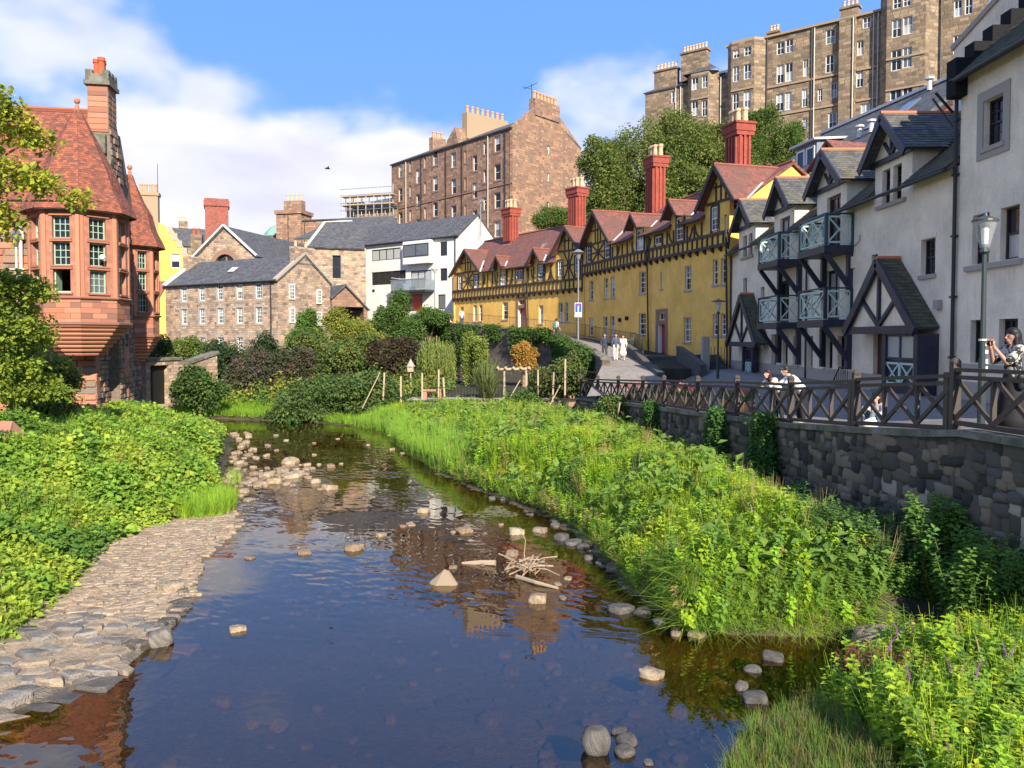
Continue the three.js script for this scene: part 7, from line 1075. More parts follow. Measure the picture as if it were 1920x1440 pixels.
{ // weeping tree, climbers, phormiums, ivy on walls
  const R = rng(777);
  const wt = thing('weeping_pear', 'weeping pale green tree with trailing branches in the garden', 'tree', [-5.6, 1.6, -58.5]), wi = []; for (let i = 0; i < 190; i++) { const a = R() * 6.28, r = 1.35 * Math.sqrt(R()); wi.push([r * Math.cos(a), 3.9 - 0.9 * r * r * 0.4 - R() * 1.3, r * Math.sin(a), 0.9 + 0.5 * R(), R() * 6, 0, 0, tint(R, [0.19, 0.24, 0.06], 0.35, 0.3)]); } copies(wt, 'foliage', G.willow, LM, wi); part({ add: (m) => wt.add(m) }, 'trunk', new MB().tube([[0, 0, 0], [0.1, 2, 0], [0, 3.8, 0]], 0.09, 0.04, 6), M.twig);
  for (const [x, y, z, h, lab] of [[-3.4, 1.6, -62, 4.0, 'leafy climber column on a garden pole'], [-2.4, 1.6, -60.5, 3.6, 'second leafy climber column next to lane wall']]) { const c = thing('climber_column', lab, 'climber', [x, y, z]), it = []; for (let i = 0; i < 230; i++) { const a = R() * 6.28; it.push([Math.cos(a) * 0.35 * (0.6 + 0.6 * R()), h * R(), Math.sin(a) * 0.35, 0.75, R() * 6, R(), R(), tint(R, [0.20, 0.26, 0.05], 0.4, 0.3)]); } copies(c, 'foliage', G.shrub, LM, it); part({ add: (m) => c.add(m) }, 'pole', new MB().cyl([0, 0, 0], [0, h, 0], 0.05, 0.05, 6), M.stakeWood); }
  for (const [x, y, z, s, n, lab] of [[-1.6, 1.3, -50, 1.3, 10, 'large phormium with long sword leaves above garden wall'], [1.7, 1.3, -52.5, 1.0, 6, 'smaller upright phormium beside rustic arch']]) { const c = thing('phormium', lab, 'phormium', [x, y, z], 0, 'phormiums in the garden'), it = []; for (let i = 0; i < n; i++) it.push([(R() - 0.5) * 0.7, 0, (R() - 0.5) * 0.7, s * (0.85 + 0.3 * R()), R() * 6.28, (R() - 0.5) * 0.25, (R() - 0.5) * 0.25, tint(R, R() < 0.3 ? [0.30, 0.30, 0.15] : [0.14, 0.18, 0.055], 0.3, 0.2)]); copies(c, 'leaves', G.sword, GM, it); }
  // ivy on the lane wall: patches hang from the coping
  const pl = [[0.08, 1.6, 2.6, 'ivy curtain at the top end of lane wall'], [0.20, 1.5, 3.2, 'long ivy curtain behind the weeping tree'], [0.40, 1.2, 2.2, 'ivy curtain between the climber columns and lamp post'], [0.70, 0.8, 3.0, 'narrow trailing ivy strand on lane wall'], [0.30, 0.7, 1.3, 'ivy curtain beneath the lamp post on lane wall'], [0.62, 1.4, 2.3, 'thick ivy curtain in the middle of lane wall'], [0.77, 1.3, 2.6, 'wide ivy curtain near the end of lane wall'], [0.90, 1.3, 2.0, 'ivy hanging at the lower end of lane wall'], [0.48, 1.0, 0.8, 'short ivy fringe along the lane coping']];
  pl.forEach(([k, w, drop, lab]) => { const d0 = lerp(87.7, 47.4, k), c = thing('wall_ivy', lab, 'ivy', [laneX(d0), laneY(d0) - drop, -d0], 0, 'ivy on the lane wall'), it = []; for (let i = 0; i < 230; i++) { const d = d0 + (R() - 0.5) * w * 2.6, v = R(), y = laneY(d) + 0.5 - drop * v * (0.7 + 0.5 * n2(d * 1.3, 3, 5)); it.push([laneX(d) - 0.12 - 0.3 * R() - laneX(d0), y - (laneY(d0) - drop), -d + d0, 0.75 + 0.3 * R(), R() * 6, R(), R(), tint(R, [0.075, 0.14, 0.03], 0.45, 0.35)]); } copies(c, 'foliage', G.shrub, LM, it); });
  const iv = [[15.0, 0.0, 0, ''], [38.8, 2.0, 2.2, 'bushy ivy with tawny stems spilling over river wall far end'], [32.2, 0.55, 2.2, 'narrow dark ivy strand on the river wall'], [25.3, 0.55, 2.1, 'broad ivy strip with white flowers on the river wall'], [22.3, 0.6, 2.0, 'leafy creeper climbing to the fence beneath leaning couple']].slice(1);
  iv.forEach(([d0, w, drop, lab]) => { const c = thing('wall_creeper', lab, 'ivy', [fenceX(d0), copeY(d0) - drop, -d0], 0, 'creepers on the river wall'), it = []; for (let i = 0; i < (w > 1 ? 900 : 420); i++) { const v = R(), d = d0 + (R() - 0.5) * 2 * w * (0.6 + 0.7 * v), y = copeY(d) + 0.12 - drop * v; it.push([fenceX(d) - 0.1 - (0.3 + (w > 1 ? 0.7 * Math.sin(v * 2.6) : 0)) * R() - fenceX(d0), y - (copeY(d0) - drop), -d + d0, w > 1 ? 1.1 : 0.95, R() * 6, R() - 0.5, R() - 0.5, tint(R, w > 1 && R() < 0.25 ? [0.24, 0.21, 0.06] : [0.065, 0.15, 0.03], 0.45, 0.35)]); } copies(c, 'foliage', G.bramble, LM, it); if (w > 1) part({ add: (m) => c.add(m) }, 'stems', new MB().tube([[-0.6, 0.2, 2.0], [-0.35, 1.2, 1.9], [-0.2, 2.3, 1.7]], 0.05, 0.03, 5).tube([[-0.7, 0.1, 1.6], [-0.3, 1.4, 1.5], [-0.1, 2.3, 1.4]], 0.04, 0.02, 5), M.driftWood); });
}
// ================================================================ stones of the bank and the river
const rockGeos = [0, 1, 2, 3, 4, 5].map((k) => { const g = new THREE.IcosahedronGeometry(1, 2); g.deleteAttribute('uv'); g.deleteAttribute('normal'); const m = mergeVertices(g), p = m.attributes.position; for (let i = 0; i < p.count; i++) { const v = V(p.getX(i), p.getY(i), p.getZ(i)), f = 0.72 + 0.5 * fbm3(v.x * 1.3 + k * 9, v.y * 1.3, v.z * 1.3, 3, 3); const q = k === 5 ? 3.2 : 5 + 1.6 * k; v.multiplyScalar(f / Math.pow(Math.abs(v.x) ** q + Math.abs(v.y) ** q + Math.abs(v.z) ** q, 1 / q) * 0.9); p.setXYZ(i, v.x, v.y, v.z); } m.computeVertexNormals(); const n = p.count, u = new Float32Array(n * 2); for (let i = 0; i < n; i++) { u[2 * i] = p.getX(i) + p.getY(i) * 0.4; u[2 * i + 1] = p.getZ(i) + p.getY(i) * 0.3; } m.setAttribute('uv', new THREE.BufferAttribute(u, 2)); return m; });
const rockMat = (c, i, rough = 0.9) => std({ map: mottle(c, 0.62, 1.25, 1.4, { seed: 120 + i, freq: 7, size: 128, c2: c.map((v) => v * 0.6), amount: 0.5 }), bumpMap: grain, bumpScale: 0.02, roughness: rough });
const palRocks = [[0.46, 0.335, 0.215], [0.38, 0.295, 0.205], [0.50, 0.385, 0.26], [0.34, 0.24, 0.155]].map((c, i) => rockMat(c, i)), greyRocks = [[0.20, 0.18, 0.155], [0.16, 0.145, 0.13], [0.25, 0.22, 0.185]].map((c, i) => rockMat(c, i + 5, 0.7)), wetRocks = [[0.085, 0.075, 0.062], [0.11, 0.092, 0.07]].map((c, i) => rockMat(c, i + 9, 0.35)), bedRocks = [[0.27, 0.19, 0.085], [0.20, 0.145, 0.065], [0.33, 0.25, 0.13], [0.14, 0.105, 0.052]].map((c, i) => rockMat(c, i + 12, 0.8));
{
  // paved stone bank: stones packed on a jittered grid, large slabs by the water, small setts higher up
  const R = rng(2024), bank = setting('stone_bank', (() => { const m = new MB(); for (let k = 0; k < 30; k++) { const d0 = lerp(8.5, 24.5, k / 30), d1 = lerp(8.5, 24.5, (k + 1) / 30), y = (x, d) => groundY(x, d) + 0.012; for (let q = 0; q < 8; q++) { const X = (d, s) => XL(d) + 0.05 - 3.6 * s; m.quad([X(d0, (q + 1) / 8), y(X(d0, (q + 1) / 8), d0), -d0], [X(d0, q / 8), y(X(d0, q / 8), d0), -d0], [X(d1, q / 8), y(X(d1, q / 8), d1), -d1], [X(d1, (q + 1) / 8), y(X(d1, (q + 1) / 8), d1), -d1]); } } return m; })(), std({ map: mottle([0.36, 0.265, 0.175], 0.6, 1.2, 1.0, { seed: 140, freq: 12, size: 256 }), bumpMap: grain, bumpScale: 0.02, roughness: 0.95 }));
  const bankRocks = [[0.36, 0.265, 0.175], [0.29, 0.225, 0.16], [0.40, 0.30, 0.20]].map((c, i) => rockMat(c, i + 20));
  // cells of the cracked slabs: each site's polygon is what lies nearer to it than to its neighbours (stretched along the flow)
  const sites = []; for (let d = 8.9; d < 24.4;) { const big = sstep(15.6, 12.4, d), s = lerp(0.17, 0.36, big), up = sstep(24, 20.5, d), end = XL(d) - lerp(1.2, lerp(2.7, 4.7, big), up); for (let x = XL(d) + 0.15; x > end; x -= s * 1.25) sites.push([x + (R() - 0.5) * s * 1.2, d + (R() - 0.5) * s * 0.9, s, big]); d += s * 0.82; }
  const cells = sites.map(([x, d, s, big], i) => {
    let poly = [[-s * 1.3, -s], [s * 1.3, -s], [s * 1.3, s], [-s * 1.3, s]];
    for (let j = 0; j < sites.length; j++) { const q = sites[j]; if (j === i || Math.abs(q[1] - d) > s * 3 || Math.abs(q[0] - x) > s * 4) continue; const dx = (q[0] - x) / 1.5, dy = q[1] - d, m = (dx * dx + dy * dy) / 2, out = []; for (let k = 0; k < poly.length; k++) { const A = poly[k], B = poly[(k + 1) % poly.length], fa = A[0] / 1.5 * dx + A[1] * dy - m, fb = B[0] / 1.5 * dx + B[1] * dy - m; if (fa <= 0) out.push(A); if (fa * fb < 0) { const t = fa / (fa - fb); out.push([lerp(A[0], B[0], t), lerp(A[1], B[1], t)]); } } poly = out; if (poly.length < 3) break; }
    let area = 0; for (let k = 0; k < poly.length; k++) { const A = poly[k], B = poly[(k + 1) % poly.length]; area += (A[0] * B[1] - B[0] * A[1]) / 2; }
    return { x, d, s, big, poly, area: Math.abs(area) };
  }).filter((c) => c.poly.length > 2 && c.area > 0.003 && R() > (c.big > 0.4 ? 0.13 : 0.05));
  cells.sort((p, q) => q.area / q.d ** 2 - p.area / p.d ** 2);
  const rest = palRocks.map(() => []);
  cells.forEach(({ x, d, s, big, poly, area }, i) => {
    const e = XL(d) - x, wet = e < 0.3 && R() < 0.55, mi = Math.floor(R() * 3), y = groundY(x, d) + (e < 0.15 ? -0.03 : 0.0), hgt = 0.03 + (0.02 + 0.05 * big) * R(), tx = (R() - 0.5) * 0.08, tz = (R() - 0.5) * 0.08, gap = lerp(0.94, 0.88, big) - 0.06 * R(), m = new MB();
    const w = poly.map(([a, b]) => [a * (1 + (R() - 0.5) * 0.1), b * (1 + (R() - 0.5) * 0.1)]), lo = w.map(([a, b]) => [x + a * gap, y - 0.06, -d - b * gap]), mid = w.map(([a, b]) => [x + a * gap, y + hgt * 0.55 + a * tx + b * tz, -d - b * gap]), top = w.map(([a, b]) => [x + a * gap * 0.84, y + hgt + a * tx + b * tz, -d - b * gap * 0.82]), c = [x, y + hgt * 1.08, -d];
    for (let k = 0; k < w.length; k++) { const n = (k + 1) % w.length; m.quad(lo[k], mid[k], mid[n], lo[n]).quad(mid[k], top[k], top[n], mid[n]).tri(top[k], c, top[n]); }
    if (i < 295) { const o = new THREE.Mesh(m.build(), wet ? pick(wetRocks, R) : big > 0.35 ? (R() < 0.5 ? bankRocks[1] : pick(greyRocks, R)) : bankRocks[mi]); o.name = 'slab'; o.castShadow = o.receiveShadow = true; bank.add(o); } else rest[mi].push(m.build());
  });
  rest.forEach((l, k) => { if (l.length) part(bank, 'small_setts', mergeGeometries(l), bankRocks[k], { kind: 'stuff' }); });
  // river-bed cobbles seen through the water, and gravel at the edges
  const bed = bedRocks.map(() => []); for (let i = 0; i < 5200; i++) { const dd = 8.5 + 36 * Math.pow(R(), 1.7), x = lerp(XL(dd) - 0.3, XR(dd) + 0.3, R()); const s = 0.04 + 0.10 * R() * R() + (R() < 0.03 ? 0.1 : 0), y = groundY(x, dd); if (y > 0.0 || (x < 0.6 && dd < 16 && R() < 0.75)) continue; bed[i % 4].push([x, Math.min(y + s * 0.15, -0.05 - s * 0.4), -dd, s, R() * 6]); }
  bed.forEach((l, k) => { const m = new THREE.InstancedMesh(rockGeos[k], bedRocks[k], l.length); m.name = numbered('riverbed_cobbles'); m.userData.kind = 'stuff'; m.userData.label = 'brown cobbles on the river bed'; m.castShadow = m.receiveShadow = true; l.forEach(([x, y, z, s, ry], i) => m.setMatrixAt(i, tmpM.compose(V(x, y, z), tmpQ.setFromEuler(tmpE.set(0, ry, 0)), V(s, s * 0.5, s * 0.8)))); scene.add(m); });
  // stones standing in the stream: [x, d, width]
  const st = [[-9.24, 32.8, 0.75], [-7.32, 31.7, 0.4], [-7.57, 29.15, 0.28], [-9.25, 29.6, 0.6], [-8.93, 30.56, 0.54], [-9.77, 29.95, 0.45], [-8.28, 29.4, 0.67], [-8.55, 28.28, 0.69], [-8.94, 27.97, 0.5], [-8.2, 30.2, 0.45], [-7.1, 28.3, 0.38], [-6.31, 27.1, 0.48], [-7.06, 32.5, 0.18], [-6.6, 27, 0.26], [-10.85, 34.7, 0.28], [-11.04, 32.5, 0.26], [-11.07, 34, 0.32], [-10.9, 31.2, 0.3], [-11.6, 34, 0.23], [-12.1, 36.4, 0.25], [-10.9, 36.4, 0.25], [-12.5, 35.5, 0.3], [-9.5, 28.3, 0.27], [-10.3, 28.3, 0.34], [-10.8, 29.95, 0.28], [-5.04, 18.95, 0.36], [-6.19, 18.5, 0.23], [-3.45, 20.6, 0.28], [-2.64, 23.5, 0.35], [-2.82, 21.8, 0.24], [-3, 21.6, 0.18], [-3.88, 19.3, 0.44], [-1.29, 21.06, 0.4], [-1.57, 21, 0.17], [0.11, 20.9, 0.42], [-0.3, 21.8, 0.15], [-1.33, 17.7, 0.19], [2.09, 14.9, 0.44], [2.37, 14.76, 0.14], [2.15, 12, 0.36], [2.91, 13.9, 0.15], [2.88, 13.7, 0.2], [3.22, 13.64, 0.31], [1.41, 10.26, 0.21], [1.48, 10, 0.27], [1.42, 9.73, 0.26], [1.67, 9.5, 0.15], [-4.89, 13.9, 0.28], [-6.69, 14.4, 0.16], [4.24, 12.65, 0.34], [3.77, 12.2, 0.28], [3.41, 11.57, 0.23], [3.5, 11.2, 0.33], [0.51, 15.5, 0.38], [1.01, 15.6, 0.15], [0.75, 21.06, 0.37], [1.27, 20.3, 0.41], [1.55, 19.8, 0.45], [1.98, 20.7, 0.48], [1.84, 19.5, 0.45], [2.5, 19.8, 0.4], [2.19, 18.9, 0.38], [2.47, 18.6, 0.5], [2.33, 17.5, 0.43], [0.96, 16.5, 0.2], [1.21, 16.9, 0.21], [0.3, 17.7, 0.41], [0, 18.8, 0.36], [1.19, 21.8, 0.24], [-4.95, 35.5, 0.24], [-0.67, 17.9, 0.12], [-5.29, 19.4, 0.1], [-7, 38.2, 0.21], [-5.6, 36.7, 0.25], [-11.8, 38, 0.3], [-13.2, 38.5, 0.3], [-11.5, 40, 0.25], [-13.9, 41.5, 0.35], [-12.6, 42, 0.3], [-9.8, 38.9, 0.22], [-8.8, 35, 0.2], [-14.6, 43.2, 0.3], [-9.0, 40.6, 0.2]];
  for (let i = 0; i < 46; i++) st.push([-9.2 + (R() - 0.5) * 3.2, 30 + (R() - 0.5) * 5, 0.12 + 0.22 * R()]);
  for (let i = 0; i < 40; i++) { const dd = 25 + 18 * R(); st.push([XL(dd) + 0.2 + 1.3 * R() * R(), dd, 0.14 + 0.25 * R()]); }
  for (let i = 0; i < 26; i++) { const dd = 14.2 + 12 * R(); st.push([XR(dd) - 0.45 + 0.6 * R(), dd, 0.12 + 0.3 * R() * R()]); }
  const zone = (x, d, w) => x < -4.5 && d > 24 ? [palRocks, 'pale stone on the gravel bar across the stream', 'stones of the gravel bar'] : x > XR(d) - 0.9 && d > 13.4 ? [greyRocks, 'grey boulder along the foot of the grassy bank', 'boulders along the meadow bank'] : d < 10.6 ? [greyRocks, 'smooth grey boulder in the near shallows', 'boulders in the near shallows'] : d < 13.3 && x > 3 ? [greyRocks, 'half-sunken grey stone in the side channel', 'stones in the side channel'] : [palRocks, 'pale stone standing alone in the main stream', 'stones in the main stream'];
  for (const [x, dd, w] of st) { const [mats, lab0, grp] = zone(x, dd, w), lab = (w > 0.42 ? 'large ' : w > 0.25 ? 'medium ' : 'small ') + lab0, m = solo('river_stone', pick(rockGeos, R), pick(mats, R), lab, 'stone', grp); m.position.set(x, Math.max(0, groundY(x, dd) * 0.5) + w * 0.02, -dd); m.scale.set(w * 0.55, w * (0.22 + 0.16 * R()), w * (0.38 + 0.14 * R())); m.rotation.set((R() - 0.5) * 0.3, R() * 6.28, (R() - 0.5) * 0.3); }
  const big = (x, d, w, h, mat, lab, rot = [0, 0, 0], g = 5) => { const m = solo('boulder', rockGeos[g], mat, lab, 'boulder'); m.position.set(x, h * 0.32, -d); m.scale.set(w / 2, h / 2, w * 0.4); m.rotation.set(...rot); };
  const py = solo('boulder', (() => { const g = new ConvexGeometry([[-0.33, -0.1, 0.1], [-0.2, -0.1, 0.24], [0.28, -0.1, 0.22], [0.36, -0.08, -0.02], [0.3, -0.1, -0.26], [-0.18, -0.1, -0.22], [-0.27, 0.05, 0.02], [0.30, 0.03, 0.12], [0.02, 0.29, -0.03], [0.12, 0.25, -0.06], [-0.02, 0.24, 0.04]].map((p) => V(...p))); g.deleteAttribute('normal'); return g; })(), palRocks[2], 'angular pyramid-shaped pale boulder in mid river', 'boulder', null, [-1.46, 0.0, -16.6]);
  big(1.06, 9.78, 0.4, 0.42, greyRocks[1], 'largest smooth grey boulder of the near shallows cluster'); big(-5.97, 13.25, 0.42, 0.34, greyRocks[2], 'grey pointed boulder at the edge of stone bank', [0, 0.4, 0.3], 1); big(6.1, 13.0, 0.75, 0.5, palRocks[1], 'pale block behind the loosestrife on near bank', [0, 0.3, 0], 2); big(-6.95, 15.9, 0.5, 0.3, palRocks[2], 'smooth pale boulder on upper edge of stone bank', [0, 1, 0], 3);
  const sl = solo('concrete_apron', new MB().hexa([[5.9, -0.1, -12.85], [9, -0.1, -12.5], [9.3, -0.1, -14.2], [6.6, -0.1, -13.75]], [[5.9, 0.2, -12.85], [9, 0.26, -12.5], [9.3, 0.26, -14.2], [6.6, 0.22, -13.75]]), M.coping, 'dark flat concrete apron below the river wall', 'slab');
  // driftwood
  const tw = thing('twig_pile', 'tangle of pale driftwood twigs caught on stones', 'driftwood', [0.32, 0, -17.4]); for (let i = 0; i < 46; i++) { const a = R() * 6.28, l = 0.3 + 0.6 * R(), c = [(R() - 0.5) * 0.7, 0.08 + 0.28 * R() * R(), (R() - 0.5) * 0.5], dx = Math.cos(a) * l / 2, dz = Math.sin(a) * l / 2, dy = (R() - 0.5) * 0.3; part(tw, 'twig', new MB().tube([[c[0] - dx, Math.max(0.01, c[1] - dy), c[2] - dz], [c[0] + 0.05 * R(), c[1] + 0.05, c[2]], [c[0] + dx, Math.max(0.01, c[1] + dy), c[2] + dz]], 0.012 + 0.008 * R(), 0.006, 5), R() < 0.5 ? M.driftWood : M.twig); }
  part(tw, 'upright_twig', new MB().tube([[0.0, 0, 0], [-0.05, 0.4, 0], [-0.02, 0.72, 0.02], [-0.14, 0.95, 0]], 0.014, 0.006, 5), M.driftWood);
  solo('drift_log', new MB().tube([[0.1, 0.02, -17.0], [0.5, 0.05, -16.5], [0.95, 0.02, -16.2]], 0.05, 0.03, 7), M.driftWood, 'curved pale driftwood log beside the twig pile', 'driftwood'); solo('drift_log', new MB().tube([[-1.15, -0.02, -18.1], [-0.75, 0.04, -18.0], [-0.38, 0.06, -17.9]], 0.05, 0.07, 7), M.driftWood, 'straight half-sunken driftwood log in mid river', 'driftwood');
  // weed rafts trailing at the surface
  for (const [x, d, rx, rz, lab] of [[-0.5, 23.4, 0.75, 0.95, 'round raft of pale water weed'], [-0.6, 27.2, 0.9, 0.7, 'long raft of water weed under the bank'], [0.4, 26.2, 0.6, 0.7, 'smaller raft of water weed under the bank']]) { const t = thing('weed_raft', lab, 'water weed', [x, 0, -d]), it = []; for (let i = 0; i < 260; i++) { const a = R() * 6.28, r = Math.sqrt(R()) * (0.75 + 0.25 * Math.sin(a * 3)); it.push([r * Math.cos(a) * rx, 0.004, r * Math.sin(a) * rz, 0.28, R() * 6, (R() - 0.5) * 0.2, (R() - 0.5) * 0.2, tint(R, [0.26, 0.25, 0.13], 0.5, 0.2), 0.06]); } copies(t, 'weed', G.bramble, LM, it); }
}
// ================================================================ garden, street furniture and small things
{
  const R = rng(31415);
  const gw = thing('garden_wall', 'low dark stone wall along the front of the garden', 'wall', [0, 0.2, 0]); for (let k = 0; k < 15; k++) { const x = -6 + k * 0.66; for (let j = 0; j < 4; j++) part(gw, 'stone', box(x + (j % 2) * 0.2, x + (j % 2) * 0.2 + 0.64, 0.2 + j * 0.28, 0.2 + j * 0.28 + 0.27, -47.9 - 0.4, -47.9 + 0.03 * R()), pick(M.rubbles.concat(M.wallStones), R)); }
  setting('garden_path', new MB().quad([-6.5, 1.385, -48.5], [2.4, 1.385, -48.5], [2.4, 1.39, -50.2], [-6.5, 1.39, -51.2]), M.gravel);
  const stakes = [[-8.1, 49.5, 1.7, 0.1], [-6.9, 49, 1.5, 0], [-5.6, 49.2, 1.7, 0], [-4.6, 49.4, 1.9, 0.02], [-4.2, 49.4, 1.4, -0.1], [0.9, 48.4, 1.7, 0], [1.6, 48.4, 1.9, 0.0], [2.5, 48.3, 1.8, 0.05], [3.2, 47.6, 2.6, 0.02]];
  for (const [x, d, h, tl] of stakes) solo('garden_stake', new MB().bar([x, 1.2, -d], [x + tl, 1.35 + h, -d], 0.1, 0.1), M.stakeWood, 'upright weathered garden stake beside the gravel path', 'stake', 'upright garden stakes');
  for (const [x0, y0, x1, y1, d] of [[-9.2, 0.9, -8.1, 3.1, 48.4], [-0.6, 0.8, 0.5, 2.7, 47.4], [1.9, 0.5, 2.9, 2.4, 47.2]]) solo('leaning_pole', new MB().cyl([x0, y0, -d], [x1, y1, -d], 0.04, 0.035, 6), M.stakeWood, 'thin pale pole leaning across the garden wall', 'pole', 'leaning garden poles');
  const bt = thing('bird_table', 'pointed bird house on a post among the shrubs', 'bird house', [-7.0, 1.4, -54.5]); part(bt, 'post', new MB().cyl([0, 1.4, 0], [0, 2.9, 0], 0.05, 0.05, 6), M.stakeWood); part(bt, 'house', box(-0.2, 0.2, 2.9, 3.25, -0.2, 0.2), M.stakeWood); part(bt, 'roof', new MB().lathe([[0.32, 3.25], [0.17, 3.5], [0, 3.8]], 8), M.stoneTrim);
  const ar = thing('rustic_arch', 'rustic pale timber arch between the phormiums', 'arch', [0.2, 1.3, -50.5]); part(ar, 'post', new MB().cyl([-0.7, 1.3, 0], [-0.7, 3.2, 0], 0.08, 0.07, 7), M.stakeWood); part(ar, 'post', new MB().cyl([0.7, 1.3, 0], [0.7, 3.2, 0], 0.08, 0.07, 7), M.stakeWood); part(ar, 'lintel', new MB().cyl([-1.2, 3.2, 0], [1.0, 3.25, 0], 0.09, 0.09, 7), M.stakeWood); for (let k = 0; k < 5; k++) part(ar, 'log_end', new MB().cyl([-1.1 + k * 0.5, 3.33, -0.25], [-1.1 + k * 0.5, 3.33, 0.3], 0.085, 0.085, 7), M.stakeWood);
  const wf = thing('wire_fence', 'thin iron fence along the top of garden wall', 'fence', [0, 1.3, 0]); for (let k = 0; k < 46; k++) part(wf, 'bar', new MB().cyl([-5.2 + k * 0.19, 1.3, -48.2], [-5.2 + k * 0.19, 2.25, -48.2], 0.012, 0.012, 4), M.iron); for (const y of [1.45, 2.2]) part(wf, 'rail', new MB().bar([-5.2, y, -48.2], [3.4, y, -48.2], 0.03, 0.03), M.iron); for (let k = 0; k < 26; k++) part(wf, 'bar', new MB().cyl([1.0 + k * 0.16, 2.2, -46.8], [1.0 + k * 0.16, 3.3, -46.8], 0.012, 0.012, 4), M.iron); part(wf, 'rail', new MB().bar([1.0, 3.2, -46.8], [5.1, 3.2, -46.8], 0.03, 0.03), M.iron);
  const bn = thing('garden_bench', 'small pink stone bench on the gravel path', 'bench', [-5.0, 1.39, -50]); part(bn, 'seat', box(-0.7, 0.7, 1.85, 1.97, -0.2, 0.2), M.sandstones[4]); for (const x of [-0.5, 0.5]) part(bn, 'leg', box(x - 0.12, x + 0.12, 1.39, 1.849, -0.15, 0.15), M.sandstones[4]);
  // street lamps
  function lamp(label, x, y, z, h, headR) {
    const t = thing('street_lamp', label, 'street lamp', [x, y, z]), top = y + h; part(t, 'base', new MB().cyl([0, y, 0], [0, y + h * 0.32, 0], 0.075, 0.07, 10), M.lampGreen); part(t, 'column', new MB().cyl([0, y + h * 0.32, 0], [0, top - 0.75, 0], 0.052, 0.045, 10), M.lampGreen);
    part(t, 'lantern_holder', new MB().lathe([[0.05, top - 0.75], [0.1, top - 0.7], [0.07, top - 0.62]], 10), M.lampGreen); part(t, 'lantern_glass', new MB().lathe([[0.08, top - 0.62], [0.19, top - 0.2], [0.2, top - 0.12]], 12), new THREE.MeshPhysicalMaterial({ color: lin(0.85, 0.87, 0.88), transmission: 0.8, roughness: 0.1, thickness: 0, side: THREE.DoubleSide })); part(t, 'lamp_bulb', new MB().lathe([[0, top - 0.6], [0.06, top - 0.55], [0.07, top - 0.25], [0, top - 0.2]], 8), M.whitePaint); part(t, 'canopy', new MB().lathe([[headR, top - 0.11], [headR * 0.98, top - 0.07], [headR * 0.4, top - 0.01], [0.05, top], [0.03, top + 0.06], [0, top + 0.07]], 18), M.lampGreen); part(t, 'canopy_underside', new MB().lathe([[0.02, top - 0.115], [headR * 0.99, top - 0.112]], 18), M.leadWhite); return t;
  }
  const l1 = lamp('tall dark street lamp with disc canopy in front of tall harled house', 9.3, 3.5, -15.6, 4.1, 0.24); for (const [y, h] of [[4.55, 0.1], [4.7, 0.09], [4.9, 0.07], [5.05, 0.06]]) part(l1, 'sticker', box(0.02, 0.075, y, y + h, 0.045, 0.06), M.whitePaint); part(l1, 'band', new MB().lathe([[0.078, 5.15], [0.08, 5.19]], 10), M.leadWhite);
  lamp('dark street lamp beside the stairs of yellow terrace', 10.7, 3.1, -41, 4.1, 0.36);
  const l3 = thing('lane_lamp', 'slim grey lamp post with blue no-through-road sign on the lane', 'lamp post', [5.15, 4.6, -61.5]); part(l3, 'column', new MB().cyl([0, 4.6, 0], [0, 11.4, 0], 0.075, 0.05, 8), M.steel); part(l3, 'lamp_head', new MB().lathe([[0.12, 11.3], [0.22, 11.7], [0.5, 11.85], [0.1, 12.1], [0, 12.1]], 12), M.steel);
  { const c = document.createElement('canvas'); c.width = 128; c.height = 160; const x = c.getContext('2d'); x.fillStyle = '#ffffff'; x.fillRect(0, 0, 128, 160); x.fillStyle = '#1446b8'; x.fillRect(5, 5, 118, 150); x.fillStyle = '#ffffff'; x.fillRect(54, 52, 20, 92); x.fillStyle = '#d31920'; x.fillRect(34, 26, 60, 24); const tx = new THREE.CanvasTexture(c); tx.colorSpace = THREE.SRGBColorSpace; const pg = new THREE.PlaneGeometry(0.54, 0.74); part(l3, 'sign_panel', box(-0.28, 0.28, 7.18, 7.96, 0.09, 0.12), M.leadWhite); part(l3, 'sign_face', pg, std({ map: tx, roughness: 0.4 }), { at: [0, 7.57, 0.125] }); part(l3, 'sign_plate', box(-0.28, 0.28, 6.85, 7.12, 0.09, 0.115), M.whitePaint); }
  const l4 = thing('lane_lamp', 'slim pale lamp post by the white modern house', 'lamp post', [-8.6, 6.6, -88]); part(l4, 'column', new MB().cyl([0, 6.6, 0], [0, 12.6, 0], 0.07, 0.05, 8), M.steel); part(l4, 'lamp_head', new MB().lathe([[0.1, 12.5], [0.4, 12.9], [0.1, 13.0], [0, 13]], 10), M.leadWhite);
  const l5 = thing('bank_lamp', 'pale lamp post with lantern against red hall', 'lamp post', [-22.2, 1.2, -35.5]); part(l5, 'column', new MB().cyl([0, 1.2, 0], [0, 9.3, 0], 0.07, 0.05, 8), M.pipeWhite); part(l5, 'crossbar', new MB().bar([-0.4, 8.3, 0], [0.35, 8.3, 0], 0.05, 0.05), M.pipeWhite); part(l5, 'lantern', new MB().lathe([[0.08, 9.3], [0.22, 9.8], [0.25, 9.85], [0.08, 10.1], [0, 10.15]], 8), M.glassGrey);
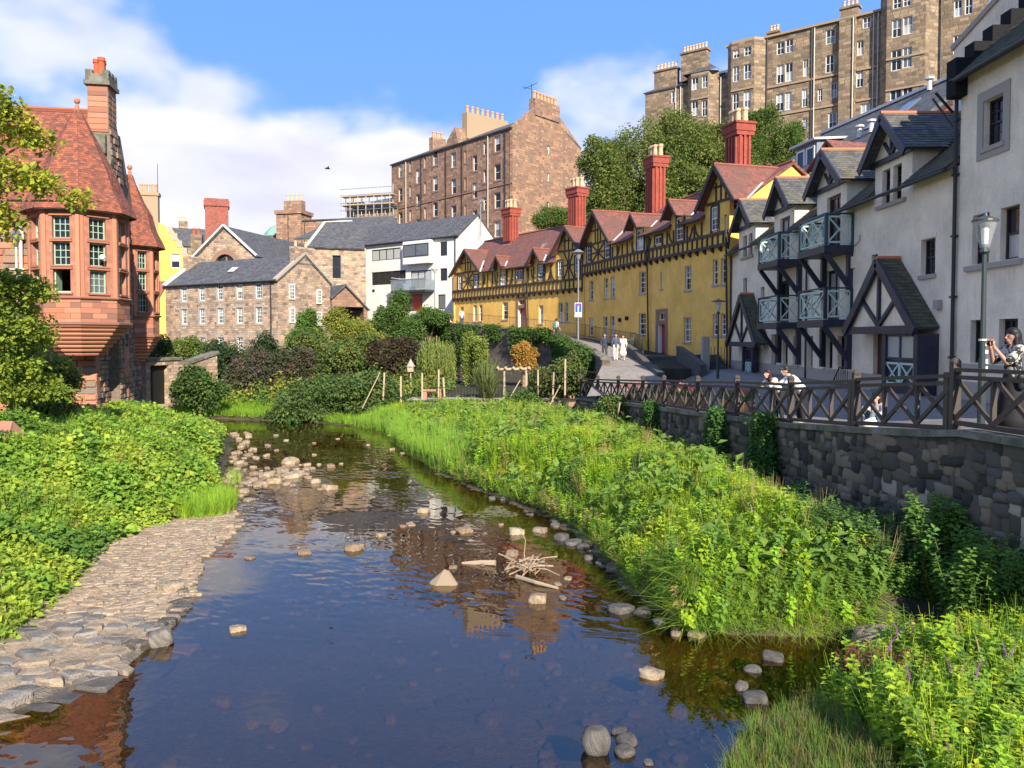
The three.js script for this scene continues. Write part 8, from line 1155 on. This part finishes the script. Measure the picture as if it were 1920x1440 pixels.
  // roadworks sign, grit bin, planters
  const rw = thing('roadworks_sign', 'red bordered triangular warning sign at the top of lane', 'road sign', [-6.6, 6.6, -83.2], 0.3); part(rw, 'frame', new MB().prism([[-0.55, 6.65], [0.55, 6.65], [0, 7.65]], 0.02, 0.06, [[[-0.36, 6.76], [0.36, 6.76], [0, 7.42]]]), plain(0.6, 0.03, 0.03, 0.5)); part(rw, 'face', new MB().prism([[-0.36, 6.76], [0.36, 6.76], [0, 7.42]], 0.0, 0.03), M.whitePaint); part(rw, 'leg', new MB().bar([-0.4, 6.6, -0.4], [0, 7.5, 0], 0.05, 0.05), M.iron);
  const bin = thing('grit_bin', 'small yellow grit bin against the yellow terrace', 'bin', [10.2, 4.3, -58.5], 1.3); part(bin, 'body', box(-0.35, 0.35, 4.3, 4.9, -0.25, 0.25), plain(0.75, 0.46, 0.02, 0.5)); part(bin, 'lid', new MB().hexa([[-0.38, 4.901, 0.28], [0.38, 4.901, 0.28], [0.38, 4.901, -0.28], [-0.38, 4.901, -0.28]], [[-0.36, 5.0, 0.26], [0.36, 5.0, 0.26], [0.36, 5.12, -0.26], [-0.36, 5.12, -0.26]]), plain(0.8, 0.5, 0.03, 0.45));
  const cols = [[0.62, 0.12, 0.20], [0.62, 0.30, 0.34], [0.66, 0.10, 0.10], [0.70, 0.42, 0.42]], hue = ['crimson', 'rose pink', 'bright red', 'pale pink'];
  for (let k = 0; k < 11; k++) { const d = 44 - k * 1.55, x = fenceX(d) + 1.5 + 0.5 * R(), y = lerp(copeY(d) - 0.045, Math.max(copeY(d), 3.42), sstep(0.4, 0.85, (x - fenceX(d) - 0.5) / (13.25 - fenceX(d)))) - 0.02, t = thing('flower_pot', `terracotta pot of ${hue[k % 4]} bedding flowers along the terrace`, 'flower pot', [x, y, -d], 0, 'flower pots on the terrace'); part(t, 'pot', new MB().lathe([[0.2, y], [0.3, y + 0.38], [0.33, y + 0.38], [0.33, y + 0.45], [0.26, y + 0.45], [0.0, y + 0.42]], 10), M.potClay); const lf = [], fl = []; for (let i = 0; i < 26; i++) lf.push([(R() - 0.5) * 0.5, 0.5 + 0.25 * R(), (R() - 0.5) * 0.5, 0.6, R() * 6, R(), R(), tint(R, MG, 0.3, 0.3)]); for (let i = 0; i < 30; i++) fl.push([(R() - 0.5) * 0.75, 0.6 + 0.3 * R(), (R() - 0.5) * 0.75, 1.0, R() * 6, R(), R(), tint(R, cols[k % 4], 0.3, 0.1)]); copies(t, 'leaves', G.bramble, LM, lf); copies(t, 'flowers', G.spike, LM, fl); }
  const wf2 = thing('flower_ball', 'round planter of pale flowers at the stair parapet', 'planter', [8.7, 4.5, -57.5]), fi = []; for (let i = 0; i < 60; i++) { const d = rdir(R); fi.push([d.x * 0.3, 0.3 + d.y * 0.3, d.z * 0.3, 0.6, R() * 6, R(), R(), tint(R, R() < 0.6 ? [0.7, 0.68, 0.45] : MG, 0.3, 0.1)]); } copies(wf2, 'flowers', G.bramble, LM, fi); part(wf2, 'bowl', new MB().lathe([[0.1, 4.4], [0.25, 4.6], [0.27, 4.72], [0, 4.7]], 10), M.potClay);
  // left bank: railing, pier, red garden wall
  const pr = thing('stone_pier', 'red sandstone pier with sloped cap at the left bank edge', 'pier', [-15.05, 1.2, -23], 0.2); part(pr, 'shaft', box(-0.45, 0.45, 0.8, 2.35, -0.4, 0.4), M.sandstones[3]); part(pr, 'cap', new MB().hexa([[-0.58, 2.351, 0.5], [0.58, 2.351, 0.5], [0.58, 2.351, -0.5], [-0.58, 2.351, -0.5]], [[-0.5, 2.55, 0.42], [0.5, 2.55, 0.42], [0.3, 2.75, -0.3], [-0.3, 2.75, -0.3]]), M.sandstones[4]);
  const rg = thing('bank_railing', 'black iron railing above the left bank', 'railing', [-15, 1.8, -22]); for (let k = 0; k < 14; k++) part(rg, 'bar', new MB().cyl([-1.2 + k * 0.16, 1.8, k * 0.04], [-1.2 + k * 0.16, 3.3, k * 0.04], 0.018, 0.018, 5), M.iron); for (const y of [2.0, 3.2]) part(rg, 'rail', new MB().bar([-1.3, y, 0], [1.0, y, 0.55], 0.04, 0.04), M.iron);
  const rb = thing('red_parapet', 'low red sandstone parapet below red hall turret', 'wall', [-21.2, 0.8, -36.5], 0.5); for (let k = 0; k < 4; k++) part(rb, 'block', box(-1.6 + k * 0.8, -1.6 + k * 0.8 + 0.78, 0.8, 2.0 - k * 0.06, -0.3, 0.3), pick(M.sandstones, R)); part(rb, 'coping', new MB().bar([-1.7, 2.12, 0], [1.7, 1.95, 0], 0.75, 0.2), M.sandstones[3]);
  // bird
  const b = thing('gull', 'small dark bird gliding in front of the clouds', 'bird', [-13.9, 18.0, -60], 0.4); part(b, 'body', new MB().lathe([[0, -0.2], [0.05, -0.12], [0.075, 0], [0.06, 0.12], [0.03, 0.2], [0, 0.24]], 8), M.iron, { at: [0, 18, 0], rot: [0, 0, Math.PI / 2] }); for (const s of [-1, 1]) part(b, 'wing', new MB().tri([-0.08, 18.02, 0], [0.1, 18.02, 0], [0.03, 18.16, s * 0.28]).tri([0.1, 18.02, 0], [0.0, 18.1, s * 0.5], [0.03, 18.16, s * 0.28]), M.iron); part(b, 'tail', new MB().tri([0.2, 18, 0], [0.34, 18.01, 0.06], [0.34, 18.01, -0.06]), M.iron);
}
// ================================================================ people
function sdfMesh(f, lo, hi, res) {
  const mc = new MarchingCubes(res, new THREE.MeshBasicMaterial(), false, false, 60000); mc.isolation = 0; const h = res / 2, s = [0, 1, 2].map((k) => (hi[k] - lo[k]) / 2), c = [0, 1, 2].map((k) => (hi[k] + lo[k]) / 2);
  for (let z = 0; z < res; z++) for (let y = 0; y < res; y++) for (let x = 0; x < res; x++) mc.field[x + y * res + z * res * res] = -f(c[0] + (x - h) / h * s[0], c[1] + (y - h) / h * s[1], c[2] + (z - h) / h * s[2]);
  mc.update(); const n = mc.count, P = new Float32Array(n * 3); for (let i = 0; i < n; i++) for (let k = 0; k < 3; k++) P[i * 3 + k] = c[k] + mc.positionArray[i * 3 + k] * s[k];
  let g = new THREE.BufferGeometry(); g.setAttribute('position', new THREE.BufferAttribute(P, 3)); g = mergeVertices(g, 1e-4); g.computeVertexNormals(); return g;
}
/** distance to a set of tapered capsules [a, b, ra, rb, flatten z], joined smoothly */
const field = (bones, k = 0.03) => (x, y, z) => {
  let d = 9; for (const [a, b, ra, rb, fl = 1] of bones) { const bx = b[0] - a[0], by = b[1] - a[1], bz = (b[2] - a[2]) * fl, px = x - a[0], py = y - a[1], pz = (z - a[2]) * fl, t = clamp((px * bx + py * by + pz * bz) / (bx * bx + by * by + bz * bz + 1e-9)), e = Math.hypot(px - bx * t, py - by * t, pz - bz * t) - lerp(ra, rb, t), h = clamp(0.5 + 0.5 * (d - e) / k); d = lerp(d, e, h) - k * h * (1 - h); }
  return d;
};
const boundsOf = (bones, m = 0.05) => { const lo = [9, 9, 9], hi = [-9, -9, -9]; for (const [a, b, ra, rb] of bones) for (const [p, r] of [[a, ra], [b, rb]]) for (let k = 0; k < 3; k++) { lo[k] = Math.min(lo[k], p[k] - r - m); hi[k] = Math.max(hi[k], p[k] + r + m); } return [lo, hi]; };
function blob(bones, res, k) { const [lo, hi] = boundsOf(bones); return sdfMesh(field(bones, k), lo, hi, res); }
/** joints in metres for a 1.7 m figure facing +z; J overrides single joints */
function person(label, at, turn, scale, J, W, res = 40) {
  const j = { pelvis: [0, 0.93, 0], chest: [0, 1.24, 0], neck: [0, 1.45, 0], head: [0, 1.60, 0.02], sL: [0.18, 1.39, 0], sR: [-0.18, 1.39, 0], eL: [0.24, 1.12, -0.02], eR: [-0.24, 1.12, -0.02], wL: [0.25, 0.87, 0.06], wR: [-0.25, 0.87, 0.06], hL: [0.09, 0.9, 0], hR: [-0.09, 0.9, 0], kL: [0.1, 0.49, 0.03], kR: [-0.1, 0.49, 0.03], aL: [0.1, 0.08, 0], aR: [-0.1, 0.08, 0], ...J };
  const t = thing('person', label, 'person', at, turn, undefined); t.scale.setScalar(scale); baseOf.delete(t);
  const foot = (a, s) => { const d = W.footDir || [0, 0, 1]; return [a, [a[0] + d[0] * 0.15, a[1] - 0.045, a[2] + d[2] * 0.15], 0.045, 0.035]; };
  const add = (p, q, k) => q.map((v, i) => v + (p[i] - v) * k), hd = j.head, look = W.look || [0, 0, 1], up = [0, 1, 0], side = [look[2], 0, -look[0]];
  const H = (a, b, c) => [hd[0] + look[0] * a + side[0] * c, hd[1] + b, hd[2] + look[2] * a + side[2] * c];
  const hand = (w, e) => { const d = V(w[0] - e[0], w[1] - e[1], w[2] - e[2]).normalize(); if (W.handDir) d.set(...W.handDir); const s = Math.abs(d.y) > 0.8 ? V(0, 0, 1) : V(0, 1, 0).cross(d).normalize(), n = d.clone().cross(s), P = (a, b, c) => [w[0] + d.x * a + s.x * b + n.x * c, w[1] + d.y * a + s.y * b + n.y * c, w[2] + d.z * a + s.z * b + n.z * c]; const out = [[P(0, 0, 0), P(0.075, 0, 0), 0.022, 0.030]]; [-0.028, -0.009, 0.010, 0.028].forEach((b, i) => { const l = [0.055, 0.068, 0.063, 0.05][i]; out.push([P(0.085, b, 0), P(0.085 + l * 0.55, b * 1.1, 0.008), 0.0095, 0.009], [P(0.085 + l * 0.55, b * 1.1, 0.008), P(0.085 + l, b * 1.1, 0.024), 0.009, 0.0075]); }); out.push([P(0.02, 0.026, 0), P(0.06, 0.055, 0.012), 0.012, 0.010], [P(0.06, 0.055, 0.012), P(0.09, 0.058, 0.02), 0.010, 0.008]); return out; };
  const skin = [[j.neck, H(-0.01, -0.07, 0), 0.052, 0.05], [H(-0.015, 0.04, 0), H(0.0, 0.0, 0), 0.095, 0.088], [H(0.035, -0.07, 0), H(0.04, -0.09, 0), 0.05, 0.042], [H(0.085, 0.02, 0), H(0.112, -0.02, 0), 0.014, 0.018], [H(0.085, -0.06, -0.018), H(0.085, -0.06, 0.018), 0.016, 0.016], [H(0, 0, 0.088), H(-0.01, -0.025, 0.09), 0.02, 0.016], [H(0, 0, -0.088), H(-0.01, -0.025, -0.09), 0.02, 0.016],
    [j.chest, j.neck, 0.09, 0.055], [j.pelvis, j.chest, 0.10, 0.11, 1.3], ...[['sL', 'eL', 'wL'], ['sR', 'eR', 'wR']].flatMap(([a, b, c]) => [[j[a], j[b], 0.050, 0.040], [j[b], j[c], 0.040, 0.028]]), ...[['hL', 'kL', 'aL'], ['hR', 'kR', 'aR']].flatMap(([a, b, c]) => [[j[a], j[b], 0.078, 0.052], [j[b], j[c], 0.050, 0.036]])];
  const mm = (c, r = 0.8, o = {}) => plain(...c, r, o), S = mm(W.skin || [0.50, 0.30, 0.21], 0.6), P = (n, g, m) => { const o = new THREE.Mesh(g, m); o.name = n; o.castShadow = o.receiveShadow = true; t.add(o); return o; };
  const parts = [blob(skin, res + 16, 0.02)]; for (const [w, e] of [['wL', 'eL'], ['wR', 'eR']]) parts.push(blob(hand(j[w], j[e]), Math.min(44, res), 0.006)); parts.forEach((g) => g.deleteAttribute('uv'));
  P('body', mergeGeometries(parts), S);
  for (const s of [-1, 1]) P('eye', new THREE.SphereGeometry(0.011, 8, 6).translate(...H(0.083, 0.015, s * 0.033)), mm([0.02, 0.015, 0.012], 0.2));
  const sl = W.sleeve ?? 0.6, armCloth = [['sL', 'eL', 'wL'], ['sR', 'eR', 'wR']].flatMap(([a, b, c]) => sl > 1 ? [[j[a], j[b], 0.068, 0.058], [j[b], add(j[b], j[c], 2 - sl), 0.058, 0.046]] : [[j[a], add(j[a], j[b], 1 - sl), 0.07, 0.072]]);
  const topBones = [[j.pelvis, j.chest, W.loose ? 0.155 : 0.135, 0.15, 1.3], [j.chest, add(j.neck, j.chest, 0.45), 0.145, 0.08, 1.2], [j.sL, j.sR, 0.075, 0.075], ...armCloth]; P('top', blob(topBones, res + 8, 0.04), W.topMat || mm(W.top));
  if (W.skirt) { const hem = W.skirt; P('skirt', blob([[[j.pelvis[0], j.pelvis[1] + 0.06, j.pelvis[2]], [j.pelvis[0], hem + 0.06, j.pelvis[2]], 0.135, W.flare || 0.24, 1.05]], res, 0.03), mm(W.bottom)); }
  else P('trousers', blob([[[j.hL[0], j.hL[1] + 0.05, j.hL[2]], [j.hR[0], j.hR[1] + 0.05, j.hR[2]], 0.10, 0.10], ...[['hL', 'kL', 'aL'], ['hR', 'kR', 'aR']].flatMap(([a, b, c]) => [[j[a], j[b], 0.095, 0.072], [j[b], add(j[b], j[c], 0.06), 0.07, 0.062]])], res + 8, 0.03), mm(W.bottom));
  P('shoes', blob([foot(j.aL), foot(j.aR)], res, 0.01), mm(W.shoes || [0.5, 0.5, 0.48]));
  const hair = [[H(-0.03, 0.065, 0), H(-0.045, 0.02, 0), 0.100, 0.098], [H(0.0, 0.085, 0.03), H(0.0, 0.085, -0.03), 0.07, 0.07]]; if (W.longHair) hair.push([H(-0.06, 0.02, 0), H(-0.09, -0.12, 0), 0.092, 0.085], [H(-0.09, -0.12, 0), H(-0.10, -0.12 - W.longHair, 0), 0.085, 0.055], [H(-0.02, 0, 0.075), H(-0.03, -0.16, 0.08), 0.04, 0.035], [H(-0.02, 0, -0.075), H(-0.03, -0.16, -0.08), 0.04, 0.035]);
  P('hair', blob(hair, res, 0.03), mm(W.hair || [0.015, 0.011, 0.009], 0.6));
  if (W.cap) { P('cap', blob([[H(-0.01, 0.085, 0), H(-0.02, 0.055, 0), 0.088, 0.106], [H(0.06, 0.075, 0.03), H(0.14, 0.06, 0.03), 0.03, 0.02], [H(0.06, 0.075, -0.03), H(0.14, 0.06, -0.03), 0.03, 0.02]], res, 0.02), mm(W.cap)); }
  if (W.pack) P('backpack', blob([[[0, 1.32, -0.2], [0, 1.02, -0.22], 0.13, 0.15]], res, 0.02), mm(W.pack));
  return t;
}
{
  const floral = std({ map: scaled(dataTex(128, (u, v) => { const a = fbm(u * 9, v * 9, 4, 5, 9), k = a > 0.55 ? 0.10 : a > 0.49 ? 0.35 : 0.72; return [k, k * 0.97, k * 0.92]; }), 0.4), roughness: 0.85 });
  const proj = (m) => { const t = m.children.find((c) => c.name === 'top'), p = t.geometry.attributes.position, u = new Float32Array(p.count * 2); for (let i = 0; i < p.count; i++) { u[2 * i] = p.getX(i) + p.getZ(i) * 1.1; u[2 * i + 1] = p.getY(i); } t.geometry.setAttribute('uv', new THREE.BufferAttribute(u, 2)); };
  // woman photographing the river: faces -x
  const w = person('woman in floral top and long black skirt holding up a phone', [8.98, 3.56, -14.15], -Math.PI / 2, 1.04, { eL: [0.2, 1.16, 0.22], wL: [0.06, 1.42, 0.36], eR: [-0.2, 1.16, 0.22], wR: [-0.05, 1.42, 0.36] }, { topMat: floral, bottom: [0.010, 0.010, 0.011], skirt: 0.12, flare: 0.27, longHair: 0.26, hair: [0.012, 0.010, 0.014], skin: [0.46, 0.25, 0.17], sleeve: 0.85, loose: 1, handDir: [0, 0.95, 0.3], shoes: [0.02, 0.02, 0.02] }, 56); proj(w);
  const ph = thing('smartphone', 'dark smartphone held up by woman in floral top', 'phone', [8.55, 5.12, -14.13]); part(ph, 'case', box(-0.006, 0.006, 5.07, 5.16, -0.085, 0.085), M.iron); part(ph, 'screen', box(0.0062, 0.007, 5.075, 5.155, -0.078, 0.078), M.glassGrey);
  const bag = thing('shoulder_bag', 'small black shoulder bag with strap hanging beside woman in floral top', 'bag', [9.0, 4.35, -13.92]); part(bag, 'pouch', blob([[[0, 0, 0], [0.0, 0.16, 0], 0.07, 0.08, 1.6]], 24, 0.02), M.iron, { at: [0, 4.35, 0] }); part(bag, 'strap', new MB().tube([[-0.02, 4.5, 0.0], [-0.1, 4.85, -0.1], [-0.1, 5.06, -0.28], [0.06, 5.06, -0.32]], 0.012, 0.012, 5), M.iron);
  // couple leaning on the rail, facing the river
  const lean = { pelvis: [0, 0.92, -0.28], chest: [0, 1.17, -0.05], neck: [0, 1.34, 0.10], head: [0, 1.46, 0.20], sL: [0.18, 1.28, 0.05], sR: [-0.18, 1.28, 0.05], eL: [0.2, 1.10, 0.25], eR: [-0.2, 1.10, 0.25], wL: [0.06, 1.13, 0.46], wR: [-0.08, 1.13, 0.46], hL: [0.09, 0.89, -0.28], hR: [-0.09, 0.89, -0.28], kL: [0.1, 0.48, -0.22], kR: [-0.1, 0.48, -0.2], aL: [0.1, 0.08, -0.3], aR: [-0.1, 0.08, -0.25] };
  person('man in white T-shirt and dark cap leaning on the fence rail', [8.02, 2.76, -22.55], -Math.PI / 2, 1.03, lean, { top: [0.82, 0.82, 0.82], bottom: [0.013, 0.013, 0.015], cap: [0.03, 0.035, 0.045], sleeve: 0.9, loose: 1, skin: [0.52, 0.31, 0.22], shoes: [0.75, 0.75, 0.75] }, 48);
  person('woman with dark wavy hair in pale top leaning on the fence beside man', [7.85, 2.72, -23.75], -Math.PI / 2 + 0.35, 0.96, lean, { top: [0.70, 0.68, 0.64], bottom: [0.02, 0.018, 0.02], longHair: 0.16, hair: [0.035, 0.012, 0.012], sleeve: 1.3, skin: [0.54, 0.34, 0.25] }, 48);
  // seated on the walkway
  person('person in jeans and white top sitting on the walkway paving', [8.75, 3.06, -18.8], -Math.PI / 2 + 0.5, 0.95, { pelvis: [0, 0.14, 0], chest: [0, 0.42, 0.02], neck: [0, 0.62, 0.06], head: [0, 0.77, 0.09], sL: [0.17, 0.57, 0.03], sR: [-0.17, 0.57, 0.03], eL: [0.24, 0.36, 0.14], eR: [-0.24, 0.36, 0.14], wL: [0.14, 0.42, 0.36], wR: [-0.12, 0.42, 0.36], hL: [0.1, 0.12, 0.02], hR: [-0.1, 0.12, 0.02], kL: [0.14, 0.5, 0.36], kR: [-0.14, 0.48, 0.38], aL: [0.12, 0.08, 0.5], aR: [-0.12, 0.08, 0.55] }, { top: [0.72, 0.62, 0.60], bottom: [0.13, 0.19, 0.24], hair: [0.02, 0.012, 0.01], longHair: 0.12, sleeve: 1.5, skin: [0.56, 0.36, 0.27] }, 44);
  solo('rucksack', blob([[[0, 0.13, 0], [0, 0.34, 0], 0.15, 0.13, 1.3], [[0, 0.12, 0.12], [0, 0.2, 0.12], 0.07, 0.07]], 30, 0.03), plain(0.03, 0.11, 0.10, 0.8), 'dark teal rucksack beside seated person', 'rucksack', null, [8.45, 3.06, -19.45]);
  solo('carrier_bag', blob([[[-0.1, 0.1, 0], [0.12, 0.1, 0], 0.13, 0.12], [[0, 0.2, 0], [0.05, 0.26, 0], 0.09, 0.03]], 30, 0.05), plain(0.78, 0.74, 0.76, 0.6), 'crumpled white carrier bag on the walkway by the seated person', 'bag', null, [8.3, 3.1, -18.15]);
  // walkers on the lane
  const walk = (s) => ({ kL: [0.1, 0.5, 0.12 * s], aL: [0.1, 0.08, 0.16 * s], kR: [-0.1, 0.49, -0.02 * s], aR: [-0.1, 0.10, -0.18 * s], wL: [0.25, 0.9, -0.1 * s], wR: [-0.25, 0.9, 0.14 * s] });
  person('walker in navy jacket with long dark hair on the lane', [6.0, 3.84, -51.2], 0.1, 0.97, walk(1), { top: [0.03, 0.035, 0.07], bottom: [0.04, 0.04, 0.05], longHair: 0.2, sleeve: 1.9, loose: 1 }, 36);
  person('walker in grey-blue sweater and cream trousers on the lane', [6.65, 3.8, -50.6], 0.0, 0.99, walk(-1), { top: [0.07, 0.08, 0.13], bottom: [0.68, 0.62, 0.52], sleeve: 1.9, loose: 1, shoes: [0.7, 0.7, 0.7] }, 36);
  person('walker in cream dress on the lane', [7.15, 3.8, -50.9], -0.15, 0.94, walk(1), { top: [0.72, 0.66, 0.56], bottom: [0.72, 0.66, 0.56], skirt: 0.42, flare: 0.26, longHair: 0.12, sleeve: 1.6, hair: [0.03, 0.015, 0.01] }, 36);
  person('walker with teal rucksack in pale shirt going up the lane', [3.75, 5.12, -66.8], 2.3, 1.0, walk(1), { top: [0.62, 0.60, 0.56], bottom: [0.03, 0.03, 0.035], pack: [0.03, 0.18, 0.17], sleeve: 0.7 }, 36);
  person('walker in white shirt and jeans near the top of lane', [-5.2, 6.45, -81.5], 0.4, 1.02, walk(-1), { top: [0.80, 0.78, 0.76], bottom: [0.05, 0.06, 0.10], sleeve: 0.8, loose: 1 }, 36);
}
renderer.render(scene, camera);
